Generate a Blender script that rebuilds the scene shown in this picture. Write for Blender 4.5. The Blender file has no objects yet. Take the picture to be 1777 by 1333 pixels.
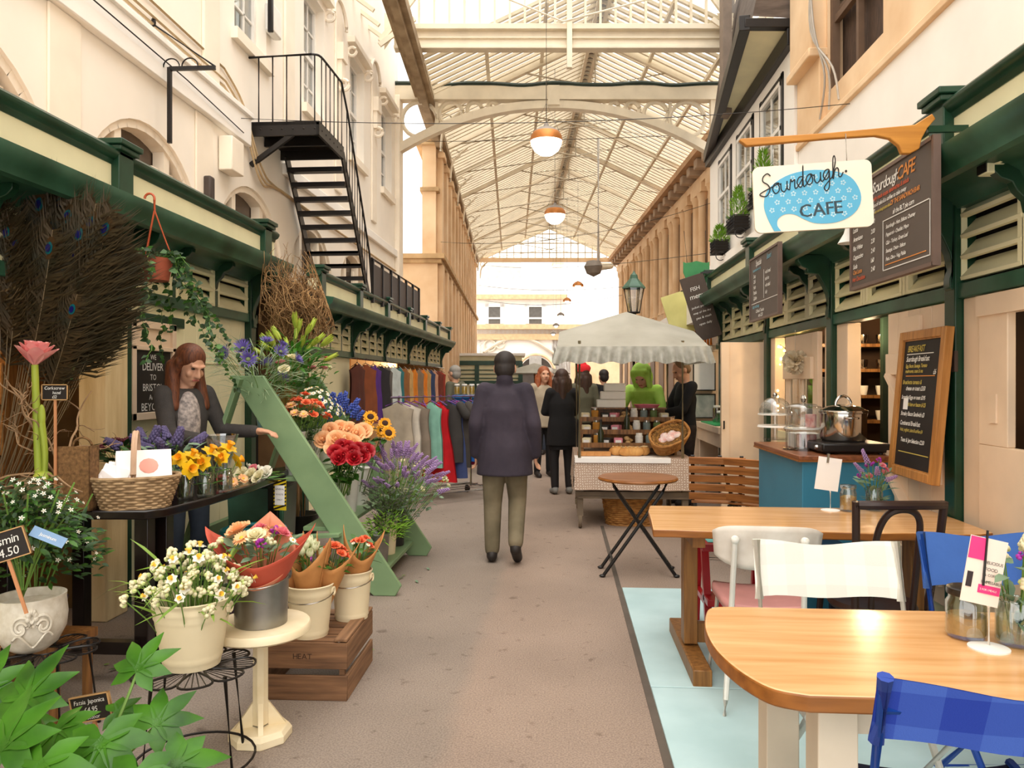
import bpy, bmesh, math, random
from math import sin, cos, pi, radians as rad
from mathutils import Vector as V, Matrix, Quaternion
R = random.Random(11)
S = bpy.context.scene
COL = S.collection
# ------------------------------------------------------------------ survey helpers (photo measurements -> world)
F = 1300.0; TH = math.atan(87 / F); CH = 1.46; HY = 662.0
ct, st = cos(TH), sin(TH)
def dirn(px, py):
    u = (px - 888.5) / F
    return V((u * ct - st, u * st + ct, (HY - py) / F))
def P(px, py, d): return V((0, 0, CH)) + dirn(px, py) * d
def G(px, py, z=0.0): return P(px, py, F * (CH - z) / (py - HY))
def PX(px, py, X):
    q = dirn(px, py); return V((0, 0, CH)) + q * (X / q.x)
def PY(px, py, Y):
    q = dirn(px, py); return V((0, 0, CH)) + q * (Y / q.y)
CFM = Matrix.Rotation(TH, 4, 'Z')            # frame of the far arcade (x across, y along it)
def U(a, b): return R.uniform(a, b)
# ------------------------------------------------------------------ materials
MC = {}
def lin(h):
    if not isinstance(h, str): return tuple(h)
    h = h.lstrip('#'); c = [int(h[i:i + 2], 16) / 255 for i in (0, 2, 4)]
    return tuple(x / 12.92 if x < .04045 else ((x + .055) / 1.055) ** 2.4 for x in c)
def mat(name, col, rough=.6, metal=0.0, var=.12, scale=6.0, bump=0.0, emit=0.0, stretch=None, col2=None, spec=.4, bscale=None, detail=4, trans=0.0):
    if name in MC: return MC[name]
    m = bpy.data.materials.new(name); m.use_nodes = True; MC[name] = m
    nt = m.node_tree; N = nt.nodes; L = nt.links
    b = N['Principled BSDF']; c = lin(col)
    b.inputs['Roughness'].default_value = rough; b.inputs['Metallic'].default_value = metal
    b.inputs['Specular IOR Level'].default_value = spec
    if emit:
        b.inputs['Emission Color'].default_value = (*c, 1); b.inputs['Emission Strength'].default_value = emit
    tc = N.new('ShaderNodeTexCoord'); mp = N.new('ShaderNodeMapping')
    L.new(tc.outputs['Object'], mp.inputs['Vector'])
    if stretch: mp.inputs['Scale'].default_value = stretch
    nz = N.new('ShaderNodeTexNoise'); nz.inputs['Scale'].default_value = scale; nz.inputs['Detail'].default_value = detail
    L.new(mp.outputs['Vector'], nz.inputs['Vector'])
    rp = N.new('ShaderNodeValToRGB'); rp.color_ramp.elements[0].position = .3; rp.color_ramp.elements[1].position = .7
    d = lin(col2) if col2 else tuple(x * (1 - var * 1.6) for x in c)
    rp.color_ramp.elements[0].color = (*d, 1); rp.color_ramp.elements[1].color = (*[min(1, x * (1 + var * .4)) for x in c], 1)
    L.new(nz.outputs['Fac'], rp.inputs['Fac']); L.new(rp.outputs['Color'], b.inputs['Base Color'])
    if bump:
        n2 = N.new('ShaderNodeTexNoise'); n2.inputs['Scale'].default_value = bscale or scale * 6; n2.inputs['Detail'].default_value = 3
        L.new(mp.outputs['Vector'], n2.inputs['Vector'])
        bp = N.new('ShaderNodeBump'); bp.inputs['Strength'].default_value = bump; bp.inputs['Distance'].default_value = .01
        L.new(n2.outputs['Fac'], bp.inputs['Height']); L.new(bp.outputs['Normal'], b.inputs['Normal'])
    if trans:
        t = N.new('ShaderNodeBsdfTranslucent'); L.new(rp.outputs['Color'], t.inputs['Color'])
        mx = N.new('ShaderNodeMixShader'); mx.inputs[0].default_value = trans
        L.new(b.outputs[0], mx.inputs[1]); L.new(t.outputs[0], mx.inputs[2]); L.new(mx.outputs[0], N['Material Output'].inputs[0])
    return m
def glass(name, col=(.93, .96, .95), refl=.12, rough=.03):
    if name in MC: return MC[name]
    m = bpy.data.materials.new(name); m.use_nodes = True; MC[name] = m
    nt = m.node_tree; N = nt.nodes; L = nt.links; N.remove(N['Principled BSDF'])
    a = N.new('ShaderNodeBsdfTransparent'); a.inputs[0].default_value = (*col, 1)
    g = N.new('ShaderNodeBsdfGlossy'); g.inputs['Roughness'].default_value = rough
    lw = N.new('ShaderNodeLayerWeight'); lw.inputs[0].default_value = .25
    mm = N.new('ShaderNodeMath'); mm.operation = 'MULTIPLY_ADD'; mm.inputs[1].default_value = .45; mm.inputs[2].default_value = refl
    L.new(lw.outputs['Facing'], mm.inputs[0])
    x = N.new('ShaderNodeMixShader'); L.new(mm.outputs[0], x.inputs[0]); L.new(a.outputs[0], x.inputs[1]); L.new(g.outputs[0], x.inputs[2])
    L.new(x.outputs[0], N['Material Output'].inputs[0])
    return m
def wood(name, col, col2, axis=0, rough=.45, bump=.15, sc=3.0):
    s = [14, 14, 14]; s[axis] = 1.0
    return mat(name, col, rough, col2=col2, scale=sc, stretch=tuple(s), bump=bump, bscale=8)
def checks(name, c1, c2, scale, rough=.8):
    if name in MC: return MC[name]
    m = mat(name, c1, rough, bump=.1, bscale=300); nt = m.node_tree; N = nt.nodes; L = nt.links
    tc = N.new('ShaderNodeTexCoord'); mx = N.new('ShaderNodeMixRGB'); mx.inputs[0].default_value = .5
    outs = []
    sp = N.new('ShaderNodeSeparateXYZ'); L.new(tc.outputs['Object'], sp.inputs[0])
    for ax in ('X', 'Z'):
        a = N.new('ShaderNodeMath'); a.operation = 'MULTIPLY'; a.inputs[1].default_value = scale; L.new(sp.outputs[ax], a.inputs[0])
        b = N.new('ShaderNodeMath'); b.operation = 'FRACT'; L.new(a.outputs[0], b.inputs[0])
        c = N.new('ShaderNodeMath'); c.operation = 'GREATER_THAN'; c.inputs[1].default_value = .5; L.new(b.outputs[0], c.inputs[0]); outs.append(c)
    ad = N.new('ShaderNodeMath'); ad.operation = 'ADD'; L.new(outs[0].outputs[0], ad.inputs[0]); L.new(outs[1].outputs[0], ad.inputs[1])
    hf = N.new('ShaderNodeMath'); hf.operation = 'MULTIPLY'; hf.inputs[1].default_value = .5; L.new(ad.outputs[0], hf.inputs[0])
    mx = N.new('ShaderNodeMixRGB'); mx.inputs[1].default_value = (*lin(c1), 1); mx.inputs[2].default_value = (*lin(c2), 1)
    L.new(hf.outputs[0], mx.inputs[0]); L.new(mx.outputs[0], N['Principled BSDF'].inputs['Base Color'])
    return m
def dots(name, base, dot, scale=26.0, rad_=.16):
    if name in MC: return MC[name]
    m = mat(name, base, .85, bump=.1); nt = m.node_tree; N = nt.nodes; L = nt.links
    tc = N.new('ShaderNodeTexCoord'); v = N.new('ShaderNodeTexVoronoi'); v.inputs['Scale'].default_value = scale; v.inputs['Randomness'].default_value = .35; v.voronoi_dimensions = '2D'
    sp = N.new('ShaderNodeSeparateXYZ'); L.new(tc.outputs['Object'], sp.inputs[0]); ad = N.new('ShaderNodeMath'); L.new(sp.outputs['X'], ad.inputs[0]); L.new(sp.outputs['Y'], ad.inputs[1])
    cb = N.new('ShaderNodeCombineXYZ'); L.new(ad.outputs[0], cb.inputs['X']); L.new(sp.outputs['Z'], cb.inputs['Y']); L.new(cb.outputs[0], v.inputs['Vector'])
    lt = N.new('ShaderNodeMath'); lt.operation = 'LESS_THAN'; lt.inputs[1].default_value = rad_; L.new(v.outputs['Distance'], lt.inputs[0])
    mx = N.new('ShaderNodeMixRGB'); mx.inputs[1].default_value = (*lin(base), 1); mx.inputs[2].default_value = (*lin(dot), 1)
    L.new(lt.outputs[0], mx.inputs[0]); L.new(mx.outputs[0], N['Principled BSDF'].inputs['Base Color'])
    return m
# ------------------------------------------------------------------ mesh builder
def frame_of(d):
    d = V(d).normalized(); a = V((0, 0, 1)) if abs(d.z) < .9 else V((1, 0, 0))
    x = d.cross(a).normalized(); y = x.cross(d).normalized(); return x, y
def smooth(pts, n=4, closed=False):
    pts = [V(p) for p in pts]; out = []; k = len(pts)
    rng = range(k) if closed else range(k - 1)
    for i in rng:
        if closed: p0, p1, p2, p3 = pts[i - 1], pts[i], pts[(i + 1) % k], pts[(i + 2) % k]
        else: p0, p1, p2, p3 = pts[max(i - 1, 0)], pts[i], pts[i + 1], pts[min(i + 2, k - 1)]
        for j in range(n):
            t = j / n
            out.append(.5 * ((2 * p1) + (p2 - p0) * t + (2 * p0 - 5 * p1 + 4 * p2 - p3) * t * t + (3 * p1 - p0 - 3 * p2 + p3) * t ** 3))
    if not closed: out.append(pts[-1])
    return out
class MB:
    def __init__(s): s.v = []; s.f = []; s.mi = []; s.m = 0; s.T = None
    def add(s, vs, fs):
        b = len(s.v)
        s.v.extend([s.T @ V(p) for p in vs] if s.T is not None else [V(p) for p in vs])
        for f in fs: s.f.append(tuple(b + i for i in f)); s.mi.append(s.m)
        return s
    def mesh(s, o):
        return s.add([v.co for v in o.vertices], [tuple(p.vertices) for p in o.polygons])
    def box(s, c, d, rz=0, M=None):
        x, y, z = [q / 2 for q in d]; M = Matrix.Translation(V(c)) @ Matrix.Rotation(rz, 4, 'Z') if M is None else M
        vs = [M @ V((i * x, j * y, k * z)) for k in (-1, 1) for j in (-1, 1) for i in (-1, 1)]
        return s.add(vs, [(0, 2, 3, 1), (4, 5, 7, 6), (0, 1, 5, 4), (2, 6, 7, 3), (0, 4, 6, 2), (1, 3, 7, 5)])
    def bb(s, x0, x1, y0, y1, z0, z1): return s.box(((x0 + x1) / 2, (y0 + y1) / 2, (z0 + z1) / 2), (abs(x1 - x0), abs(y1 - y0), abs(z1 - z0)))
    def bar(s, p, q, w, h, up=(0, 0, 1)):
        p, q = V(p), V(q); d = (q - p); l = d.length; d.normalize()
        x = d.cross(V(up)); x = x.normalized() if x.length > 1e-4 else V((1, 0, 0)); y = x.cross(d)
        vs = [a + x * i * w / 2 + y * j * h / 2 for a in (p, q) for i, j in ((-1, -1), (1, -1), (1, 1), (-1, 1))]
        return s.add(vs, [(0, 3, 2, 1), (4, 5, 6, 7)] + [(i, (i + 1) % 4, 4 + (i + 1) % 4, 4 + i) for i in range(4)])
    def tube(s, pts, r, n=6, closed=False, r2=None):
        pts = [V(p) for p in pts]; k = len(pts); vs = []; fs = []
        ref = None
        for i, p in enumerate(pts):
            if closed: d = pts[(i + 1) % k] - pts[i - 1]
            else: d = pts[min(i + 1, k - 1)] - pts[max(i - 1, 0)]
            if d.length < 1e-9: d = V((0, 0, 1))
            d.normalize()
            if ref is None: x, y = frame_of(d)
            else:
                x = ref - d * ref.dot(d)
                x = x.normalized() if x.length > 1e-5 else frame_of(d)[0]
                y = d.cross(x)
            ref = x
            rr = r if r2 is None else r + (r2 - r) * i / (k - 1)
            for j in range(n):
                a = 2 * pi * j / n; vs.append(p + x * cos(a) * rr + y * sin(a) * rr)
        for i in range(k if closed else k - 1):
            for j in range(n):
                a, b = i * n + j, i * n + (j + 1) % n; c = ((i + 1) % k) * n
                fs.append((a, b, c + (j + 1) % n, c + j))
        if not closed: fs += [tuple(range(n - 1, -1, -1)), tuple((k - 1) * n + j for j in range(n))]
        return s.add(vs, fs)
    def lathe(s, prof, n=24, c=(0, 0, 0), M=None, a0=0, a1=2 * pi, sx=1, sy=1):
        full = abs(a1 - a0 - 2 * pi) < 1e-6; k = n if full else n + 1; vs = []; fs = []
        M = Matrix.Translation(V(c)) if M is None else M
        for r, z in prof:
            for j in range(k):
                a = a0 + (a1 - a0) * j / n; vs.append(M @ V((r * cos(a) * sx, r * sin(a) * sy, z)))
        for i in range(len(prof) - 1):
            for j in range(n):
                q = (j + 1) % k if full else j + 1
                fs.append((i * k + j, i * k + q, (i + 1) * k + q, (i + 1) * k + j))
        return s.add(vs, fs)
    def cyl(s, c, r, h, n=20, r2=None):
        r2 = r if r2 is None else r2
        return s.lathe([(0, 0), (r, 0), (r2, h), (0, h)], n, c)
    def prism(s, poly, t, M=None):
        M = Matrix() if M is None else M; k = len(poly)
        vs = [M @ V((x, y, z)) for z in (0, t) for x, y in poly]
        return s.add(vs, [tuple(range(k - 1, -1, -1)), tuple(range(k, 2 * k))] + [(i, (i + 1) % k, k + (i + 1) % k, k + i) for i in range(k)])
    def ell(s, c, r, n=12, m=8, M=None):
        rx, ry, rz = (r, r, r) if not hasattr(r, '__len__') else r
        vs = [V((0, 0, -rz))]; fs = []
        for i in range(1, m):
            t = -pi / 2 + pi * i / m
            for j in range(n): a = 2 * pi * j / n; vs.append(V((rx * cos(t) * cos(a), ry * cos(t) * sin(a), rz * sin(t))))
        vs.append(V((0, 0, rz)))
        for j in range(n): fs.append((0, 1 + (j + 1) % n, 1 + j))
        for i in range(m - 2):
            for j in range(n):
                a = 1 + i * n; fs.append((a + j, a + (j + 1) % n, a + n + (j + 1) % n, a + n + j))
        t = 1 + (m - 2) * n; e = len(vs) - 1
        for j in range(n): fs.append((t + j, t + (j + 1) % n, e))
        M = Matrix.Translation(V(c)) if M is None else Matrix.Translation(V(c)) @ M
        return s.add([M @ p for p in vs], fs)
    def cap(s, p, q, r1, r2, n=12):
        p, q = V(p), V(q); d = q - p; l = max(d.length, 1e-5); d = d / l; x, y = frame_of(d); vs = []; fs = []; rings = []
        for i in range(1, 4): t = -pi / 2 + pi / 2 * i / 3; rings.append((p + d * r1 * sin(t), r1 * cos(t)))
        for i in range(0, 3): t = pi / 2 * i / 3; rings.append((q + d * r2 * sin(t), r2 * cos(t)))
        vs.append(p - d * r1)
        for c, r in rings:
            for j in range(n): a = 2 * pi * j / n; vs.append(c + x * cos(a) * r + y * sin(a) * r)
        vs.append(q + d * r2); e = len(vs) - 1
        for j in range(n): fs.append((0, 1 + j, 1 + (j + 1) % n)); fs.append((1 + 5 * n + (j + 1) % n, 1 + 5 * n + j, e))
        for i in range(5):
            for j in range(n): a = 1 + i * n; fs.append((a + (j + 1) % n, a + j, a + n + j, a + n + (j + 1) % n))
        return s.add(vs, [tuple(reversed(f)) for f in fs])
    def quad(s, a, b, c, d): return s.add([a, b, c, d], [(0, 1, 2, 3)])
    def poly(s, pts): return s.add(pts, [tuple(range(len(pts)))])
    def grid(s, nx, ny, fn):
        vs = [fn(i / nx, j / ny) for j in range(ny + 1) for i in range(nx + 1)]
        return s.add(vs, [(j * (nx + 1) + i, j * (nx + 1) + i + 1, (j + 1) * (nx + 1) + i + 1, (j + 1) * (nx + 1) + i) for j in range(ny) for i in range(nx)])
    def leaf(s, p, d, l, w, nrm=None, bend=.25, k=4, tipw=0.0, fold=.15, prof=None):
        p = V(p); d = V(d).normalized(); n = V(nrm) if nrm is not None else V((U(-1, 1), U(-1, 1), 1.2))
        x = d.cross(n); x = x.normalized() if x.length > 1e-4 else frame_of(d)[0]; n = x.cross(d).normalized(); vs = []; fs = []
        for i in range(k + 1):
            t = i / k
            ww = w * .5 * (prof[i] if prof else max(sin(pi * min(1, t * .9 + .08)) ** .8, .02)) if i < k else w * .5 * tipw
            c = p + d * l * t - n * l * bend * t * t
            vs += [c - x * ww + n * ww * fold, c - n * ww * fold * .2, c + x * ww + n * ww * fold]
        for i in range(k):
            a = i * 3; fs += [(a, a + 1, a + 4, a + 3), (a + 1, a + 2, a + 5, a + 4)]
        return s.add(vs, fs)
    def text(s, string, M, size, align='L', shear=0.0, sp=1.0):
        w = text_w(string, size, sp); x = {'L': 0, 'C': -w / 2, 'R': -w}[align]
        for ch in string:
            g = GL.get(ch)
            if g is None: x += .3 * size * sp; continue
            s.add([M @ V((x + (p[0] + shear * p[1]) * size, p[1] * size, 0)) for p in g[0]], g[1]); x += (g[2] + .07) * size * sp
        return s
    def build(s, name, mats, parent=None, kind=None, bevel=0, loc=None, rz=0, M=None, solid=0, sharp=38, sub=0, label=None):
        me = bpy.data.meshes.new(name); me.from_pydata([tuple(p) for p in s.v], [], s.f)
        if not isinstance(mats, (list, tuple)): mats = [mats]
        for m in mats: me.materials.append(m)
        me.polygons.foreach_set('material_index', s.mi); me.polygons.foreach_set('use_smooth', [True] * len(s.f))
        me.set_sharp_from_angle(angle=rad(sharp)); me.update()
        o = link(name, me, parent)
        if kind: o['kind'] = kind
        if loc is not None: o.location = loc
        if rz: o.rotation_euler.z = rz
        if M is not None: o.matrix_local = M
        if solid:
            q = o.modifiers.new('thick', 'SOLIDIFY'); q.thickness = solid; q.offset = 0
        if sub:
            q = o.modifiers.new('sub', 'SUBSURF'); q.levels = sub; q.render_levels = sub
        if bevel:
            q = o.modifiers.new('edge', 'BEVEL'); q.width = bevel; q.segments = 2; q.limit_method = 'ANGLE'; q.angle_limit = rad(50)
        if label: o['label'] = label
        return o
    def proto(s, name, mats, sharp=50):
        me = bpy.data.meshes.new(name); me.from_pydata([tuple(p) for p in s.v], [], s.f)
        for m in (mats if isinstance(mats, (list, tuple)) else [mats]): me.materials.append(m)
        me.polygons.foreach_set('material_index', s.mi); me.polygons.foreach_set('use_smooth', [True] * len(s.f))
        me.set_sharp_from_angle(angle=rad(sharp)); me.update(); return me
def link(name, data, parent=None, loc=None, dr=None, sc=None, spin=None):
    o = bpy.data.objects.new(name, data); COL.objects.link(o)
    if parent is not None: o.parent = parent
    if loc is not None: o.location = loc
    if dr is not None:
        q = V((0, 0, 1)).rotation_difference(V(dr).normalized())
        if spin is not None: q = q @ Quaternion((0, 0, 1), spin)
        o.rotation_mode = 'QUATERNION'; o.rotation_quaternion = q
    if sc is not None: o.scale = (sc, sc, sc) if not hasattr(sc, '__len__') else sc
    return o
def thing(name, label, cat, loc=(0, 0, 0), rz=0, group=None, scale=None, rot=None):
    o = bpy.data.objects.new(name, None); COL.objects.link(o); o.location = loc
    o.rotation_euler = rot if rot else (0, 0, rz); o.empty_display_size = .1
    if scale: o.scale = scale if hasattr(scale, '__len__') else (scale,) * 3
    return tag(o, label, cat, group)
def tag(o, label, cat, group=None):
    o['label'] = label; o['category'] = cat
    if group: o['group'] = group
    return o
def dup(root, loc, rz=None, label=None, rot=None, scale=None):
    r = root.copy(); COL.objects.link(r); r.location = loc
    if rot is not None: r.rotation_euler = rot
    elif rz is not None: r.rotation_euler = (0, 0, rz)
    if scale: r.scale = (scale,) * 3
    if label: r['label'] = label
    for ch in list(root.children):
        c = ch.copy(); COL.objects.link(c); c.parent = r
        for g in list(ch.children):
            d = g.copy(); COL.objects.link(d); d.parent = c
    return r
def arc(c, r, a0, a1, n, ax='xz', sx=1, sz=1):
    out = []
    for i in range(n + 1):
        a = a0 + (a1 - a0) * i / n; p, q = r * cos(a) * sx, r * sin(a) * sz
        out.append(V(c) + (V((p, 0, q)) if ax == 'xz' else V((0, p, q)) if ax == 'yz' else V((p, q, 0))))
    return out
# glyphs
GL = {}
def load_glyphs():
    cu = bpy.data.curves.new('glyph', 'FONT'); o = bpy.data.objects.new('glyph', cu); COL.objects.link(o); cu.resolution_u = 2
    for ch in 'ABCDEFGHIJKLMNOPQRSTUVWXYZabcdefghijklmnopqrstuvwxyz0123456789£.,&\'-:!':
        cu.body = ch; dg = bpy.context.evaluated_depsgraph_get(); dg.update()
        me = bpy.data.meshes.new_from_object(o.evaluated_get(dg))
        vs = [(v.co.x, v.co.y) for v in me.vertices]; x0 = min(v[0] for v in vs)
        GL[ch] = ([(x - x0, y) for x, y in vs], [tuple(p.vertices) for p in me.polygons], max(v[0] for v in vs) - x0)
        bpy.data.meshes.remove(me)
    bpy.data.objects.remove(o); bpy.data.curves.remove(cu)
def text_w(s, size, sp=1.0): return sum((GL[c][2] + .07 if c in GL else .3) for c in s) * size * sp
load_glyphs()
def face(o, x, up=(0, 0, 1)):                     # matrix: local x along x, local y along up, z = x cross up
    x = V(x).normalized(); up = V(up); z = x.cross(up).normalized(); y = z.cross(x)
    return Matrix(((x.x, y.x, z.x, o[0]), (x.y, y.y, z.y, o[1]), (x.z, y.z, z.z, o[2]), (0, 0, 0, 1)))
# ------------------------------------------------------------------ palette
m_wallcream = mat('cream render', '#fdf4e6', .8, var=.05, scale=1.2, bump=.05)
m_wallwhite = mat('white render', '#fdf8f0', .8, var=.04, scale=1.5)
m_trimcream = mat('painted stone trim', '#fbefdc', .7, var=.06, scale=2)
m_stone = mat('bath stone', '#f0d3ae', .85, col2='#dfb98e', scale=1.4, bump=.1)
m_stoneD = mat('weathered stone', '#cfa680', .85, col2='#a98762', scale=2.0, bump=.15)
m_pale = mat('pale stall paint', '#efe8c0', .55, var=.06, scale=3)
m_green = mat('dark green gloss paint', '#1f4430', .3, col2='#16331f', scale=5)
m_greenL = mat('worn green paint', '#3c6650', .35, col2='#1e402c', scale=3)
m_door = mat('pinkish cream joinery', '#f0d5b8', .5, var=.08, scale=3)
m_black = mat('black iron', '#1b1614', .4, var=.2, scale=10)
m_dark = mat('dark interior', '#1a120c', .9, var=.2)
m_inwood = wood('interior timber', '#9a6a38', '#5c3a1c', 2)
m_glass = glass('clear glass')
m_winglass = glass('window glass', (.62, .66, .66), .3)
m_white = mat('white paint', '#f3efe8', .45, var=.04)
m_bar = mat('roof bar paint', '#e9dcc4', .6, var=.08, scale=3)
m_roofglass = glass('roof glass', (.93, .92, .88), .04)
m_chalk = mat('chalk', '#efece6', .9, emit=0)
m_chalkO = mat('orange chalk', '#e0924a', .9)
m_chalkR = mat('red chalk', '#d0603e', .9)
m_chalkB = mat('blue chalk', '#7fb4c6', .9)
m_chalkY = mat('yellow chalk', '#cdb75a', .9)
m_slate = mat('chalkboard', '#5d524a', .7, var=.1, scale=3)
m_slateD = mat('dark chalkboard', '#231c19', .6, var=.2, scale=4)
m_oak = wood('oak frame', '#c58a48', '#a06a30', 2)
m_leaf = mat('leaf green', '#4c7a2c', .45, col2='#2c551c', scale=14, trans=.2)
m_leafD = mat('dark leaf', '#2f4f22', .5, col2='#1b3315', scale=16, trans=.12)
m_leafL = mat('bright leaf', '#8fba35', .4, col2='#5f9427', scale=12, trans=.25)
m_leafG = mat('grey leaf', '#8ba384', .6, col2='#5f7c62', scale=14, trans=.15)
m_stem = mat('stem green', '#6f9440', .5, var=.2)
m_skin = mat('skin', '#d9a486', .55, var=.06)
m_steel = mat('brushed steel', '#b9b4ae', .25, 1.0, var=.1, scale=20)
m_zinc = mat('zinc bucket', '#9c9a95', .35, .9, col2='#76746f', scale=5)
m_cream = mat('cream enamel', '#ecdcb8', .45, var=.05)
m_paper = mat('paper', '#f6f2ee', .8, var=.03)
# ================================================================== camera, light
cam = bpy.data.cameras.new('camera'); cam.sensor_width = 36; cam.lens = 36 * F / 1777; cam.shift_y = -4.5 / 1777
co = bpy.data.objects.new('camera', cam); COL.objects.link(co); co.location = (0, 0, CH); co.rotation_euler = (pi / 2, 0, TH); S.camera = co
cam.clip_end = 300
w = bpy.data.worlds.new('overcast'); S.world = w; w.use_nodes = True
wb = w.node_tree.nodes['Background']; wb.inputs[0].default_value = (1.0, .975, .935, 1); wb.inputs[1].default_value = 1.75
sl = bpy.data.lights.new('sun', 'SUN'); sl.energy = 1.2; sl.angle = rad(50); sl.color = (1, .95, .86)
so = bpy.data.objects.new('sun', sl); COL.objects.link(so); so.rotation_euler = (rad(24), rad(6), 0)
S.view_settings.view_transform = 'Standard'; S.view_settings.look = 'None'; S.view_settings.exposure = .48; S.view_settings.gamma = 1.0
def lamp(loc, e, col=(1, .72, .4), r=.06):
    l = bpy.data.lights.new('lamp', 'POINT'); l.energy = e; l.color = col; l.shadow_soft_size = r
    o = bpy.data.objects.new('lamp', l); COL.objects.link(o); o.location = loc
# ================================================================== floor
def asphalt():
    m = mat('asphalt', '#94867a', .85, scale=1.1, var=.12, bump=.35, bscale=90); nt = m.node_tree; N = nt.nodes; L = nt.links
    b = N['Principled BSDF']; base = b.inputs['Base Color'].links[0].from_socket
    tc = N.new('ShaderNodeTexCoord'); sp = N.new('ShaderNodeSeparateXYZ'); L.new(tc.outputs['Object'], sp.inputs[0])
    nz = N.new('ShaderNodeTexNoise'); nz.inputs['Scale'].default_value = 3; L.new(tc.outputs['Object'], nz.inputs['Vector'])
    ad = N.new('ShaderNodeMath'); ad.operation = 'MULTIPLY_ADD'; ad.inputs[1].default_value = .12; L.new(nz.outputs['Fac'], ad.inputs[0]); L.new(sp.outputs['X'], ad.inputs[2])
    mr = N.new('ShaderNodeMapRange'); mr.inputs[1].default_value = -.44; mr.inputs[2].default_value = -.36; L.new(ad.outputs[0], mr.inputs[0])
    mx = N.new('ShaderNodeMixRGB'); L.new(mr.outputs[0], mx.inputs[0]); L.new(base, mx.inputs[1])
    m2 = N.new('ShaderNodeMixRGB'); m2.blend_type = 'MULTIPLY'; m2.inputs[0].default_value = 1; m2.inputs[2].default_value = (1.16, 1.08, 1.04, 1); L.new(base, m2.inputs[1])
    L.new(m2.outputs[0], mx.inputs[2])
    n3 = N.new('ShaderNodeTexNoise'); n3.inputs['Scale'].default_value = 130; n3.inputs['Detail'].default_value = 2; L.new(tc.outputs['Object'], n3.inputs['Vector'])
    r3 = N.new('ShaderNodeValToRGB'); r3.color_ramp.elements[0].position = .36; r3.color_ramp.elements[0].color = (.62, .6, .6, 1); r3.color_ramp.elements[1].position = .62; r3.color_ramp.elements[1].color = (1.12, 1.12, 1.12, 1)
    L.new(n3.outputs['Fac'], r3.inputs[0])
    m4 = N.new('ShaderNodeMixRGB'); m4.blend_type = 'MULTIPLY'; m4.inputs[0].default_value = .7; L.new(mx.outputs[0], m4.inputs[1]); L.new(r3.outputs[0], m4.inputs[2])
    n5 = N.new('ShaderNodeTexNoise'); n5.inputs['Scale'].default_value = 11; n5.inputs['Detail'].default_value = 3; L.new(tc.outputs['Object'], n5.inputs['Vector'])
    r5 = N.new('ShaderNodeValToRGB'); r5.color_ramp.elements[0].position = .27; r5.color_ramp.elements[0].color = (.55, .5, .48, 1); r5.color_ramp.elements[1].position = .36; r5.color_ramp.elements[1].color = (1, 1, 1, 1)
    L.new(n5.outputs['Fac'], r5.inputs[0])
    m6 = N.new('ShaderNodeMixRGB'); m6.blend_type = 'MULTIPLY'; m6.inputs[0].default_value = .8; L.new(m4.outputs[0], m6.inputs[1]); L.new(r5.outputs[0], m6.inputs[2])
    L.new(m6.outputs[0], b.inputs['Base Color']); return m
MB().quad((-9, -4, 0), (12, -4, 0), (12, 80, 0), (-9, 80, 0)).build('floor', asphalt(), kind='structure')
b = MB()
for y0, y1 in ((-1.0, 1.28), (1.29, 3.58), (3.59, 5.3)): b.bb(.42, 2.1, y0, y1, .001, .014)
b.build('floor_boards', mat('pale blue floor paint', '#bcd6d9', .5, col2='#a9c6c9', scale=2.5, bump=.1), kind='structure', bevel=.003)
b = MB(); b.bb(.385, .418, -1, 7.6, -.01, .004); b.build('trim_1', mat('floor joint', '#5f554c', .9), kind='structure')
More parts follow.
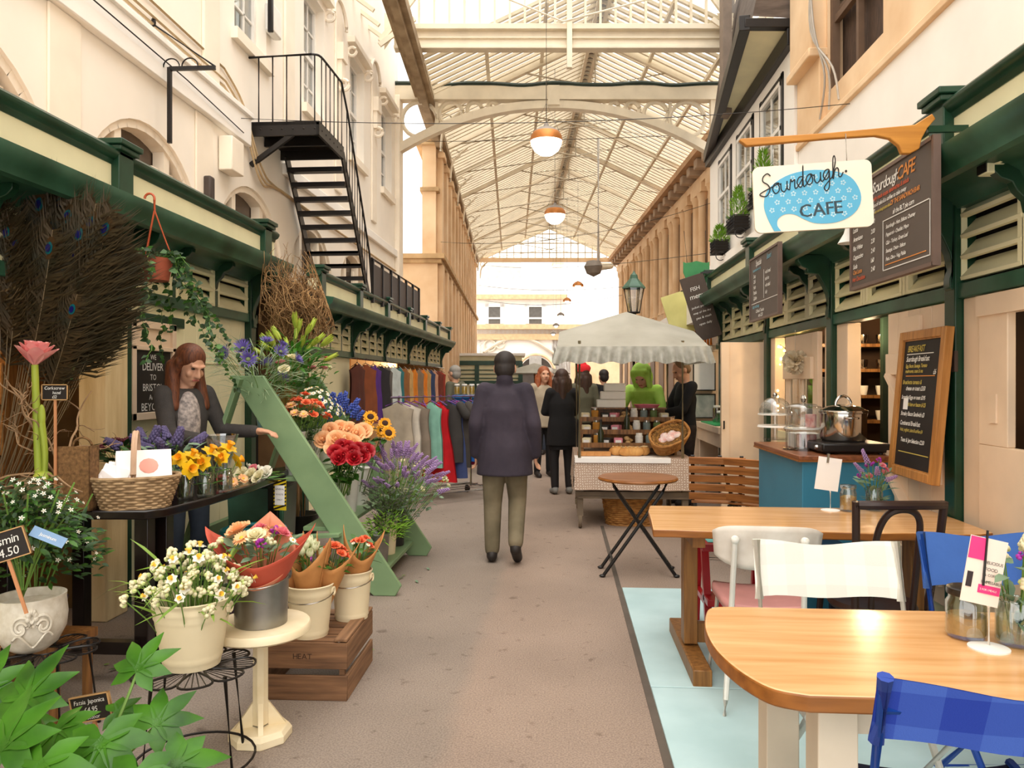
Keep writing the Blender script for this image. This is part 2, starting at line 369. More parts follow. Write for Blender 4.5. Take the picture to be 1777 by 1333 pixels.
# ================================================================== generic stall front
def stall(tagname, X0, sx, Y0, Y1, dz, posts, mull, lz0, lintel, pposts, skip=()):
    r = bpy.data.objects.new('wall_' + tagname, None); COL.objects.link(r); r['kind'] = 'structure'
    def q(o, y, z): return V((X0 + sx * o, y, z + dz))
    def prof(b, pl, y0, y1):
        k = len(pl); vs = [q(o, y, z) for y in (y0, y1) for o, z in pl]
        b.add(vs, [tuple(range(k)), tuple(range(2 * k - 1, k - 1, -1))] + [(i, k + i, k + (i + 1) % k, (i + 1) % k) for i in range(k)])
    def bx(b, o0, o1, y0, y1, z0, z1): b.bb(X0 + sx * o0, X0 + sx * o1, y0, y1, z0 + dz, z1 + dz)
    b = MB(); prof(b, [(-.1, 2.36), (.05, 2.36), (.07, 2.4), (.12, 2.43), (.29, 2.44), (.30, 2.40), (.33, 2.41), (.345, 2.45), (.37, 2.47), (.385, 2.52), (.385, 2.535), (.2, 2.56), (-.1, 2.56)], Y0, Y1)
    b.build('cornice', m_greenL, r)
    b = MB(); bx(b, .1, .2, Y0, Y1, 2.55, 2.76); b.build('frieze', m_pale, r)
    b = MB(); prof(b, [(.08, 2.74), (.205, 2.74), (.215, 2.765), (.235, 2.775), (.25, 2.8), (.25, 2.815), (.23, 2.835), (.08, 2.85)], Y0, Y1); b.build('coping', m_green, r)
    b = MB(); bx(b, -1.5, .1, Y0, Y1, 2.5, 2.6); b.build('roof_deck', m_stoneD, r)
    for y in pposts:
        b = MB(); bx(b, .1, .25, y - .075, y + .075, 2.54, 2.83); bx(b, .08, .275, y - .1, y + .1, 2.82, 2.85); bx(b, .09, .29, y - .115, y + .115, 2.85, 2.885); b.build('parapet_post', m_green, r, bevel=.006)
    for y in posts:
        b = MB(); bx(b, -.05, .06, y - .055, y + .055, 0 if y not in skip else lintel - .02, 2.4); b.build('post', m_green, r, bevel=.006)
        b = MB(); w = .036; pl = [(.05, 1.93), (.075, 1.95), (.075, 2.0), (.06, 2.05), (.075, 2.13), (.11, 2.21), (.15, 2.28), (.23, 2.29), (.23, 2.32), (.27, 2.34), (.30, 2.38), (.30, 2.43), (.05, 2.43)]
        prof(b, pl, y - w, y + w); b.build('bracket', m_green, r, bevel=.005)
    for y in mull:
        b = MB(); pl = [(0, 2.2), (.03, 2.22), (.04, 2.27), (.08, 2.31), (.1, 2.35), (.15, 2.37), (.18, 2.4), (.18, 2.43), (0, 2.43)]
        prof(b, pl, y - .025, y + .025); b.build('bracket', m_green, r, bevel=.004)
        b = MB(); bx(b, -.04, .03, y - .025, y + .025, lz0, 2.2); b.build('mullion', m_pale if sx < 0 else m_greenL, r)
    if lintel:
        b = MB(); bx(b, -.06, .045, Y0, Y1, lintel - .04, lintel + .04); b.build('lintel', m_greenL, r, bevel=.008)
    ys = sorted(list(posts) + list(mull) + [Y0, Y1])
    for a, c in zip(ys[:-1], ys[1:]):
        if c - a < .15: continue
        b = MB(); n = max(2, round((2.42 - lz0) / .115)); p = (2.42 - lz0) / n
        for i in range(n):
            z = lz0 + p * i
            prof(b, [(.03, z + .0), (.034, z + .018), (-.045, z + p * .95), (-.06, z + p * .95), (.0, z)], a + .03, c - .03)
        prof(b, [(.0, lz0), (.03, lz0), (.03, 2.42), (.0, 2.42)], a + .02, a + .06); prof(b, [(.0, lz0), (.03, lz0), (.03, 2.42), (.0, 2.42)], c - .06, c - .02)
        b.build('louvre_bank', m_pale, r)
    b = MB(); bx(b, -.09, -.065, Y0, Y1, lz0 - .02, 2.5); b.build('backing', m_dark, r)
    return r, bx
# ------------------------------------------------------------------ left stalls
LX = -2.85
rL, bxL = stall('left_stall_near', LX, 1, .3, 6.75, 0, (2.9, 4.64, 6.62), (.9, 1.6, 2.2, 3.5, 4.05, 5.28, 5.95), 2.07, 2.03, (2.3, 4.32, 6.5))
b = MB(); bxL(b, -.02, .04, 4.7, 5.42, 1.85, 1.925); b.build('rail', m_green, rL, bevel=.008)
b = MB()
for i in range(10): y = 4.7 + i * .196; bxL(b, -.06, .0, y, y + .193, 0, 2.06)
b.build('boarding', m_pale, rL, bevel=.004)
b = MB(); bxL(b, -.06, .012, 5.32, 5.36, .1, 1.85); bxL(b, -.06, .012, 5.45, 6.56, .1, .2); bxL(b, -.02, .01, 5.45, 6.56, 1.6, 1.61); b.build('batten', m_pale, rL)
b = MB(); bxL(b, -.08, .1, 4.36, 4.585, 0, 2.05); b.build('door_jamb', mat('weathered cream timber', '#ecd6a8', .7, col2='#d8bc88', scale=5, stretch=(3, 3, .4), bump=.2), rL, bevel=.01)
b = MB(); bxL(b, -.06, 0, .3, 2.85, 0, 2.06); b.build('boarding', m_pale, rL)
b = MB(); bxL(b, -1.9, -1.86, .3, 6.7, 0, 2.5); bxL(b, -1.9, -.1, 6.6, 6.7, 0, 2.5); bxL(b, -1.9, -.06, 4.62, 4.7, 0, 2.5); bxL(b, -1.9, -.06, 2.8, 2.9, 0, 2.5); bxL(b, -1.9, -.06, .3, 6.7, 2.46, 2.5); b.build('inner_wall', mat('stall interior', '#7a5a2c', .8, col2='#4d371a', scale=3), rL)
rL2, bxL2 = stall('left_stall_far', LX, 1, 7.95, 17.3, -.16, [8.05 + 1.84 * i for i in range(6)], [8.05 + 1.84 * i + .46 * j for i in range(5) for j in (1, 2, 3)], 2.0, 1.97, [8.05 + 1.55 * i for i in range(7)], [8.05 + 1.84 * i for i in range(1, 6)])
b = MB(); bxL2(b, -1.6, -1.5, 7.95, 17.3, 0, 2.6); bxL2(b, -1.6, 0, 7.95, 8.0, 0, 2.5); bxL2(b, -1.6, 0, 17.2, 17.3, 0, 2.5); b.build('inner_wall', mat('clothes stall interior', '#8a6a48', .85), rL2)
b = MB(); bxL2(b, -.06, 0, 8.0, 9.9, 0, 2.1); b.build('boarding', m_pale, rL2)
b = MB(); b.bb(-3.4, -3.3, 6.7, 8.0, 0, 2.6); b.bb(-3.4, -2.9, 6.7, 6.76, 0, 2.4); b.build('wall_passage', m_dark, kind='structure')
b = MB(); b.bb(-3.38, -2.62, 6.76, 7.95, 2.36, 2.44); b.build('trim_2', m_dark, kind='structure')
# ------------------------------------------------------------------ right stalls
RX = 2.1
rR, bxR = stall('right_stall', RX, -1, .3, 10.2, 0, (.5, 2.3, 4.1, 5.9, 7.7, 9.9), (1.1, 1.7, 2.9, 3.5, 4.7, 5.3, 6.5, 7.1, 8.25, 8.8, 9.35), 1.985, 1.93, (.6, 2.4, 3.85, 5.95, 7.65, 9.8))
mdr = m_door
b = MB(); bxR(b, -.08, .02, 5.63, 5.84, .0, 1.89); bxR(b, -.08, .02, 4.16, 4.24, 0, 1.89); bxR(b, -.08, .02, 7.5, 7.645, 0, 1.89); bxR(b, -.08, .02, 5.96, 6.1, 0, 1.89); bxR(b, -.08, .03, 7.755, 7.9, 0, 1.89); bxR(b, -.08, .02, 3.86, 4.04, 0, 1.89); bxR(b, -.08, .02, 3.0, 3.1, 0, 1.89); b.build('door_jamb', mdr, rR, bevel=.006)
b = MB(); bxR(b, -.05, .0, 4.24, 5.63, 0, .95); bxR(b, -.05, 0, 6.1, 7.5, 0, .98); bxR(b, -.05, .0, 4.05, 4.15, 0, 1.89); bxR(b, -.04, .01, 5.84, 5.96, 0, 1.89); b.build('boarding', m_pale, rR)
b = MB(); bxR(b, -.05, .0, 7.9, 8.65, 0, 1.89); bxR(b, -.05, 0, .3, 3.0, 0, 1.89); b.build('boarding', mat('sage panel', '#b9b78a', .6, var=.1, scale=2), rR)
b = MB()
bxR(b, -2.0, -1.95, .3, 10.2, 0, 2.5)
for y in (2.25, 4.02, 7.66, 10.1): bxR(b, -2.0, -.1, y, y + .06, 0, 2.5)
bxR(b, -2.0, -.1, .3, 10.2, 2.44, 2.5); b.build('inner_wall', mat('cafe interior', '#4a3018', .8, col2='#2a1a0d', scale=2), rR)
# far return porch with posters
b = MB(); b.bb(1.72, 2.1, 10.25, 10.4, 0, 1.9); b.bb(1.66, 2.1, 10.2, 10.42, 1.86, 1.95); b.build('wall_porch', m_door, kind='structure')
# ================================================================== big walls
WX = -3.4
def wallX(name, X, outline, holes, depth, m, sgn=1, kind='structure'):
    """wall face in plane x=X with arched/rect openings, extruded by depth away from the street"""
    bm = bmesh.new(); loops = []
    def ring(pts):
        vs = [bm.verts.new((X, y, z)) for y, z in pts]
        return [bm.edges.new((vs[i], vs[(i + 1) % len(vs)])) for i in range(len(vs))]
    es = ring(outline)
    for h in holes: es += ring(h)
    bmesh.ops.triangle_fill(bm, use_beauty=True, edges=es)
    g = bmesh.ops.extrude_face_region(bm, geom=bm.faces[:])
    bmesh.ops.translate(bm, verts=[v for v in g['geom'] if isinstance(v, bmesh.types.BMVert)], vec=(-sgn * depth, 0, 0))
    bmesh.ops.recalc_face_normals(bm, faces=bm.faces[:])
    me = bpy.data.meshes.new(name); bm.to_mesh(me); bm.free(); me.materials.append(m)
    o = link(name, me); o['kind'] = kind; return o
lun = [3.93, 5.97, 8.03, 10.05, 12.1]
def archpts(y, z, r, n=20): return [(y + r * cos(pi * i / n), z + r * sin(pi * i / n)) for i in range(n + 1)]
up = [5.95, 8.0, 10.1, 12.25, 14.35]
holes = [archpts(y, 2.68, .9) for y in lun] + [[(y - .42, 5.15), (y + .42, 5.15), (y + .42, 6.75), (y - .42, 6.75)] for y in up]
wallX('wall_left', WX, [(-3, 2.55), (15.35, 2.55), (15.35, 10.2), (-3, 10.2)], holes, .32, m_wallcream)
MB().bb(-6.5, WX - .01, 15.2, 15.34, 0, 7.3).build('wall_left_end', m_wallcream, kind='structure')
mwf = m_white
def win(n, X, sgn, y0, y1, z0, z1, fr, depth=.2, bars=(1, 1), gm=None, label=None):
    r = bpy.data.objects.new('window_%d' % n, None); COL.objects.link(r); r['kind'] = 'structure'
    xf = X - sgn * depth; b = MB(); t = .055
    for a in (y0, y1 - t): b.bb(xf - .04, xf + .04, a, a + t, z0, z1)
    for a in (z0, z1 - t, (z0 + z1) / 2 - t / 2): b.bb(xf - .045, xf + .045, y0, y1, a, a + t)
    for i in range(bars[0]): y = y0 + (y1 - y0) * (i + 1) / (bars[0] + 1); b.bb(xf - .02, xf + .02, y - .012, y + .012, z0, z1)
    for i in range(bars[1]):
        for h in (0, 1): z = z0 + (z1 - z0) / 2 * (h + (i + 1) / (bars[1] + 1)); b.bb(xf - .02, xf + .02, y0, y1, z - .012, z + .012)
    b.build('window_frame', fr, r)
    MB().bb(xf - .005, xf + .005, y0 + .03, y1 - .03, z0 + .03, z1 - .03).build('pane', gm or m_winglass, r)
    MB().bb(xf - sgn * .25 - .01, xf - sgn * .25 + .01, y0 - .1, y1 + .1, z0 - .1, z1 + .1).build('blind', mat('net blind', '#c9c3b4', .9), r)
    return r
for i, y in enumerate(up): win(i + 1, WX, 1, y - .42, y + .42, 5.15, 6.75, m_white, .16, (2, 1))
for i, y in enumerate(lun):
    r = bpy.data.objects.new('window_%d' % (10 + i), None); COL.objects.link(r); r['kind'] = 'structure'
    X = WX - .1; b = MB()
    ri = [V((X, y + .88 * cos(pi * k / 20), 2.68 + .88 * sin(pi * k / 20))) for k in range(21)]
    for k in range(20): b.bar(ri[k], ri[k + 1], .09, .14, up=(1, 0, 0))
    for dy in (-.36, .36): b.bar((X, y + dy, 2.5), (X, y + dy, 2.68 + .78), .09, .1, up=(1, 0, 0))
    b.bar((X, y - .88, 2.9), (X, y + .88, 2.9), .06, .08, up=(1, 0, 0)); b.bb(X - .03, X + .03, y - .88, y - .52, 2.5, 3.3)
    for dy in (-.04, .04): b.bar((X, y + .36 + dy * 3, 2.9), (X, y + .36 + dy * 3, 3.3), .1, .03, up=(1, 0, 0))
    b.build('window_frame', m_trimcream, r)
    b = MB(); b.poly([p + V((-.06, 0, 0)) for p in ri]); b.build('pane', mat('dark pane', '#5c4e42', .25, spec=.5), r)
b = MB(); b.bb(WX, WX + .07, -3, 7.85, 3.98, 4.3); b.bb(WX, WX + .1, -3, 7.85, 4.27, 4.33); b.build('trim_3', m_wallwhite, kind='structure', bevel=.01)
b = MB(); b.bb(WX, WX + .06, 8.9, 15.35, 3.98, 4.12); b.build('trim_4', m_wallwhite, kind='structure', bevel=.01)
b = MB()
for y in (4.95, 7.02, 9.1, 11.15, 13.3, 15.2): b.bb(WX, WX + .035, y - .16, y + .16, 4.33, 7.2)
for y in (4.95, 6.95): b.bb(WX, WX + .02, y - .22, y + .12, 2.6, 3.98)
b.bb(WX, WX + .1, 15.05, 15.4, 3.3, 7.3); b.build('trim_5', m_trimcream, kind='structure', bevel=.01)
b = MB()                                        # window hoods and scroll consoles on the upper wall
for y in up[1:]:
    b.bb(WX, WX + .12, y - .55, y + .55, 6.86, 6.95); b.bb(WX, WX + .07, y - .5, y + .5, 5.0, 5.12)
    for e in (-.5, .5): b.tube(arc((WX + .06, y + e, 6.72), .07, 0, 2 * pi, 10, 'xz'), .025, 6)
for y in (11.15, 13.3): b.bb(WX, WX + .13, y - .12, y + .12, 6.3, 6.55); b.bb(WX, WX + .1, y - .09, y + .09, 6.0, 6.3); b.tube(arc((WX + .1, y, 5.95), .08, 0, 2 * pi, 12, 'xz'), .03, 6); b.tube(arc((WX + .05, y, 6.9), .32, 0, pi, 14, 'yz'), .03, 6)
b.build('trim_6', m_trimcream, kind='structure')
b = MB()
for z, dx in ((4.42, .02), (4.47, .035), (4.6, .02)): b.tube([(WX + dx, -3, z), (WX + dx, 7.3, z)] + smooth([(WX + dx, 7.3, z), (WX + dx, 7.75, z - .2), (WX + dx + .05, 8.1, z - .75), (WX + dx, 8.8, 3.75), (WX + dx, 11, 3.72), (WX + dx, 15, 3.7)], 5)[1:], .012, 6)
b.build('trim_7', mat('painted pipe', '#c9ae86', .6), kind='structure')
b = MB(); b.tube([(WX + .11, -3, 4.22), (WX + .11, 3, 4.2), (WX + .1, 6.4, 4.12), (WX + .09, 7.6, 4.05)], .006, 5); b.build('trim_8', m_black, kind='structure')
# left eaves gutter
GL0 = MB(); GL0.bb(-1.9, -1.6, 11.0, 36, 7.16, 7.34); GL0.bb(-1.98, -1.85, 11.0, 36, 7.26, 7.4); GL0.bb(-1.82, -1.7, 11.0, 36, 7.06, 7.18); GL0.build('trim_9', mat('lead gutter', '#b09a7c', .8, col2='#8a7458', scale=3), kind='structure', M=CFM)
# right: cream wall, stone upper wall
RW = 3.0
MB().bb(RW, RW + .3, -3, 9.75, 2.62, 4.42).build('wall_right', m_wallwhite, kind='structure')
wallX('wall_right_upper', RW + .05, [(-3, 4.42), (9.75, 4.42), (9.75, 9.5), (-3, 9.5)], [[(7.35, 4.78), (8.85, 4.78), (8.85, 7.6), (7.35, 7.6)], [(3.35, 4.78), (5.25, 4.78), (5.25, 7.6), (3.35, 7.6)]], .3, m_stone, -1)
b = MB(); b.bb(RW - .04, RW + .05, -3, 9.75, 4.38, 4.46); b.build('trim_10', m_stone, kind='structure', bevel=.015)
b = MB(); b.bb(RW - .12, RW + .1, 8.9, 9.72, 5.3, 9.5); b.bb(RW - .03, RW + .1, 8.9, 9.72, 4.45, 5.3); b.bb(RW - .16, RW + .1, 8.86, 9.74, 5.22, 5.32); b.build('trim_11', m_stone, kind='structure', bevel=.015)
r = bpy.data.objects.new('window_20', None); COL.objects.link(r); r['kind'] = 'structure'
b = MB(); b.bb(RW + .22, RW + .26, 7.3, 8.9, 4.7, 7.6); b.build('shutter', mat('old dark timber', '#5a4536', .85, col2='#3a2b22', scale=6, stretch=(1, 8, 1), bump=.3), r)
b = MB(); b.bb(RW + .08, RW + .16, 7.35, 7.43, 4.78, 7.6); b.bb(RW + .08, RW + .16, 8.77, 8.85, 4.78, 7.6); b.bb(RW + .1, RW + .16, 7.35, 8.85, 5.55, 5.63); b.bb(RW + .1, RW + .16, 8.08, 8.14, 4.78, 7.6)
for i in range(9): b.bb(RW + .15, RW + .2, 7.4, 8.8, 5.7 + i * .12, 5.74 + i * .12)
b.build('window_frame', mat('weathered frame', '#6b5442', .8), r)
b = MB()
for j in range(3): b.tube(smooth([(RW - .14, 8.8 - .05 * j, 7.5), (RW - .15, 8.84 - .03 * j, 6.3), (RW - .14, 8.75 + .05 * j, 5.5), (RW - .05, 8.65 - .12 * j, 4.9), (RW - .02, 8.9 - .3 * j, 4.5)], 5), .012, 6)
b.build('trim_12', mat('grey conduit', '#bdb3a6', .5), kind='structure')
# ------------------------------------------------------------------ black and white building
BX = 2.95
wy = [(10.3, 11.3), (11.85, 12.8), (13.35, 14.25)]
wallX('wall_black_and_white', BX, [(9.76, 2.0), (15.2, 2.0), (15.2, 6.0), (9.76, 6.0)], [[(a, 4.25), (c, 4.25), (c, 5.5), (a, 5.5)] for a, c in wy], .2, m_wallwhite, -1)
for i, (a, c) in enumerate(wy):
    r = win(30 + i, BX, -1, a, c, 4.25, 5.5, m_white, .01, (1, 0))
    b = MB(); t = .09
    for y in (a - t, c): b.bb(BX - .02, BX + .05, y, y + t, 4.15, 5.6)
    b.bb(BX - .02, BX + .05, a - t, c + t, 5.5, 5.58); b.bb(BX - .04, BX + .05, a - t, c + t, 4.15, 4.23); b.build('black_surround', m_black, r, bevel=.006)
b = MB(); A, B, C = V((BX - .04, 9.76, 5.86)), V((BX - .04, 15.25, 5.86)), V((2.33, 9.76, 6.05))
b.bar(A, B, .1, .22); b.bar(A + V((0, .05, .17)), C + V((0, .05, 0)), .12, .12); b.bar(C + V((0, 0, 0)), B + V((0, .05, .1)), .14, .2); b.build('trim_13', m_black, kind='structure', bevel=.01)
b = MB(); b.poly([A + V((0, .05, .12)), C + V((.05, .05, 0)), B + V((0, 0, .1))]); b.build('trim_14', m_pale, kind='structure')
mgr = mat('grey slate cladding', '#6a5d54', .8, col2='#4c423b', scale=3, stretch=(1, 1, 6))
b = MB(); b.poly([C + V((.1, .0, .08)), B + V((.02, 0, .18)), B + V((.4, 0, 3)), C + V((.7, 0, 3))]); b.poly([C + V((.1, .0, .08)), C + V((.7, 0, 3)), (3.0, 9.76, 9), (3.0, 9.76, 6.08)]); b.build('wall_dormer', mgr, kind='structure')
b = MB(); b.bb(2.66, 2.8, 12.6, 12.9, 5.9, 8.2); b.build('trim_15', mat('grey post', '#8a7a6c', .8), kind='structure')
b = MB(); b.bb(1.85, 2.95, 10.2, 15.2, 2.3, 2.6); b.bb(2.9, 3.1, 10.2, 15.2, 0, 2.6); b.build('wall_white_base', m_wallwhite, kind='structure')
b = MB(); b.bb(BX - .1, BX, 9.76, 15.2, 3.55, 3.7); b.build('trim_16', m_wallwhite, kind='structure')
# ================================================================== far arcade (own frame)
def cf(b, name, m, kind='structure', **k): return b.build(name, m, kind=kind, M=CFM, **k)
b = MB(); b.bb(-3.2, -1.78, 17.9, 36, 0, 4.4); b.bb(-2.15, -1.82, 17.9, 36, 4.4, 7.3); cf(b, 'wall_left_stone', m_stone)
b = MB(); b.bb(-3.3, -1.6, 17.75, 36, 4.38, 4.5); b.bb(-3.25, -1.68, 17.82, 36, 4.28, 4.38); b.bb(-2.3, -1.72, 17.8, 36, 7.1, 7.3); b.bb(-2.2, -1.74, 17.85, 18.4, 6.0, 6.1); cf(b, 'trim_17', mat('cornice stone', '#d2b083', .85, col2='#a98a62', scale=3), bevel=.01)
b = MB()
for i in range(14):
    d = 18.3 + 1.3 * i
    b.bb(-1.82, -1.68, d - .2, d + .2, 4.5, 7.1); b.bb(-1.78, -1.66, d - .22, d + .22, 0, 4.28); b.bb(-1.8, -1.62, d - .26, d + .26, 6.85, 6.98)
cf(b, 'trim_18', m_stone, bevel=.01)
b = MB()
for i in range(13):
    d = 18.95 + 1.3 * i
    b.bb(-1.83, -1.79, d - .33, d + .33, 4.75, 6.6); b.bb(-1.79, -1.755, d - .33, d + .33, .4, 3.4); b.lathe([(0, 0), (.33, 0)], 12, M=Matrix.Translation((-1.754, d, 3.4)) @ Matrix.Rotation(pi / 2, 4, 'Y'))
cf(b, 'window_40', mat('deep stone window', '#8a6a4c', .5, col2='#5e4633', scale=.8))
b = MB(); b.bb(5.2, 6.5, 15, 36, 0, 7.3); cf(b, 'wall_right_stone', m_stone)
b = MB()
for i in range(13):
    d = 15.6 + 1.6 * i
    for e in (-.3, .3): b.lathe([(.17, 3.7), (.15, 3.75), (.13, 3.8), (.12, 6.3), (.16, 6.4), (.18, 6.5)], 10, (5.12, d + e, 0))
    b.bb(5.0, 5.2, d - .6, d + .6, 3.45, 3.7); b.bb(5.0, 5.2, d - .6, d + .6, 6.5, 6.75)
b.bb(5.0, 5.2, 15, 36, 3.3, 3.45); b.bb(5.02, 5.2, 15, 36, 6.75, 6.95); cf(b, 'trim_19', m_stone)
b = MB()
for i in range(26): b.bb(4.72, 5.2, 15.2 + .8 * i, 15.5 + .8 * i, 6.95, 7.2)
cf(b, 'trim_20', mat('modillion', '#b9a189', .8), bevel=.03)
b = MB()
for i in range(13): d = 16.4 + 1.6 * i; b.bb(5.17, 5.21, d - .38, d + .38, 3.8, 6.3); b.bb(5.17, 5.21, d - .4, d + .4, .3, 2.9)
cf(b, 'window_41', MC['deep stone window'])
b = MB(); b.bb(4.6, 5.3, 12.5, 36, 7.2, 7.36); cf(b, 'trim_21', m_stoneD)
# far cross building
Z = lambda py, d=44.0: CH + (HY - py) / F * d
Xc = lambda px, d=44.0: (px - 888.5) / F * d
b = MB(); b.bb(Xc(790), Xc(990), 44, 46, 0, Z(516)); cf(b, 'wall_far', m_wallwhite)
b = MB(); b.bb(Xc(780), Xc(984), 43.7, 44, Z(520), Z(512)); b.bb(Xc(780), Xc(1100), 43.6, 44, Z(572), Z(564)); b.bb(Xc(780), Xc(1100), 43.8, 44, Z(590), Z(580)); cf(b, 'trim_22', mat('far cornice', '#e3c296', .8))
b = MB(); b.poly([(Xc(790), 44, Z(512)), (Xc(982), 44, Z(512)), (Xc(976), 45, Z(484)), (Xc(790), 45, Z(484))]); b.bb(Xc(790), Xc(905), 45, 48, Z(484), Z(445)); cf(b, 'wall_far_roof', mat('pale slate', '#d8d2c8', .8))
b = MB(); b.bb(Xc(962), Xc(979), 45, 46, Z(500), Z(448)); b.bb(Xc(960), Xc(981), 44.9, 46.1, Z(452), Z(446)); cf(b, 'trim_23', m_trimcream)
n = 50
for px0, px1 in ((848, 868), (918, 940)):
    r = bpy.data.objects.new('window_%d' % n, None); COL.objects.link(r); r['kind'] = 'structure'; r.matrix_world = CFM; n += 1
    b = MB(); x0, x1 = Xc(px0), Xc(px1)
    for a, c, e, f in ((x0 - .2, x0, Z(562), Z(528)), (x1, x1 + .2, Z(562), Z(528)), (x0 - .2, x1 + .2, Z(533), Z(528)), (x0, x1, Z(554), Z(551))): b.bb(a, c, 43.9, 44.02, e, f)
    b.build('window_frame', m_white, r); MB().bb(x0, x1, 43.96, 43.99, Z(562), Z(532)).build('pane', mat('far dark pane', '#6d6a66', .2), r)
b = MB(); b.bb(Xc(780), Xc(1100), 44, 46, Z(566), Z(590)); b.bb(Xc(780), Xc(846), 44, 46, 0, Z(590)); b.bb(Xc(958), Xc(1100), 44, 46, 0, Z(590)); cf(b, 'wall_far_lower', m_stone)
b = MB(); pts = [(Xc(838 + 2.2 * i), 43.9, Z(616 - 30 * sin(pi * i / 60 + .12))) for i in range(0, 61)]
b.tube(pts, .1, 6)
for cx, cy, rr in ((850, 600, 10), (868, 598, 7)): b.tube(arc((Xc(cx), 43.9, Z(cy)), rr / F * 44, 0, 2 * pi, 20), .05, 6, closed=True)
cf(b, 'trim_24', m_bar)
b = MB(); b.lathe([(0, 0), (.95, 0), (.95, .1), (0, .1)], 24, M=Matrix.Translation((Xc(930), 43.6, Z(648))) @ Matrix.Rotation(pi / 2, 4, 'X'), a0=0, a1=pi); b.bb(Xc(903), Xc(957), 43.6, 43.8, 0, Z(648)); cf(b, 'window_60', mat('arched dark opening', '#4d443d', .6))
b = MB(); b.bb(Xc(918), Xc(939), 43.4, 43.5, Z(636), Z(618)); cf(b, 'window_61', mat('far lit pane', '#b9b5ae', .4))
b = MB(); b.tube(arc((Xc(930), 43.5, Z(648)), 1.08, 0, pi, 20), .1, 6); cf(b, 'trim_25', m_stone)
b = MB(); b.bb(Xc(985), Xc(1100), 46, 46.05, Z(562), Z(545)); cf(b, 'wall_terrace', mat('terrace railing glass', '#dfe6e8', .3))
# ================================================================== glazed roof
EL, ER, RG, ZE, ZR = -1.62, 5.22, 1.8, 7.34, 8.98; D0, D1 = 13.6, 36.0
rf = bpy.data.objects.new('ceiling', None); COL.objects.link(rf); rf['kind'] = 'structure'; rf.matrix_world = CFM
for e in (EL, ER):
    b = MB(); n = 92
    for i in range(n + 1): d = D0 + (D1 - D0) * i / n; b.bar((e, d, ZE), (RG, d, ZR), .065, .06)
    b.build('glazing_bars', m_bar, rf)
    b = MB()
    for t in (.0, .33, .66, .97): b.bar((e + (RG - e) * t, D0, ZE + (ZR - ZE) * t - .05), (e + (RG - e) * t, D1, ZE + (ZR - ZE) * t - .05), .07, .08)
    for i in range(9):
        d = 16.2 + 2.5 * i
        b.bar((e, d, ZE - .03), (RG, d, ZR - .08), .1, .14)
        m1 = V((e, d, ZE)).lerp(V((RG, d, ZR)), .5); b.tube([m1, (RG, d, ZE + .5)], .022, 5); b.tube([(e, d, ZE), (RG, d, ZE + .5)], .018, 5); b.tube([(RG, d, ZR), (RG, d, ZE + .5)], .018, 5)
        b.tube([V((e, d - 1.2, ZE)).lerp(V((RG, d - 1.2, ZR)), .66), (RG, d, ZR - .1)], .02, 5)
        s = 1 if e == EL else -1
        b.tube(smooth([(e + s * .08, d, ZE - .9), (e + s * .15, d, ZE - .4), (e + s * .5, d, ZE - .05)], 4), .03, 6)
        b.tube(arc((e + s * .2, d, ZE - .22), .12, 0, 2 * pi, 10), .018, 5, closed=True)
    b.build('roof_truss', m_bar, rf)
    b = MB(); b.quad((e, D0, ZE + .035), (RG, D0, ZR + .035), (RG, D1, ZR + .035), (e, D1, ZE + .035)); b.build('glazing', m_roofglass, rf)
MB().bb(RG - .22, RG + .22, D0, D1, ZR + .0, ZR + .08).build('ridge_cap', mat('ridge lead', '#8d8072', .8), rf)
# far gable and its tie
b = MB()
for i in range(21):
    x = EL + (ER - EL) * i / 20; zt = ZE + (ZR - ZE) * (1 - abs(x - RG) / (RG - EL)); b.bb(x - .02, x + .02, 35.9, 36, ZE, zt)
for k in (0.3, .75, 1.2): hw = (RG - EL) * (1 - k / (ZR - ZE)); b.bb(RG - hw, RG + hw, 35.9, 36, ZE + k - .02, ZE + k + .02)
b.build('gable_bars', m_bar, rf); b = MB(); b.poly([(EL, 36.02, ZE), (ER, 36.02, ZE), (RG, 36.02, ZR)]); b.build('gable_glazing', m_roofglass, rf)
MB().bb(EL - .3, ER + .3, 35.8, 36.1, ZE - .14, ZE + .03).build('gable_tie', m_stone, rf)
# near girder and clerestory
b = MB(); b.bb(-2.1, 4.2, 13.3, 13.5, 7.38, 7.44); b.bb(-2.1, 4.2, 13.35, 13.45, 7.44, 7.72); b.bb(-2.1, 4.2, 13.25, 13.5, 7.7, 7.8); b.bb(-2.1, 4.2, 13.31, 13.5, 7.56, 7.59); cf(b, 'ceiling_girder', m_bar, bevel=.01)
b = MB()
for i in range(26): x = -2.2 + .27 * i; b.bb(x - .02, x + .02, 13.36, 13.42, 7.78, 10.4)
b.bb(.97, 1.06, 13.2, 13.3, 7.0, 10.4); b.tube([(-1.9, 13.2, 9.0), (-.2, 13.2, 8.25), (.9, 13.2, 7.8), (2.8, 13.2, 8.3), (4.1, 13.2, 9.2)], .018, 5)
for s, x in ((1, -2.3), (-1, 4.1)): b.bar((x, 13.1, 7.4), (x + s * .9, 13.1, 8.6), .07, .1); b.bar((x, 13.0, 7.3), (x + s * .6, 13.1, 7.8), .05, .08)
cf(b, 'ceiling_clerestory', m_bar)
b = MB(); b.quad((-2.2, 13.44, 7.8), (4.6, 13.44, 7.8), (4.6, 13.44, 10.4), (-2.2, 13.44, 10.4)); cf(b, 'window_70', m_roofglass)
b = MB()
for s, x in ((-1, -2.25), (1, 4.05)):
    for i in range(7): d = 10.2 + .5 * i; b.bar((x, d, 7.5), (x + s * 1.5, d, 8.6), .05, .06)
    b.poly([(x, 13.2, 7.3), (x - s * .45, 13.2, 7.95), (x + s * .0, 13.2, 7.95)])
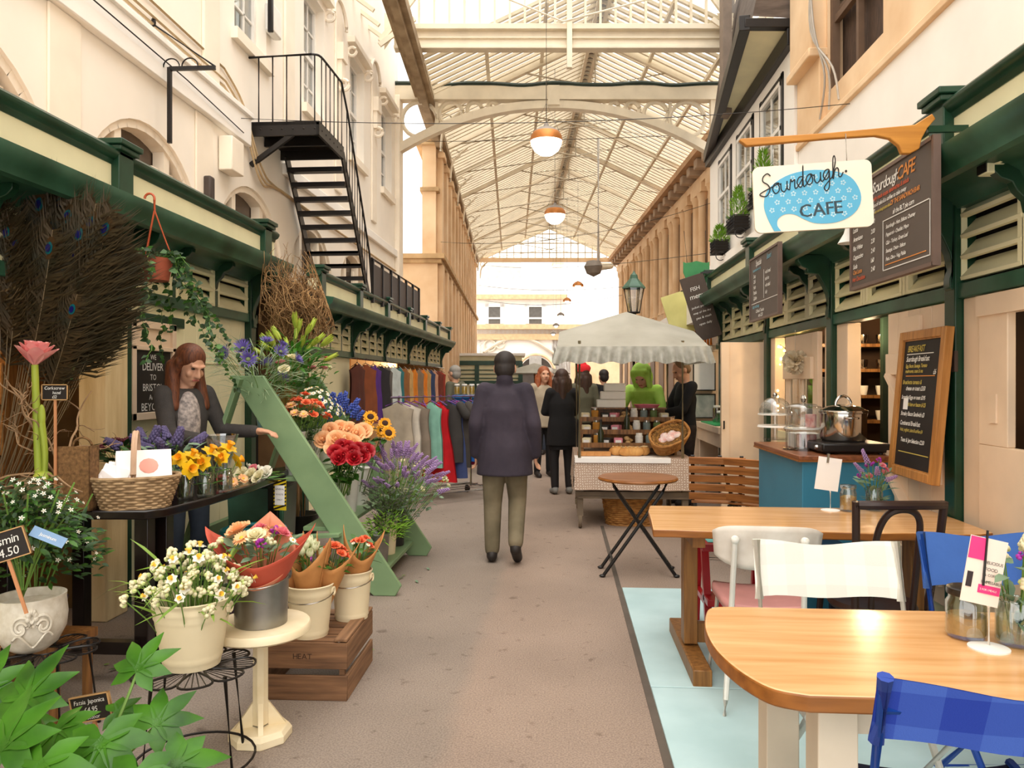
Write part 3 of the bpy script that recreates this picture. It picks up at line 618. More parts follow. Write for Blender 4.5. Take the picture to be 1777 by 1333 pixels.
cf(b, 'ceiling_near_bars', m_bar)
# arched tie beam
b = MB(); cx, hw, d = .85, 3.3, 15.4; pa = [V((cx + hw * t, d, 7.13 - .98 * abs(t) ** 2.1)) for t in [-1 + i / 16 for i in range(33)]]
for i in range(32): b.bar(pa[i], pa[i + 1], .16, .2, up=(0, 1, 0)) if False else b.bar(pa[i], pa[i + 1], .2, .16)
b.bb(cx - hw - .3, cx + hw + .6, d - .12, d + .12, 7.22, 7.5)
for s in (-1, 1):
    for x, rr in ((2.75, .36), (2.1, .24), (1.62, .15), (1.25, .09)): b.tube(arc((cx + s * x, d, 7.2 - rr), rr, 0, 2 * pi, 22), .045, 6, closed=True)
    b.bar((cx + s * (hw - .02), d, 6.1), (cx + s * (hw - .02), d, 7.3), .12, .14, up=(0, 1, 0)); b.bar((cx + s * 2.4, d, 6.7), (cx + s * 2.4, d, 7.2), .06, .06, up=(0, 1, 0))
b.bb(cx - .12, cx + .12, d - .14, d + .14, 7.1, 7.5); cf(b, 'beam_arched', m_bar, bevel=.008)
b = MB(); b.tube(smooth([(cx - hw - .3 + i * .6, d - .1, 7.53 + .03 * sin(i * 2.3)) for i in range(13)], 4), .045, 6); b.tube([(cx - hw - .25, d - .15, 7.5), (cx - hw - .2, d - .15, 6.2)], .03, 6); b.tube([(cx + hw + .15, d - .2, 7.5), (cx + hw + .15, d - .2, 5.8)], .02, 6)
cf(b, 'trim_26', mat('dark green cable', '#2c3a30', .5), kind='structure')
# overhead wires
b = MB()
for p, q, sag, rr in ((PX(410, 205, -3.38), PX(1475, 180, 2.98), .12, .004), (P(700, 245, 16), P(1228, 232, 15.5), .05, .006), (P(840, 460, 33), P(1225, 440, 15), .2, .006), (P(830, 495, 34), P(1110, 495, 25), .2, .008), (P(830, 520, 30), P(1080, 512, 30), .3, .008), (P(765, 420, 18), P(1235, 352, 15), .3, .005)):
    b.tube([p.lerp(q, t / 12) - V((0, 0, sag * (1 - (t / 6 - 1) ** 2))) for t in range(13)], rr, 4)
b.build('trim_27', m_black, kind='structure')
b = MB()
for t in range(3, 17): p = PX(410, 205, -3.38).lerp(PX(1475, 180, 2.98), t / 18 + .08); b.ell((p.x, p.y, p.z - .14), .018, 6, 4)
# ================================================================== people
def remeshed(b, name, voxel, mats, parent, it=3):
    me = bpy.data.meshes.new('tmp'); me.from_pydata([tuple(p) for p in b.v], [], b.f); o = bpy.data.objects.new('tmp', me); COL.objects.link(o)
    q = o.modifiers.new('r', 'REMESH'); q.mode = 'VOXEL'; q.voxel_size = voxel; q.use_smooth_shade = True
    q = o.modifiers.new('s', 'SMOOTH'); q.iterations = it; q.factor = .5
    dg = bpy.context.evaluated_depsgraph_get(); dg.update()
    m2 = bpy.data.meshes.new_from_object(o.evaluated_get(dg)); bpy.data.objects.remove(o)
    m2.materials.clear(); m2.materials.append(mats); m2.polygons.foreach_set('use_smooth', [True] * len(m2.polygons))
    return link(name, m2, parent)
def hand(b, w, d, nrm, side, curl=.5):
    w = V(w); d = V(d).normalized(); n = V(nrm); x = d.cross(n).normalized(); n = x.cross(d)
    M = Matrix(((x.x, d.x, n.x, 0), (x.y, d.y, n.y, 0), (x.z, d.z, n.z, 0), (0, 0, 0, 1)))
    b.ell(w + d * .05, (.042, .055, .018), 12, 8, M); b.cap(w - d * .02, w + d * .03, .026, .026)
    for i, (o, l) in enumerate(((-.03, .068), (-.01, .078), (.011, .073), (.03, .056))):
        p = w + d * .09 + x * o; a = p + (d * cos(curl * .6) - n * sin(curl * .6)) * l * .5; c = a + (d * cos(curl * 1.8) - n * sin(curl * 1.8)) * l * .5
        b.cap(p - d * .02, a, .0105, .0095, 8); b.cap(a, c, .0095, .008, 8)
    p = w + d * .03 - x * side * .03; a = p + (d * .6 - x * side * .8).normalized() * .035 - n * .01; b.cap(p, a, .014, .0115, 8); b.cap(a, a + (d - x * side * .15).normalized() * .032 - n * .008, .011, .009, 8)
def person(name_label, loc, rz, top, bottom, shoe, hairm, J=None, hair='short', H=1.0, vox=.011, coat=.0, slim=1.0, sleeve=1.0, skirt=None, neckline=1.39, face_pitch=0.0, hat=None, collar=False, hood=None, extra=None, tname='jacket'):
    r = thing('person', name_label, 'person', loc, rz, scale=H)
    j = dict(pel=(0, 0, .93), bel=(0, .0, 1.08), che=(0, .0, 1.28), nek=(0, .0, 1.45), hd=(0, .03, 1.585), fd=(0, 1, 0),
             hl=(-.085, 0, .9), hr=(.085, 0, .9), kl=(-.095, .02, .49), kr=(.095, .02, .49), al=(-.1, -.02, .085), ar=(.1, -.02, .085), tl=(-.115, .14, .03), tr=(.115, .14, .03),
             sl=(-.165, -.01, 1.4), sr=(.165, -.01, 1.4), el=(-.225, -.04, 1.12), er=(.225, -.04, 1.12), wl=(-.22, .07, .88), wr=(.22, .07, .88), pl=(-.3, 0, -.95), pr=(.3, 0, -.95))
    if J: j.update(J)
    j = {k: V(v) for k, v in j.items()}; s = slim
    hd, fd = j['hd'], j['fd'].normalized(); K = 1.1; sx = fd.cross(V((0, 0, 1))).normalized() * K; upv = sx.cross(fd).normalized() * K; fd = fd * K
    HM = Matrix(((sx.x, fd.x, upv.x, 0), (sx.y, fd.y, upv.y, 0), (sx.z, fd.z, upv.z, 0), (0, 0, 0, 1)))
    hp = lambda x, y, z: hd + sx * x + fd * y + upv * z
    b = MB()
    b.ell(hp(0, -.012, .03), (.074, .092, .093), 20, 14, HM); b.ell(hp(0, .03, -.035), (.056, .06, .08), 16, 12, HM); b.cap(hp(0, .068, -.085), hp(0, .06, -.09), .024, .026)
    b.cap(hp(0, .088, .02), hp(0, .108, -.02), .009, .014, 8); b.cap(hp(-.012, .098, -.022), hp(.012, .098, -.022), .011, .011, 8)
    b.cap(hp(-.022, .086, -.052), hp(.022, .086, -.052), .008, .008, 8)
    for e in (-1, 1): b.ell(hp(e * .076, -.01, .0), (.012, .024, .034), 8, 8, HM); b.cap(hp(e * .012, .086, .035), hp(e * .045, .076, .037), .01, .008, 8); b.ell(hp(e * .04, .066, -.02), (.02, .018, .022), 8, 6, HM)
    b.cap(j['nek'] - V((0, 0, .06)), hp(0, -.02, -.06), .052, .05)
    b.cap(j['che'], j['nek'] - V((0, 0, .05)), .11 * s, .055); b.cap(j['bel'], j['che'], .105 * s, .11 * s); b.cap(j['pel'], j['bel'], .11 * s, .1 * s)
    for q in 'lr':
        b.cap(j['nek'] - V((0, 0, .07)), j['s' + q], .05, .048); b.cap(j['s' + q], j['e' + q], .044 * s, .035 * s); b.cap(j['e' + q], j['w' + q], .036 * s, .024)
        d = j['w' + q] - j['e' + q]; hand(b, j['w' + q], j['p' + q + 'd'] if 'p' + q + 'd' in j else d, (0, -.4, 1) if abs(d.normalized().z) < .7 else (1 if q == 'l' else -1, 0, 0.1), 1 if q == 'l' else -1)
        b.cap(j['h' + q], j['k' + q], .082 * s, .052); b.cap(j['k' + q], j['a' + q], .05, .034); b.cap(j['a' + q] - V((0, .03, .03)), j['t' + q], .035, .03)
    remeshed(b, 'body', vox * .72, m_skin, r, 4)
    for e in (-1, 1):
        MB().ell(hp(e * .031, .074, .02), (.013, .009, .007), 8, 6, HM).build('eye', mat('eye', '#3a2a22', .3), r)
    MB().cap(hp(-.018, .0925, -.05), hp(.018, .0925, -.05), .0062, .0062, 6).build('lips', mat('lips', '#b5655c', .5), r)
    # clothes
    g = .016
    b = MB(); lo = j['pel'] - V((0, 0, .06 + coat)); kc = coat * .22
    rings = [(lo, .172 + kc, .125 + kc), (j['pel'] + V((0, 0, .02)), .17 + kc * .6, .122 + kc * .6), (j['bel'], .152 + kc * .5, .112 + kc * .4), (j['che'] - V((0, 0, .03)), .172 + kc * .3, .125), (j['nek'] - V((0, 0, .07)), .15, .095), (j['nek'] - V((0, 0, .015)), .075, .07)]
    vs = []; fs = []
    for c_, rx, ry in rings:
        for i in range(24): a = 2 * pi * i / 24; vs.append(c_ + V((rx * s * cos(a), ry * s * sin(a), 0)))
    for k in range(5):
        for i in range(24): fs.append((k * 24 + i, k * 24 + (i + 1) % 24, k * 24 + 24 + (i + 1) % 24, k * 24 + 24 + i))
    b.add(vs, fs + [tuple(range(23, -1, -1)), tuple(range(120, 144))])
    if collar: b.cap(j['nek'] - V((0, 0, .04)), j['nek'] + V((0, -.02, .06)), .075, .07)
    for q in 'lr':
        b.cap(j['nek'] - V((0, .0, .075)), j['s' + q], .062 * s, .068 * s); b.cap(j['s' + q], j['e' + q], .07 * s, .058 * s)
        w = j['e' + q].lerp(j['w' + q], max(.02, sleeve)); b.cap(j['e' + q], w, .058 * s, .05 * s)
    remeshed(b, tname, vox, top, r, 5)
    b = MB()
    for q in 'lr':
        b.cap(j['h' + q], j['k' + q], .1 * s, .07 * s); b.cap(j['k' + q], j['a' + q] + V((0, 0, .02)), .069 * s, (.055 if skirt is None else .042) * s); b.cap(j['pel'], j['h' + q], .118 * s, .1 * s)
    remeshed(b, 'trousers' if skirt is None else 'tights', vox, bottom, r, 4)
    if skirt is not None:
        b = MB(); zt = j['pel'].z + .02; b.lathe([(.13, zt), (.165, zt - .2), (.185, zt - .4), (.18, zt - .4), (.12, zt)], 24, (j['pel'].x, j['pel'].y, 0), sy=.85); b.build('skirt', skirt, r)
    for q in 'lr':
        b = MB(); a, t = j['a' + q], j['t' + q]; b.cap(a - V((0, .03, .03)), t, .046, .042); b.cap(a - V((0, .02, .02)), a + V((0, 0, .02)), .047, .047); remeshed(b, 'shoe', .012, shoe, r, 2)
    b = MB()
    if hair == 'short':
        b.ell(hp(0, -.025, .055), (.084, .092, .082), 16, 12, HM); b.ell(hp(0, -.05, .0), (.08, .065, .085), 14, 10, HM)
    elif hair == 'long':
        b.ell(hp(0, -.022, .05), (.088, .095, .086), 16, 12, HM); b.ell(hp(0, -.06, -.03), (.088, .065, .12), 14, 10, HM)
        for e in (-1, 1): b.cap(hp(e * .075, -.01, .03), hp(e * .08, -.005, -.13), .03, .035); b.cap(hp(e * .06, -.06, -.05), hd + V((e * .07, -.06, -.3)), .05, .03)
        b.cap(hp(0, -.08, -.05), hd + V((0, -.09, -.34)), .065, .05)
        for e in (-1, 1): b.cap(hp(e * .085, -.02, -.06), hd + V((e * .115, .0, -.27)), .045, .035); b.cap(hp(e * .085, -.04, -.02), hd + V((e * .12, -.05, -.3)), .045, .035)
    elif hair == 'bun':
        b.ell(hp(0, -.03, .05), (.085, .09, .084), 16, 12, HM); b.ell(hp(0, -.055, .0), (.076, .055, .07), 14, 10, HM); b.ell(hp(0, -.08, .1), (.04, .04, .04), 10, 8, HM)
    if b.v: remeshed(b, 'hair', .009, hairm, r, 3)
    if hat is not None:
        b = MB(); M = Matrix.Translation(hp(0, -.015, .045)) @ HM; b.lathe([(.098, .0), (.1, .03), (.092, .07), (.06, .1), (0, .108)], 20, M=M); b.lathe([(.098, 0), (.098, .012), (0, .012)], 20, M=M); b.build('hat', hat, r)
    if hood is not None:
        b = MB(); b.ell(hp(0, -.03, .05), (.11, .105, .1), 16, 12, HM); b.ell(hp(0, -.06, -.04), (.1, .08, .13), 14, 10, HM)
        for e in (-1, 1): b.cap(hp(e * .085, .03, .06), hp(e * .075, .03, -.1), .03, .04)
        b.cap(hp(-.07, .04, .1), hp(.07, .04, .1), .03, .03); remeshed(b, 'hood', .012, hood, r, 3)
    return r, j, hp
f_plum = mat('dark plum coat', '#3d3540', .85, col2='#2b2530', scale=5, bump=.1)
f_khaki = mat('khaki trousers', '#7d715a', .85, col2='#615843', scale=5)
f_charc = mat('charcoal cardigan', '#45413f', .9, scale=20, bump=.2)
f_denim = mat('dark denim', '#3a4352', .85, scale=9)
f_black = mat('black cloth', '#1c1a1b', .9, scale=8)
f_tights = mat('black tights', '#231f20', .7)
f_lime = mat('lime green hoodie', '#c8f27a', .8, col2='#a9dc55', scale=5)
f_red = mat('red wool', '#d9232b', .9)
f_grey = mat('grey shoe', '#8f8d89', .8)
f_dkshoe = mat('dark shoe', '#2a2320', .6)
h_auburn = mat('auburn hair', '#7a4427', .55, col2='#4a2818', scale=18, stretch=(6, 6, .6))
h_brown = mat('brown hair', '#4a3227', .55, col2='#2e1f18', scale=18, stretch=(6, 6, .6))
h_dark = mat('dark hair', '#2b2320', .6)
h_ginger = mat('ginger hair', '#b0643a', .6, col2='#84442a', scale=14)
h_sandy = mat('sandy hair', '#8a6a48', .6)
f_beige = mat('beige coat', '#b5a58e', .85)
f_olive = mat('olive jacket', '#5d5b4a', .85)
# man walking away up the aisle
c = G(876, 972); 
person('man walking away along the aisle in a dark plum jacket and khaki trousers', (c.x + .0, c.y, 0), TH * .2, f_plum, f_khaki, f_dkshoe, h_dark, hair='short', H=.985, coat=.16, slim=1.14, collar=True,
       J=dict(kl=(-.1, .0, .49), al=(-.1, -.06, .085), tl=(-.11, .1, .03), kr=(.1, .1, .5), ar=(.1, -.2, .17), tr=(.11, -.08, .04), el=(-.235, -.05, 1.13), er=(.24, -.06, 1.13), wl=(-.24, .03, .89), wr=(.25, .03, .89), fd=(0, 1, -.1)))
# florist behind the bench, looking down to her left hand (viewer's right)
c = P(322, 660, 4.95)
pr, j, hp = person('young woman florist with long auburn hair and charcoal cardigan behind the black bench', (c.x, c.y, 0), rad(243), f_charc, f_denim, f_dkshoe, h_auburn, hair='long', H=.985, slim=.9, sleeve=.9, tname='cardigan',
       J=dict(fd=(.0, .9, -.5), hd=(0, .045, 1.585), er=(.21, .12, 1.14), wr=(.08, .33, 1.1), el=(-.25, .05, 1.14), wl=(-.32, .33, 1.14), pr=(0, 0, -1)))
b = MB(); b.ell((.03, .07, 1.22), (.085, .068, .2), 16, 12); remeshed(b, 'blouse', .011, mat('patterned blouse', '#cfc0b8', .8, col2='#77706f', scale=40), pr, 3)
# woman in black seen from behind
c = G(975, 857)
pr, j, hp = person('woman seen from behind with long brown hair, black coat, black tights and grey shoes', (c.x, c.y, 0), rad(10), f_black, f_tights, f_grey, h_brown, hair='long', H=.94, coat=.2, J=dict(er=(.2, .12, 1.12), wr=(.1, .3, 1.1), el=(-.23, .06, 1.13), wl=(-.1, .3, 1.1), al=(-.1, -.03, .085), kl=(-.11, .0, .49)))
b = MB(); b.lathe([(.15, .95), (.18, .75), (.185, .62), (.175, .62), (.13, .95)], 20, sy=.8); b.build('coat_skirt', f_black, pr)
# person with red bobble hat beyond her
c = P(1012, 700, 10.9)
pr, j, hp = person('person in a red bobble hat and dark olive jacket beyond the woman in black', (c.x, c.y, 0), rad(30), f_olive, f_black, f_dkshoe, h_brown, hair='long', H=.98, vox=.014, hat=f_red)
for dx, dz in ((-.06, .1), (.06, .09), (0, .13)): MB().ell(hp(dx, -.03, dz), .055, 10, 8).build('bobble', f_red, pr)
# stallholder in lime hoodie leaning over the stall (facing viewer)
c = P(1112, 700, 9.35)
person('stallholder in a lime green hoodie leaning forward over the food stall', (c.x + .08, c.y + .1, 0), rad(165), f_lime, f_denim, f_dkshoe, h_brown, hair='none', H=1.02, vox=.013, hood=f_lime, tname='hoodie', sleeve=.35,
       J=dict(bel=(0, .04, 1.08), che=(0, .16, 1.25), nek=(0, .27, 1.38), hd=(0, .36, 1.49), fd=(.15, .8, -.7), sl=(-.165, .22, 1.33), sr=(.165, .22, 1.33), el=(-.24, .33, 1.1), er=(.25, .33, 1.1), wl=(-.1, .55, 1.03), wr=(.14, .57, 1.03), pel=(0, -.02, .93)))
# woman in black at right of stall
c = P(1186, 700, 8.9)
person('person with short sandy hair and black jumper standing beside the food stall', (c.x + .02, c.y, 0), rad(105), f_black, mat('patterned dark trousers', '#3a2c26', .85, col2='#1c1614', scale=12), f_dkshoe, h_sandy, hair='bun', H=1.0, vox=.013, tname='jumper',
       J=dict(fd=(0, .85, -.5), hd=(0, .05, 1.585), el=(-.2, .12, 1.13), er=(.22, .12, 1.13), wl=(-.12, .36, 1.08), wr=(.12, .36, 1.08)))
# passers-by further off
c = P(932, 720, 11.5); person('woman with curly ginger hair and beige coat facing down the aisle', (c.x + .1, c.y, 0), rad(200), f_beige, f_black, f_dkshoe, h_ginger, hair='long', H=.98, vox=.016, coat=.1)
c = P(790, 720, 12.5); person('man in an olive jacket browsing beside the yellow jars', (c.x, c.y, 0), rad(60), f_olive, f_denim, f_dkshoe, mat('grey hair', '#9a948c', .7), hair='short', H=1.0, vox=.016)
c = P(953, 720, 15); person('shopper in a pale grey coat beyond the ginger haired woman', (c.x, c.y, 0), rad(170), mat('pale grey coat', '#a9a49c', .9), f_denim, f_dkshoe, mat('white hair', '#d5cfc5', .8), hair='short', H=1.0, vox=.018)
c = P(1048, 720, 13.5); person('shopper in a black coat seen through the stall', (c.x, c.y, 0), rad(20), f_black, f_black, f_dkshoe, h_dark, hair='short', H=.97, vox=.018)
# ================================================================== flower kit
def bloom_daisy(name, pc, cc, n=12, l=.03, w=.012, cup=.3, rows=1, cr=.008, ch=.006):
    b = MB()
    for k in range(rows):
        for i in range(n):
            a = 2 * pi * (i + .5 * k) / n + U(-.1, .1); c = cup + .5 * k
            b.leaf((cos(a) * cr * .6, sin(a) * cr * .6, .001 * k), (cos(a) * cos(c), sin(a) * cos(c), sin(c)), l * (1 - .2 * k) * U(.9, 1.1), w, (-cos(a) * sin(c), -sin(a) * sin(c), cos(c)), bend=.15, k=3, prof=(.3, .9, 1, .1), fold=.1)
    b.m = 1; b.ell((0, 0, ch * .3), (cr, cr, ch), 8, 5); return b.proto(name, [pc, cc])
def bloom_rose(name, m, r=.03, layers=4):
    b = MB()
    for k in range(layers):
        rr = r * (.3 + .7 * k / (layers - 1)); n = 3 + k
        for i in range(n):
            a = 2 * pi * i / n + k * .7; h = r * (1.3 - .2 * k) * U(.9, 1.1); half = pi / n * U(1.05, 1.3); M = Matrix.Rotation(a + U(-.2, .2), 4, 'Z'); fl = .12 + .6 * k / layers
            b.grid(4, 3, lambda u, v: M @ V((rr * (.35 + .65 * v ** .7 + fl * v ** 4) * cos((u - .5) * 2 * half), rr * (.35 + .65 * v ** .7 + fl * v ** 4) * sin((u - .5) * 2 * half), h * (v - .18 * fl * v ** 5) * (1 - .4 * (2 * u - 1) ** 4))))
    b.ell((0, 0, r * .6), (r * .3, r * .3, r * .5), 8, 6); return b.proto(name, [m])
def bloom_daff(name, p, t, r=.033):
    b = MB()
    for i in range(6): a = 2 * pi * i / 6; b.leaf((0, 0, 0), (cos(a), sin(a), .15), r, r * .72, (-.1 * cos(a), -.1 * sin(a), 1), bend=.1, k=3, prof=(.4, 1, .9, .05), fold=.08)
    b.m = 1; b.lathe([(r * .18, 0), (r * .25, r * .3), (r * .3, r * .55), (r * .42, r * .68), (r * .36, r * .62), (r * .1, r * .1)], 12); return b.proto(name, [p, t])
def bloom_tulip(name, m, r=.02, h=.05):
    b = MB()
    for i in range(6):
        M = Matrix.Rotation(2 * pi * i / 6, 4, 'Z'); k = .9 if i % 2 else 1
        b.grid(3, 4, lambda u, v: M @ V((r * k * sin(min(1, v * 1.15) * pi * .62 + .25) * cos((u - .5) * 1.5), r * k * sin(min(1, v * 1.15) * pi * .62 + .25) * sin((u - .5) * 1.5 * (1 - v ** 4)), h * v)))
    return b.proto(name, [m])
def bloom_spike(name, m, n=40, h=.12, r=.018, s=.007):
    b = MB()
    for i in range(n):
        t = i / n; a = i * 2.4; rr = r * (1 - .6 * t); b.ell((rr * cos(a), rr * sin(a), h * t), (s, s, s * 1.2), 6, 4)
    return b.proto(name, [m])
def bloom_cluster(name, m, n=14, r=.03, s=.009, m2=None):
    b = MB()
    for i in range(n):
        q = V((U(-1, 1), U(-1, 1), U(-.3, 1))).normalized() * r * U(.7, 1); b.m = 1 if m2 and i % 3 == 0 else 0; b.ell(q, s * U(.7, 1.2), 6, 5)
    return b.proto(name, [m, m2] if m2 else [m])
def bouquet(name, label, cat, base, n, R0, R1, h, protos, pname, sc=1.0, leafm=None, nl=30, ll=.06, lw=.025, stemm=None, group=None, lean=(0, 0), dome=.35, up=.5, jit=.02, ln='foliage', stems=True, hmin=.15, squash=1.0):
    """a bunch: stems rise from radius R0 at base to radius R1 at height h, blooms on the ends"""
    t = thing(name, label, cat, base, group=group); b = MB(); stemm = stemm or m_stem; tips = []
    for i in range(n):
        a = i * 2.399963; q = math.sqrt((i + .5) / max(n, 1)); x, y = q * cos(a), q * sin(a)
        tip = V((x * R1 + lean[0] * (.5 + .5 * q) + U(-jit, jit), (y * R1 * squash + lean[1]) + U(-jit, jit), h * (1 - dome * q * q) + U(-jit, jit)))
        tips.append((tip, V((x * up * 1.2 + lean[0], y * up * 1.2 + lean[1] - .12, 1 - .6 * q * up))))
        if stems: s0 = V((x * R0, y * R0, 0)); b.tube([s0, s0.lerp(tip, .55) + V((0, 0, h * .06)), tip], .0022, 4)
    b.m = 1
    for i in range(nl):
        a = U(0, 2 * pi); q = math.sqrt(U(0, 1)); z = U(hmin, .95); f = R0 + (R1 - R0) * z
        p = V((f * q * cos(a) + lean[0] * z, f * q * sin(a) * squash + lean[1] * z, h * z * (1 - dome * q * q * .6)))
        b.leaf(p, (cos(a) + U(-.5, .5), sin(a) + U(-.5, .5), U(.0, 1.2)), ll * U(.6, 1.2), lw * U(.7, 1.2), (U(-.4, .4), U(-.6, .2), 1), bend=U(.1, .5), k=3)
    if b.v: b.build(ln, [stemm, leafm or m_leaf], t)
    for i, (tip, d) in enumerate(tips):
        if protos: link(pname, protos[i % len(protos)], t, tip, d, sc * U(.85, 1.15), U(0, 6))
    return t
def bucket(name, label, loc, r0, r1, h, m, group=None, rings=(), ears=True, cat='bucket', handle=True):
    t = thing(name, label, cat, loc, group=group); b = MB(); pf = [(0, .004), (r0 * .96, .004), (r0, 0)]
    for k in range(1, 24):
        z = h * k / 24; r = r0 + (r1 - r0) * k / 24; pf.append((r + (.003 if any(abs(z / h - q) < .022 for q in rings) else 0), z))
    pf += [(r1 + .004, h - .004), (r1 + .005, h), (r1, h + .003), (r1 - .003, h - .003), (r0 - .003, .01), (0, .01)]
    b.lathe(pf, 32); b.build('shell', m, t, sharp=60)
    if ears:
        for e in (-1, 1): b = MB(); b.tube(arc((e * (r1 + .006), 0, h * .86), .018, -pi / 2, pi / 2, 8, 'yz') , .004, 6); b.ell((e * (r1 + .0), 0, h * .86), (.006, .025, .02), 8, 6); b.build('handle_lug', m, t)
        if handle: b = MB(); b.tube([V((-cos(a) * (r1 + .01), -.02 - .9 * r1 * sin(a) * .25 - r1 * .75 * sin(a), h * .86 - .28 * r1 * sin(a))) for a in [pi * i / 16 for i in range(17)]], .0028, 6); b.build('handle', m_steel, t)
    return t
def plate(name, label, loc, w, h, lines, rz=0, tilt=0, roll=0, stick=None, frame=.004, cat='price label', m=None, fm=None):
    t = thing(name, label, cat, loc); t.rotation_euler = (tilt, roll, rz); b = MB()
    z0 = stick or 0
    b.bb(-w / 2, w / 2, -.004, .004, z0, z0 + h); b.build('slate', m or m_slateD, t)
    b = MB()
    for a in ((-w / 2, w / 2, z0, z0 + frame), (-w / 2, w / 2, z0 + h - frame, z0 + h), (-w / 2, -w / 2 + frame, z0, z0 + h), (w / 2 - frame, w / 2, z0, z0 + h)): b.bb(a[0], a[1], -.007, .005, a[2], a[3])
    b.build('frame', fm or mat('light label wood', '#c69a66', .6), t)
    b = MB()
    for s, x, z, sz in lines: b.text(s, face((x, -.0055, z0 + z), (1, 0, 0)), sz, 'C', .15)
    if b.v: b.build('lettering', m_chalk, t)
    if stick: b = MB(); b.bb(-.006, .006, -.003, .003, 0, z0 + .02); b.build('stick', mat('stick wood', '#c98a5e', .6), t)
    return t
y_petal = mat('yellow petal', '#f6c614', .5, trans=.2); o_petal = mat('orange petal', '#f0872a', .5); pe_petal = mat('peach petal', '#f8c896', .5, col2='#f2b27c', trans=.15); r_petal = mat('red petal', '#b8101f', .45, col2='#8a0a16')
w_petal = mat('white petal', '#f8f4e6', .5, trans=.2, var=.04); pk_petal = mat('pink petal', '#f09aa6', .45, col2='#e27886', scale=20, trans=.2); pu_petal = mat('purple petal', '#6a5aa8', .6); li_petal = mat('lilac petal', '#a988b8', .6); bl_petal = mat('blue petal', '#4a5cb0', .6)
ma_petal = mat('magenta petal', '#a02a9a', .6); cr_petal = mat('cream petal', '#f5ecc4', .5, trans=.15); ye_cen = mat('yellow centre', '#eab93c', .7); br_cen = mat('brown centre', '#3a2114', .9); bg_petal = mat('burgundy petal', '#5a1826', .6); gy_bud = mat('green yellow bud', '#c9cf58', .5, col2='#9fb63e', scale=20, trans=.15)
co_petal = mat('coral petal', '#f0744a', .5)
pr_daff = bloom_daff('daffodil', y_petal, mat('daffodil trumpet', '#f3a416', .5)); pr_narc = bloom_daff('narcissus', w_petal, mat('pale yellow cup', '#f3c84a', .5), .021); pr_rosep = bloom_rose('peach rose', pe_petal, .034); pr_roser = bloom_rose('red rose', r_petal, .03)
pr_roseo = bloom_rose('orange spray rose', co_petal, .02); pr_gerb = bloom_daisy('gerbera', pe_petal, ye_cen, 18, .034, .01, .1, 2, .01); pr_sun = bloom_daisy('sunflower', mat('golden petal', '#f2a91a', .5, trans=.15), br_cen, 20, .04, .014, .15, 2, .026, .012)
pr_cham = bloom_daisy('chamomile', w_petal, ye_cen, 9, .012, .006, .1, 1, .004, .003); pr_spike = bloom_spike('lilac spike', li_petal); pr_blue = bloom_spike('blue spike', bl_petal, 30, .09, .02, .009); pr_hya = bloom_spike('hyacinth', mat('dusky purple petal', '#5f567f', .6, col2='#4a4064', scale=30), 44, .09, .024, .011)
pr_tulip = bloom_tulip('white tulip', mat('white tulip', '#f3f1dc', .5, col2='#dfe6b8', trans=.2)); pr_lily = bloom_tulip('lily bud', gy_bud, .016, .1); pr_pinkc = bloom_rose('pink carnation', pk_petal, .02); pr_crm = bloom_rose('cream rose', cr_petal, .028); pr_whc = bloom_rose('white carnation', w_petal, .032)
pr_mag = bloom_cluster('magenta cluster', ma_petal, 14, .018, .007); pr_wbud = bloom_cluster('white bud cluster', cr_petal, 12, .016, .008, mat('bud green', '#c8d48a', .5)); pr_berry = bloom_cluster('burgundy cluster', bg_petal, 14, .02, .008); pr_thist = bloom_daisy('thistle', pu_petal, mat('thistle green', '#7c8a58', .7), 22, .05, .006, .7, 2, .014, .014)
# ================================================================== black bench with curved front
z0 = .84
t = thing('display_bench', 'long black bench with a bowed front edge carrying baskets and cut flowers', 'table')
out = [(-2.78, 3.42), (-2.0, 3.47), (-1.93, 3.55), (-1.88, 3.9), (-1.86, 4.4), (-1.88, 4.9), (-1.95, 5.3), (-2.02, 5.34), (-2.14, 5.0), (-2.2, 4.5), (-2.3, 4.25), (-2.5, 4.12), (-2.78, 4.1)]
b = MB(); b.prism([tuple(p[:2]) for p in out], .045, Matrix.Translation((0, 0, z0 - .045))); b.build('tabletop', mat('black gloss paint', '#1a1210', .2, var=.15), t, bevel=.008)
for x, y in ((-2.05, 3.56), (-2.72, 3.5), (-2.0, 5.1), (-2.68, 4.02), (-2.02, 3.68)):
    b = MB(); b.bb(x - .035, x + .035, y - .035, y + .035, 0, z0 - .045); b.build('leg', MC['black gloss paint'], t, bevel=.004)
b = MB(); b.bb(-2.72, -2.05, 3.48, 3.53, .14, .2); b.build('stretcher', MC['black gloss paint'], t)
# wicker basket of white packets
def wicker(name, col='#a98d68'):
    if name in MC: return MC[name]
    m = mat(name, col, .75, var=.2, scale=30); nt = m.node_tree; N = nt.nodes; L = nt.links
    tc = N.new('ShaderNodeTexCoord'); wv = N.new('ShaderNodeTexWave'); wv.bands_direction = 'Z'; wv.inputs['Scale'].default_value = 22; wv.inputs['Distortion'].default_value = 6; wv.inputs['Detail Scale'].default_value = 3
    L.new(tc.outputs['Object'], wv.inputs['Vector']); bp = N.new('ShaderNodeBump'); bp.inputs['Strength'].default_value = .8; bp.inputs['Distance'].default_value = .012
    L.new(wv.outputs['Fac'], bp.inputs['Height']); L.new(bp.outputs['Normal'], N['Principled BSDF'].inputs['Normal'])
    mx = N.new('ShaderNodeMixRGB'); mx.blend_type = 'MULTIPLY'; mx.inputs[0].default_value = .6; src = N['Principled BSDF'].inputs['Base Color'].links[0].from_socket
    L.new(src, mx.inputs[1]); L.new(wv.outputs['Color'], mx.inputs[2]); L.new(mx.outputs[0], N['Principled BSDF'].inputs['Base Color']); return m
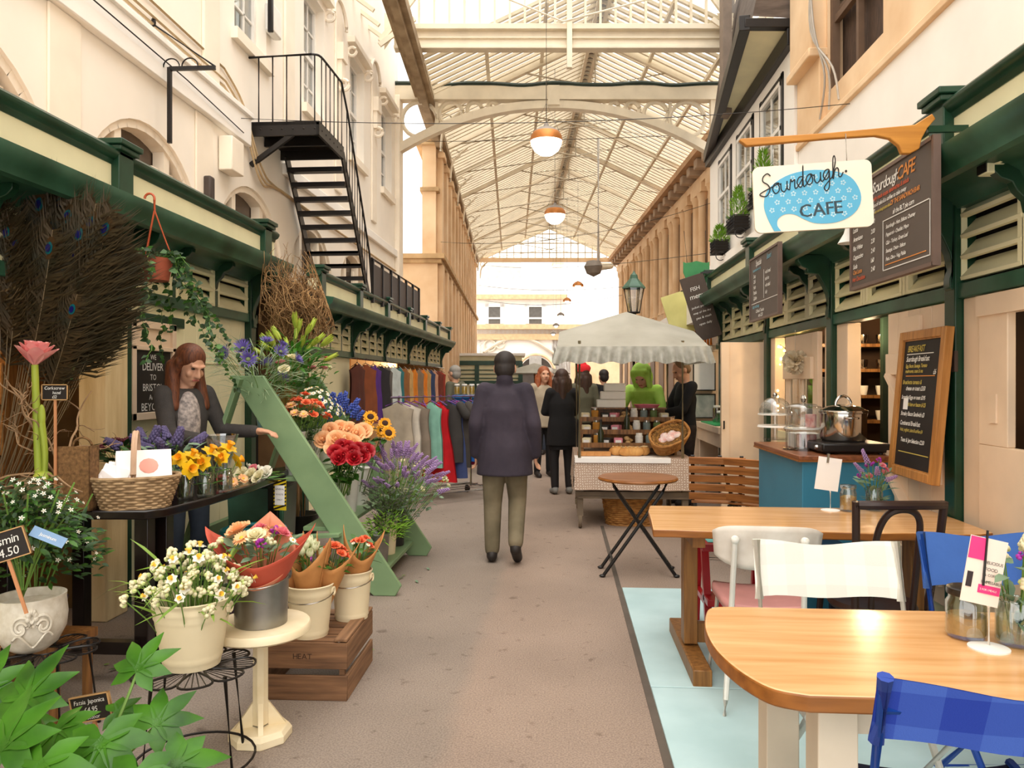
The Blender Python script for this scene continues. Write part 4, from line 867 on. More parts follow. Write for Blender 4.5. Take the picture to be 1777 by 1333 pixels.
mw = wicker('grey wicker', '#c4a882'); mw2 = wicker('brown wicker', '#b5813f')
def weave(b, rx0, ry0, rx1, ry1, h, rows, n, r, p=2.6, z0=0.0):
    def sup(a, rx, ry): return (math.copysign(abs(cos(a)) ** (2 / p), cos(a)) * rx, math.copysign(abs(sin(a)) ** (2 / p), sin(a)) * ry)
    for k in range(rows):
        t = (k + .5) / rows; rx = rx0 + (rx1 - rx0) * t; ry = ry0 + (ry1 - ry0) * t; pts = []
        for i in range(n * 2):
            a = pi * i / n; x, y = sup(a, rx, ry); o = (1 if (i // 2 + k) % 2 else -1) * r * .55; l = math.hypot(x, y); pts.append((x + x / l * o, y + y / l * o, z0 + h * t))
        b.tube(pts, r, 5, closed=True)
    for e, zz in ((1, h), (1, .0)):
        t = zz / h; pts = [(*sup(2 * pi * i / 40, rx0 + (rx1 - rx0) * t, ry0 + (ry1 - ry0) * t), z0 + zz) for i in range(40)]; b.tube(pts, r * 1.25, 6, closed=True)
mws = mat('willow wicker', '#b89a74', .75, col2='#8b6f4e', scale=25)
c = P(236, 884, 3.72); c.z = z0
t = thing('wicker_basket', 'grey wicker basket with tall hoop handle on the black bench, full of white packets', 'basket', c, rad(25))
b = MB(); weave(b, .15, .1, .2, .13, .15, 11, 34, .0075); b.build('weave', mws, t)
MB().lathe([(0, .004), (.14, .004), (.19, .14), (0, .06)], 24, sy=.64).build('lining', mw, t)
b = MB()
for o in (-.006, .006): b.tube([V((o, -.125 * cos(a), .13 + .24 * sin(a))) for a in [pi * i / 18 for i in range(19)]], .008, 6)
b.build('handle', mat('pale cane', '#c9a78c', .6), t)
mpk = mat('white packet', '#f5f0ee', .6, var=.03)
for i, (dx, dy, dz, ry, rx, rz_, w_, h_) in enumerate(((.04, -.01, .165, .0, -.42, .15, .25, .17), (.03, .03, .15, 0, -.35, .1, .25, .17), (-.12, -.02, .14, .3, -.35, -.3, .13, .12), (-.16, .0, .13, .5, -.2, -.6, .1, .1), (-.09, .02, .14, .2, -.3, .2, .11, .13))):
    o = MB().box((0, 0, h_ / 2), (w_, .02, h_)); o.m = 1
    if i == 0: o.ell((.02, -.011, h_ * .5), (.045, .002, .04), 14, 6)
    o = o.build('paper_packet', [mpk, mat('pink print', '#efa596', .7)], bevel=.004)
    o.location = c + Matrix.Rotation(rad(25), 3, 'Z') @ V((dx, dy, dz - .05)); o.rotation_euler = (rx, ry, rad(25) + rz_)
    tag(o, ('large white packet with a pink blob print, front of the wicker basket', 'large white packet tucked behind the pink printed one', 'small white packet leaning at the left of the wicker basket', 'smallest white packet at the outer left rim of the basket', 'narrow white packet between the large and small packets')[i], 'packet', 'white packets in the basket')
# daffodils in glass jars
def jar(name, label, loc, r, h, group=None, water=True, lid=None, fill=None, fillh=.5, cat='jar'):
    t = thing(name, label, cat, loc, group=group)
    MB().lathe([(0, .004), (r * .9, .003), (r, .012), (r, h * .78), (r * .86, h * .88), (r * .86, h), (r * .82, h), (r * .82, h * .88), (r * .95, h * .77), (r * .95, .015), (0, .01)], 24).build('glass', m_glass, t, sharp=70)
    MB().tube(arc((0, 0, h * .97), r * .87, 0, 2 * pi, 24, 'xy'), r * .05, 6, closed=True).build('rim', glass('thick glass', (.8, .88, .86), .25), t)
    if fill: MB().lathe([(0, .012), (r * .93, .014), (r * .93, h * fillh), (r * .5, h * (fillh + .06)), (0, h * (fillh + .02))], 20).build('contents', fill, t)
    elif water: MB().lathe([(0, .012), (r * .93, .014), (r * .93, h * .6), (0, h * .6)], 20).build('water', glass('water', (.8, .88, .78), .08), t)
    if lid: MB().lathe([(0, h * .96), (r * .95, h * .96), (r * .97, h * 1.0), (r * .95, h * 1.1), (r * .85, h * 1.12), (0, h * 1.12)], 24).build('lid', lid, t)
    return t
for i, (px, py, d, nn) in enumerate(((322, 872, 3.95, 6), (356, 862, 4.05, 5), (390, 850, 4.2, 5))):
    c = P(px, py, d); c.z = z0
    jar('glass_jar', ('glass jar of daffodils next to the wicker basket', 'middle glass jar of daffodils on the black bench', 'glass jar of daffodils furthest from the wicker basket')[i], c, .042, .13, 'daffodil jars on the bench')
    bouquet('daffodil_bunch', ('yellow daffodil bunch in the jar next to the wicker basket', 'yellow daffodil bunch in the middle jar on the bench', 'yellow daffodil bunch in the jar furthest from the basket')[i], 'flowers', (c.x, c.y, c.z + .015), nn, .015, .08, .22, [pr_daff], 'daffodil', 1.5, m_leaf, 6, .1, .012, group='daffodil bunches on the bench', up=1.2)
# cut flowers lying at the end of the bench
lay = [('cream rose', pr_crm, 'cream_rose', 1.1), ('white carnation', pr_whc, 'white_carnation', 1), ('pink carnation', pr_pinkc, 'pink_carnation', 1.4), ('peach gerbera', pr_gerb, 'peach_gerbera', .9), ('red rose', pr_roser, 'red_rose', .8)]
for i, (px, py, d, k) in enumerate(((422, 838, 4.55, 3), (436, 824, 4.7, 0), (452, 812, 4.85, 1), (440, 808, 4.95, 2), (420, 815, 4.75, 0), (462, 822, 4.8, 1), (404, 838, 4.4, 3), (450, 832, 4.6, 0), (386, 818, 4.45, 4), (432, 815, 5.0, 1))):
    c = P(px, py, d); c.z = z0 + .03; nm, pr, on, sc = lay[k]; t = thing(on, '%s lying cut at the tip of the black bench' % nm if k != 4 else 'single red rose lying behind the daffodil jars', 'flower', c, U(-2, 2), group='cut flowers lying on the bench')
    link('bloom', pr, t, (0, 0, 0), (.5, -.6, .6), sc); b = MB(); b.tube([(0, 0, 0), (-.06, .08, -.02), (-.12, .16, -.026)], .003, 5); b.m = 1
    for q in range(3): b.leaf((-.04 * q, .05 * q, -.01), (U(-1, 1), U(-.5, 1), .2), .06, .02)
    b.build('stem', [m_stem, m_leaf], t)
# pots of hyacinth and dark flowers behind the basket
mpot = mat('dark grape pot', '#4a3540', .6)
for i, (px, py, d, pr, nn, lb, lm) in enumerate(((255, 800, 4.2, pr_hya, 5, 'purple hyacinth plant behind the wicker basket with broad green leaves', m_leaf), (212, 790, 4.3, pr_berry, 10, 'burgundy flowered plant behind the wicker basket beside the door post', m_leafD), (300, 795, 4.15, pr_hya, 5, 'grey leaved plant with purple buds in front of the florist', m_leafG))):
    c = P(px, 860, d); c.z = z0
    if c.x < -2.7: c.x = -2.66
    bucket('plant_pot', ('dark pot holding the purple hyacinths', 'dark pot holding the burgundy flowered plant', 'dark pot holding the grey leaved plant')[i], c, .05, .07, .11, mpot, ears=False, group='dark pots on the bench', cat='pot')
    bouquet('potted_plant', lb, 'plant', (c.x, c.y, c.z + .09), nn, .03, .14, .21, [pr], 'flower_head', 1, lm, 46, .11, .035, up=.8, hmin=.05)
# glass vase
c = P(384, 838, 4.5); c.z = z0
t = thing('glass_vase', 'tall flared clear glass vase in front of the florist', 'vase', c); MB().lathe([(0, .006), (.05, 0), (.05, .02), (.045, .08), (.075, .22), (.1, .3), (.096, .3), (.07, .22), (.04, .08), (.04, .02), (0, .02)], 28).build('glass', glass('vase glass', (.78, .8, .82), .25), t, sharp=70)
# hessian bag & pots at the near end
c = P(134, 885, 3.62); c.z = z0
t = thing('hessian_bag', 'stiff brown hessian bag standing on the near end of the black bench', 'bag', c, rad(8)); mh = mat('hessian', '#8a6640', .95, col2='#5e4326', scale=60, bump=.4)
b = MB(); b.bb(-.08, .08, -.05, -.045, 0, .31); b.bb(-.08, .08, .045, .05, 0, .3); b.bb(-.08, -.075, -.05, .05, 0, .3); b.bb(.075, .08, -.05, .05, 0, .31); b.bb(-.08, .08, -.05, .05, 0, .01); b.build('shell', mh, t); b = MB(); b.tube(arc((0, .05, .3), .045, 0, pi, 12), .006, 6); b.build('handle', mh, t)
for i, (px, d, lb) in enumerate(((68, 3.62, 'moss topped grey pot holding the pink amaryllis'), (98, 3.72, 'dark pot holding the corkscrew hazel branches'))):
    c = P(px, 870, d); c.z = z0; bucket('plant_pot', lb, c, .07, .09, .15, (mat('mossy fibre pot', '#8d7a5c', .95, col2='#5f5b3a', scale=25, bump=.4), mpot)[i], ears=False, cat='pot')
    if i == 0: cA = c
    else: cH = c
# amaryllis
t = thing('amaryllis', 'tall pink amaryllis with a thick yellow green stem in the mossy pot', 'flower', (cA.x, cA.y, cA.z + .12))
b = MB(); b.tube(smooth([(0, 0, 0), (-.012, 0, .3), (-.022, 0, .58)], 6), .019, 10, r2=.016); b.build('stem', mat('amaryllis stem', '#a9b23c', .5, col2='#8ba13a', scale=6, stretch=(1, 1, .3)), t)
b = MB(); b.tube(smooth([(.025, 0, 0), (.03, 0, .15), (.02, -.01, .3)], 5), .012, 8, r2=.016); b.ell((.02, -.01, .33), (.018, .016, .06), 10, 8); b.ell((.02, 0, .02), (.05, .05, .05), 12, 8); b.build('bud_stalk', MC['amaryllis stem'], t)
for k in range(3):
    b = MB()
    n = 6 + k * 2
    for i in range(n):
        a = 2 * pi * i / n + k; e = .8 + .2 * k; l = .125 - .01 * k
        b.leaf((-.022 + .008 * cos(a), .008 * sin(a), .58 + .01 * k), (cos(a) * cos(e) + .15, sin(a) * cos(e) * .9, sin(e) + .12), l, .07, (-cos(a) * sin(e), -sin(a) * sin(e), cos(e)), bend=.16, k=5, prof=(.25, .7, 1, 1, .8), tipw=.25, fold=.12)
    b.build('petal_ring', mat('soft pink petal', '#f6b3ad', .45, col2='#ee9496', scale=14, trans=.2), t)
# corkscrew hazel
def twig(b, p, d, l, r, wob=.5, n=9, fork=2):
    pts = [V(p)]; d = V(d).normalized()
    for i in range(n): d = (d + V((U(-wob, wob), U(-wob, wob), U(-wob, wob) * .8))).normalized(); pts.append(pts[-1] + d * l / n)
    b.tube(smooth(pts, 3), r, 5, r2=r * .4)
    if fork:
        for k in (.35, .6, .8): i = int(k * n); twig(b, pts[i], d + V((U(-1, 1), U(-1, 1), U(-.4, .8))), l * .45, r * .6, wob, 6, fork - 1)
t = thing('corkscrew_hazel', 'twisted bare corkscrew hazel branches around the pink amaryllis', 'plant', (cH.x, cH.y, cH.z + .1))
for k in range(6): b = MB(); twig(b, (U(-.02, .02), U(-.02, .02), 0), (U(-.9, .5), U(-.5, .2), 1.3), U(.45, .65), .007, .55, 9, 2); b.build('branch', mat('pale bark', '#b08f6c', .8, col2='#7c5f44', scale=12), t)
plate('price_label', 'small chalk label on a stick reading corkscrew hazel twelve pounds', P(96, 852, 3.55), .13, .075, (('Corkscrew', 0, .05, .022), ('hazel', .01, .029, .02), ('£12', 0, .009, .02)), stick=.43)
# peacock feathers
def feather():
    b = MB(); L_ = 1.0
    c = lambda t: V((.22 * t * t, 0, L_ * t)); b.tube([c(i / 10) for i in range(11)], .0022, 4, r2=.001)
    b.m = 1
    for i in range(150):
        t = .68 + .32 * i / 150; l = .125 * (sin(pi * min(1, (t - .5) / .55)) ** .5) * U(.6, 1.3)
        for s in (-1, 1):
            p = c(t); q = p + V((s * l * U(.5, .9), U(-.035, .035), l * U(.5, 1.1))); m_ = p.lerp(q, .55) + V((s * .008, 0, -.012)); w = V((0, 0, .0032)); b.add([p - w, m_ - w, q, m_ + w, p + w], [(0, 1, 2, 3, 4)])
    e = c(.95); up_ = V((.4, 0, 1)).normalized(); sd = V((1, 0, -.4)).normalized()
    for k, (rx, rz_) in enumerate(((.024, .034), (.014, .019), (.0095, .012))):
        b.m = 2 + k
        for sg in (-1, 1): b.poly([e + V((0, sg * (.004 + .003 * k), 0)) + sd * rx * cos(2 * pi * i / 16) + up_ * rz_ * sin(2 * pi * i / 16) for i in range(16)])
    return b.proto('peacock feather', [mat('rachis', '#8a7656', .6), mat('feather barb', '#4d3a22', .55, col2='#2c2a18', scale=8), mat('bronze eye', '#4a3216', .5), mat('turquoise eye', '#0c5f66', .35), mat('navy eye', '#14155a', .35)])
fm = feather(); base = P(-48, 860, 3.98)
b = thing('floor_vase', 'tall dark vase holding the spray of peacock feathers in the stall doorway', 'vase', (base.x, base.y, .0)); MB().lathe([(0, 0), (.1, 0), (.13, .3), (.08, .8), (.1, .9), (.09, .9), (.06, .8), (0, .5)], 20).build('body', mat('dark glaze', '#2c211c', .3), b)
ends = [(85, 388), (3, 398), (120, 436), (78, 424), (212, 456), (25, 345), (60, 350), (150, 380), (170, 420), (190, 440), (100, 470), (140, 480), (40, 460), (-20, 360), (-30, 420), (10, 490), (160, 470), (185, 500), (70, 520), (120, 530), (200, 470), (110, 370), (50, 400), (145, 415), (-10, 450), (175, 390), (20, 420), (95, 350), (60, 470), (130, 400)]
for i, (px, py) in enumerate(ends):
    o = link('peacock_feather', fm); e = P(px, py, 3.78 + .22 * U(0, 1)); s0 = V((base.x + U(-.03, .03), base.y + U(-.03, .03), .55)); d = e - s0; o.location = s0; o.rotation_mode = 'QUATERNION'
    z = d.normalized(); x = z.cross(V((.1, 1, 0))).normalized(); y = z.cross(x); M = Matrix((x, y, z)).transposed(); sc = d.length / .97; o.rotation_quaternion = (M @ Matrix.Rotation(-math.atan(.2), 3, 'Y')).to_quaternion(); o.scale = (sc * .85, sc, sc)
    tag(o, 'long brown peacock feather with a blue eye in the dark spray', 'feather', 'peacock feathers in the vase')
# stall interior behind (doorway)
t = thing('drawer_cabinet', 'tall pale timber cabinet with round knobs inside the flower stall doorway', 'cabinet', (-3.6, 4.24, 0), rad(0)); b = MB(); b.bb(-.12, .3, 0, .35, 0, 1.9); b.build('carcass', m_inwood, t)
for k in range(6): b = MB(); b.bb(-.11, .29, -.02, 0, .12 + .3 * k, .37 + .3 * k); d = b.build('drawer', wood('warm pine', '#c08a4c', '#a06c34', 0), t, bevel=.005); MB().ell((.18, -.04, .25 + .3 * k), .022, 10, 8).build('knob', m_cream, d)
t = thing('rope_coil', 'coil of pale rope hanging on the pine cabinet', 'rope', (-3.55, 4.15, 1.62)); b = MB()
for k in range(7): b.tube([V((.07 * cos(a) * U(.9, 1.1), -.02 - .004 * k, .16 * sin(a))) for a in [2 * pi * i / 20 for i in range(20)]], .008, 5, closed=True)
b.build('rope', mat('pale rope', '#c4ac7e', .9), t)
for k, (y, z) in enumerate(((3.1, 1.2), (3.1, 1.55), (3.1, .8), (3.1, 1.9))):
    o = MB().bb(-4.68, -4.3, 2.95, 4.1, z, z + .03).build('wall_shelf', m_inwood); tag(o, ('shelf on the flower stall back wall at bench height', 'upper shelf on the flower stall back wall', 'lowest shelf on the flower stall back wall', 'topmost shelf on the flower stall back wall')[k], 'shelf', 'shelves in the flower stall')
o = MB().grid(16, 10, lambda u, v: V((-3.7 + .05 * sin(u * 30), 3.2 + .9 * u, 1.35 + .75 * v))).build('yellow_curtain', mat('mustard cloth', '#c79a1e', .8, col2='#8f6a12', scale=6)); tag(o, 'mustard yellow cloth hanging inside the flower stall', 'cloth')
for k in range(7):
    o = bucket('storage_tub', 'small tub on the flower stall shelf, back of the doorway', (-4.5, 3.1 + .14 * k, 1.23), .045, .055, .14, (m_cream, mpot, m_zinc)[k % 3], ears=False, group='tubs on the stall shelf', cat='tub')
lamp((-3.6, 3.7, 2.2), 16); 
# chalk notice on boarding
t = thing('chalkboard_sign', 'white framed chalkboard on the boarding saying we deliver to Bristol and beyond', 'sign', (LX + .015, 5.0, 1.2)); 
b = MB()
for a in ((-.28, .28, 0, .05), (-.28, .28, .62, .67), (-.28, -.23, 0, .67), (.23, .28, 0, .67), (-.28, .28, .47, .5)): b.bb(0, .035, a[0], a[1], a[2], a[3])
b.build('frame', m_door, t, bevel=.004); MB().bb(0, .015, -.24, .24, .04, .48).build('slate', m_slateD, t); MB().bb(0, .015, -.24, .24, .49, .63).build('header', m_door, t)
b = MB()
for s, z, sz in (('WE', .41, .05), ('DELIVER', .335, .075), ('TO', .27, .055), ('BRISTOL', .195, .07), ('AND', .135, .05), ('BEYOND', .06, .075)): b.text(s, face((.017, 0, z), (0, 1, 0)), sz, 'C')
b.build('lettering', m_chalk, t)
# hanging basket with ivy
c = PX(268, 470, -2.42)
t = thing('hanging_basket', 'red brown hanging pot with long trailing ivy under the stall cornice', 'plant', c)
MB().lathe([(0, -.06), (.08, -.06), (.1, .05), (.105, .07), (.09, .07), (0, .03)], 20).build('pot', mat('terracotta', '#a4533a', .7), t)
b = MB()
for k in range(3): a = 2 * pi * k / 3 + .5; b.tube([(.1 * cos(a), .1 * sin(a), .07), (0, 0, .36)], .005, 5)
b.tube([(0, 0, .36), (.0, 0, .42)] + arc((-.03, 0, .43), .03, 0, pi, 8), .007, 6); b.build('hanger', mat('orange plastic', '#c65a34', .5), t)
b = MB()
for k in range(26):
    a = U(0, 2 * pi); x, y = .08 * cos(a), .08 * sin(a); l = U(.15, .75) if k > 6 else U(.02, .1); n = int(l / .028) + 3; p = V((x, y, .07))
    for i in range(n):
        q = p + V((x * .18 + U(-.02, .02), y * .18 + U(-.02, .02), .02 if i < 2 else -.03)); b.tube([p, q], .0018, 4); p = q
        for e in range(2): b.m = R.choice((1, 1, 2)); b.leaf(p, (U(-1, 1), U(-1, .4), U(-.8, .3)), U(.025, .05), U(.022, .04), (U(-.5, .5), -1, .5), k=3, prof=(.3, 1, .6, .1)); b.m = 0
b.build('ivy', [m_stem, m_leafD, m_leaf], t)
# ================================================================== foreground left: stools, pots, buckets
def wire_stool(label, loc, h, rz=0, r=.2):
    t = thing('wire_stool', label, 'stool', loc, rz, group='black wire stools'); b = MB()
    b.tube(arc((0, 0, h), .05, 0, 2 * pi, 16, 'xy'), .004, 5, closed=True)
    n = 9
    for k in range(n):
        a = 2 * pi * k / n; M = Matrix.Translation((0, 0, h)) @ Matrix.Rotation(a, 4, 'Z')
        lp = [M @ V((.05 + (r - .05) * (.5 - .5 * cos(q)) ** .7, .34 * r * sin(q) * (.5 + .5 * (.5 - .5 * cos(q))), 0)) for q in [2 * pi * i / 18 for i in range(18)]]
        b.tube(lp, .0045, 5, closed=True)
        for e in (-.18, -.06, .06, .18): b.tube([M @ V((.05, e * .05, 0)), M @ V((r * .96, e * r * .95, -.001))], .0022, 4)
    b.build('seat', m_black, t)
    for k in range(4):
        a = pi / 4 + k * pi / 2; b = MB(); b.tube([(.8 * r * cos(a), .8 * r * sin(a), h), (1.02 * r * cos(a), 1.02 * r * sin(a), 0)], .0075, 8); b.build('leg', m_black, t)
    b = MB(); b.tube(arc((0, 0, .06), r * .99, 0, 2 * pi, 28, 'xy'), .005, 5, closed=True); b.build('foot_ring', m_black, t); return t
s1 = P(338, 1160, 2.78); wire_stool('black wire stool under the cream bucket of narcissi', (s1.x, s1.y, 0), .4, .3, .215)
s2 = P(78, 1120, 3.06); wire_stool('black wire stool under the white relief planter', (s2.x, s2.y, 0), .36, .1, .2)
nb = (s1.x - .02, s1.y + .02, .405)
bucket('metal_bucket', 'large cream enamel bucket of narcissi on the black wire stool', nb, .1, .142, .25, m_cream, rings=(.12, .76, .82, .87), handle=False)
bouquet('narcissus_bunch', 'bunch of small white narcissi filling the cream bucket on the wire stool', 'flowers', (nb[0], nb[1], nb[2] + .05), 90, .07, .2, .36, [pr_narc, pr_wbud, pr_wbud], 'narcissus', 1.05, mat('narcissus leaf', '#7fa03c', .5, trans=.2), 60, .16, .012, dome=.42, up=.9, jit=.03, hmin=.4)
# white relief planter with jasmine
pt = (s2.x - .06, s2.y, .365)
t = thing('relief_planter', 'round white planter with raised scroll relief under the jasmine', 'planter', pt); mwp = mat('white glazed clay', '#e2dccf', .35, col2='#cfc6b4', scale=30)
t.scale = (.86, .86, .95)
MB().lathe([(0, .0), (.07, 0), (.115, .03), (.148, .09), (.155, .15), (.148, .215), (.15, .235), (.14, .235), (.135, .2), (0, .19)], 36).build('pot', mwp, t)
b = MB()
def onpot(a, z, e=.004): rr = .148 + .007 * sin(pi * min(1, z / .235)) + e - (.05 * max(0, .08 - z) / .08); return V((rr * cos(a), rr * sin(a), z))
for c0, dr, R0 in ((-1.2, 1, 1), (-.62, -1, 1), (-1.2, 1, .55), (-.62, -1, .55)):
    b.tube([onpot(c0 + dr * .32 * R0 * cos(q) * (1 - q / 9), .13 + .055 * R0 * sin(q) * (1 - q / 9)) for q in [i * .33 for i in range(22)]], .006, 6)
for k in range(7): q = pi * k / 6; b.ell(onpot(-.91 + .1 * cos(q), .165 + .03 * sin(q)), (.012, .012, .014), 8, 6)
b.tube([onpot(-1.45 + i * .06, .07 + .03 * sin(i * .5)) for i in range(19)], .005, 6); b.build('scroll_relief', mwp, t)
def shrub(label, base, h, rx, ry, nleaf, ll, lw, lm, flow=None, nf=0, fs=1, name='potted_shrub', pname='blossom', nstem=12):
    t = thing(name, label, 'plant', base); b = MB()
    for k in range(nstem): a = U(0, 2 * pi); b.tube(smooth([(0, 0, 0), (rx * .3 * cos(a), ry * .3 * sin(a), h * .4), (rx * .8 * cos(a), ry * .8 * sin(a), h * U(.6, .95))], 4), .004, 4)
    b.build('stems', m_stem, t); b = MB()
    for k in range(nleaf):
        a = U(0, 2 * pi); f = U(0, 1) ** .5; ph = U(-.35, 1); x, y, z = rx * f * cos(a) * cos(ph * 1.2), ry * f * sin(a) * cos(ph * 1.2), h * (.5 + .5 * ph * U(.6, 1))
        b.m = R.choice((0, 0, 1)); b.leaf((x, y, z), (cos(a) + U(-.6, .6), sin(a) + U(-.6, .6), U(-.5, .7)), ll * U(.6, 1.2), lw * U(.7, 1.2), (U(-.5, .5), -.4, 1), k=3)
    b.build('foliage', [lm, m_leaf], t)
    for k in range(nf):
        a = U(pi, 2 * pi) if k % 3 else U(0, 2 * pi); ph = U(-.2, 1.2); x, y, z = rx * cos(a) * cos(ph) * 1.02, ry * sin(a) * cos(ph) * 1.02, h * (.5 + .52 * sin(ph)); link(pname, flow, t, (x, y, z), (x / rx, y / ry - .3, .6), fs * U(.8, 1.2), U(0, 6))
    return t
pr_star = bloom_daisy('jasmine star', w_petal, mat('jasmine bud', '#d9c0a0', .6), 5, .012, .006, .3, 1, .003, .004)
shrub('leafy jasmine with tiny white stars growing in the white relief planter', (pt[0] - .02, pt[1] - .02, .58), .5, .26, .2, 700, .05, .02, m_leafD, pr_star, 60, .75, 'jasmine_plant')
j2 = P(60, 900, 3.3); shrub('dark jasmine shrub filling the gap behind the white relief planter', (j2.x, j2.y, .4), .6, .3, .22, 600, .05, .02, m_leafD, pr_star, 40, .75, 'jasmine_plant', nstem=8)
tb = thing('plant_stand', 'low dark timber stand hidden under the second jasmine', 'stand', (j2.x, j2.y, 0)); b = MB(); b.bb(-.2, .2, -.14, .14, .3, .34); b.build('top', m_inwood, tb)
for x in (-.17, .17):
    for y in (-.11, .11): b = MB(); b.bb(x - .015, x + .015, y - .015, y + .015, 0, .3); b.build('leg', m_inwood, tb)
MB().lathe([(0, .34), (.1, .34), (.13, .5), (.12, .5), (0, .46)], 20).build('plant_tub', mpot, tb)
pl = P(46, 1060, 2.8); plate('price_label', 'chalk label on a stick in the white planter reading Jasmin four pounds fifty', (pl.x, pl.y, pl.z - .01), .17, .11, (('Jasmin', .005, .06, .045), ('£4.50', 0, .015, .045)), rz=rad(12), roll=rad(-17), stick=.21)
tg = P(84, 932, 2.85); t = thing('plant_tag', 'pale blue slip tag tucked in the jasmine leaves', 'label', tg, rad(10)); t.rotation_euler = (rad(-25), rad(24), rad(10)); MB().bb(-.065, .065, -.002, .002, -.02, .02).build('card', mat('blue tag', '#7f9fc4', .6), t); b = MB(); b.text('Jasminum', face((0, -.003, -.006), (1, 0, 0)), .018, 'C'); b.build('lettering', m_chalk, t)
# round cream pedestal table
pc = P(452, 1085, 3.07); pc.z = 0
t = thing('pedestal_table', 'small round cream pedestal table with octagonal foot under the zinc bucket', 'table', pc); mcw = mat('chalky cream paint', '#f0e2c2', .65, col2='#e3d0a8', scale=7)
MB().lathe([(0, .425), (.185, .43), (.2, .44), (.2, .465), (.195, .472), (0, .474)], 36).build('tabletop', mcw, t)
b = MB(); b.lathe([(.032, .06), (.032, .4), (.05, .428), (0, .428)], 8); b.build('column', mcw, t, sharp=20)
b = MB(); b.lathe([(0, 0), (.125, 0), (.125, .03), (.112, .05), (0, .055)], 8, M=Matrix.Rotation(pi / 8, 4, 'Z')); b.build('foot', mcw, t, sharp=20, bevel=.004)
for k in range(4): b = MB(); b.prism([(.03, .05), (.1, .05), (.03, .15)], .02, Matrix.Rotation(k * pi / 2 + .4, 4, 'Z') @ Matrix.Rotation(pi / 2, 4, 'X') @ Matrix.Translation((0, 0, -.01))); b.build('gusset', mcw, t)
zb = (pc.x + .005, pc.y - .005, .474)
bucket('metal_bucket', 'zinc bucket on the cream pedestal table holding the red wrapped bouquet', zb, .103, .112, .235, m_zinc)
mrp = mat('red wrapping paper', '#c4543f', .6, col2='#b0442f', scale=4); mkp = mat('kraft wrapping paper', '#c98f55', .75, col2='#b0763e', scale=10); mkp2 = mat('salmon wrapping paper', '#d98a6a', .7)
def wrap(t, r0, r1, h, m, pts=5, dip=.35, name='paper', a0=0, fl=0.25):
    b = MB(); b.grid(60, 8, lambda u, v: (lambda a, rr, z: V((rr * cos(a), rr * sin(a), z)))(2 * pi * u + a0, r0 + (r1 - r0) * v * (1 + fl * v * (abs(((u * pts) % 1) - .5) * 2) ** 2), h * v * (1 - dip * (1 - (abs(((u * pts) % 1) - .5) * 2) ** 1.5)) ))
    return b.build(name, m, t, solid=.002)
t = bouquet('wrapped_bouquet', 'mixed bouquet of pink, cream and purple flowers in red paper in the zinc bucket', 'bouquet', (zb[0], zb[1], zb[2] + .13), 14, .03, .135, .24, [pr_gerb, pr_pinkc, pr_crm, pr_mag, pr_rosep, pr_wbud, pr_cham], 'bloom', 1.05, m_leafG, 46, .07, .03, up=.5, hmin=.6, dome=.15, lean=(.0, -.02))
wrap(t, .08, .185, .27, mrp, 2, .5, a0=.25, fl=.3); o = wrap(t, .07, .13, .3, mkp2, 1, .85, 'inner_paper', 1.7)
# crate with kraft bouquets
cx0, cx1 = G(457, 1214).x, G(597, 1214).x; cy = G(525, 1216).y
t = thing('wooden_crate', 'upturned weathered slatted crate carrying two cream buckets', 'crate', ((cx0 + cx1) / 2, cy, 0), rad(1)); hw = (cx1 - cx0) / 2 + .02; D_ = .5; hh = .27; mcr = wood('crate wood', '#8a6446', '#5c412d', 0, .8); mcr2 = wood('crate wood across', '#9a7454', '#6b4c34', 1, .8)
for i, (a, c_) in enumerate(((0, .115), (.145, .265))): b = MB(); b.bb(-hw, hw, 0, .015, a, c_); b.build('front_board', mcr, t, bevel=.003); b = MB(); b.bb(hw - .015, hw, .015, D_, a, c_); b.build('side_board', mcr2, t, bevel=.003); b = MB(); b.bb(-hw, -hw + .015, .015, D_, a, c_); b.build('side_board', mcr2, t)
for i in range(5): b = MB(); b.bb(-hw, hw - .05, .02 + i * .098, .1 + i * .098, hh - .012, hh); b.build('top_slat', mcr, t, bevel=.002)
b = MB(); b.bb(hw - .06, hw, 0, D_, hh, hh + .014); b.build('edge_batten', mcr2, t, bevel=.003); b = MB(); b.bb(hw - .04, hw - .016, .016, .04, 0, hh - .01); b.bb(-hw + .016, -hw + .04, .016, .04, 0, hh - .01); b.build('corner_post', mcr, t)
b = MB(); b.text('HEAT', face((0, -.001, .19), (1, 0, 0)), .036, 'C'); b.build('stencil', mat('stencil ink', '#3a281c', .9), t)
crx = (cx0 + cx1) / 2
cb1 = (crx + .0, cy + .1, hh); cb2 = (crx + .125, cy + .36, hh)
bucket('metal_bucket', 'cream bucket of kraft wrapped tulips at the front of the crate', cb1, .083, .108, .24, m_cream, rings=(.1, .85)); bucket('metal_bucket', 'cream bucket behind the tulip bucket at the back of the crate', cb2, .08, .1, .24, m_cream, rings=(.1, .85))
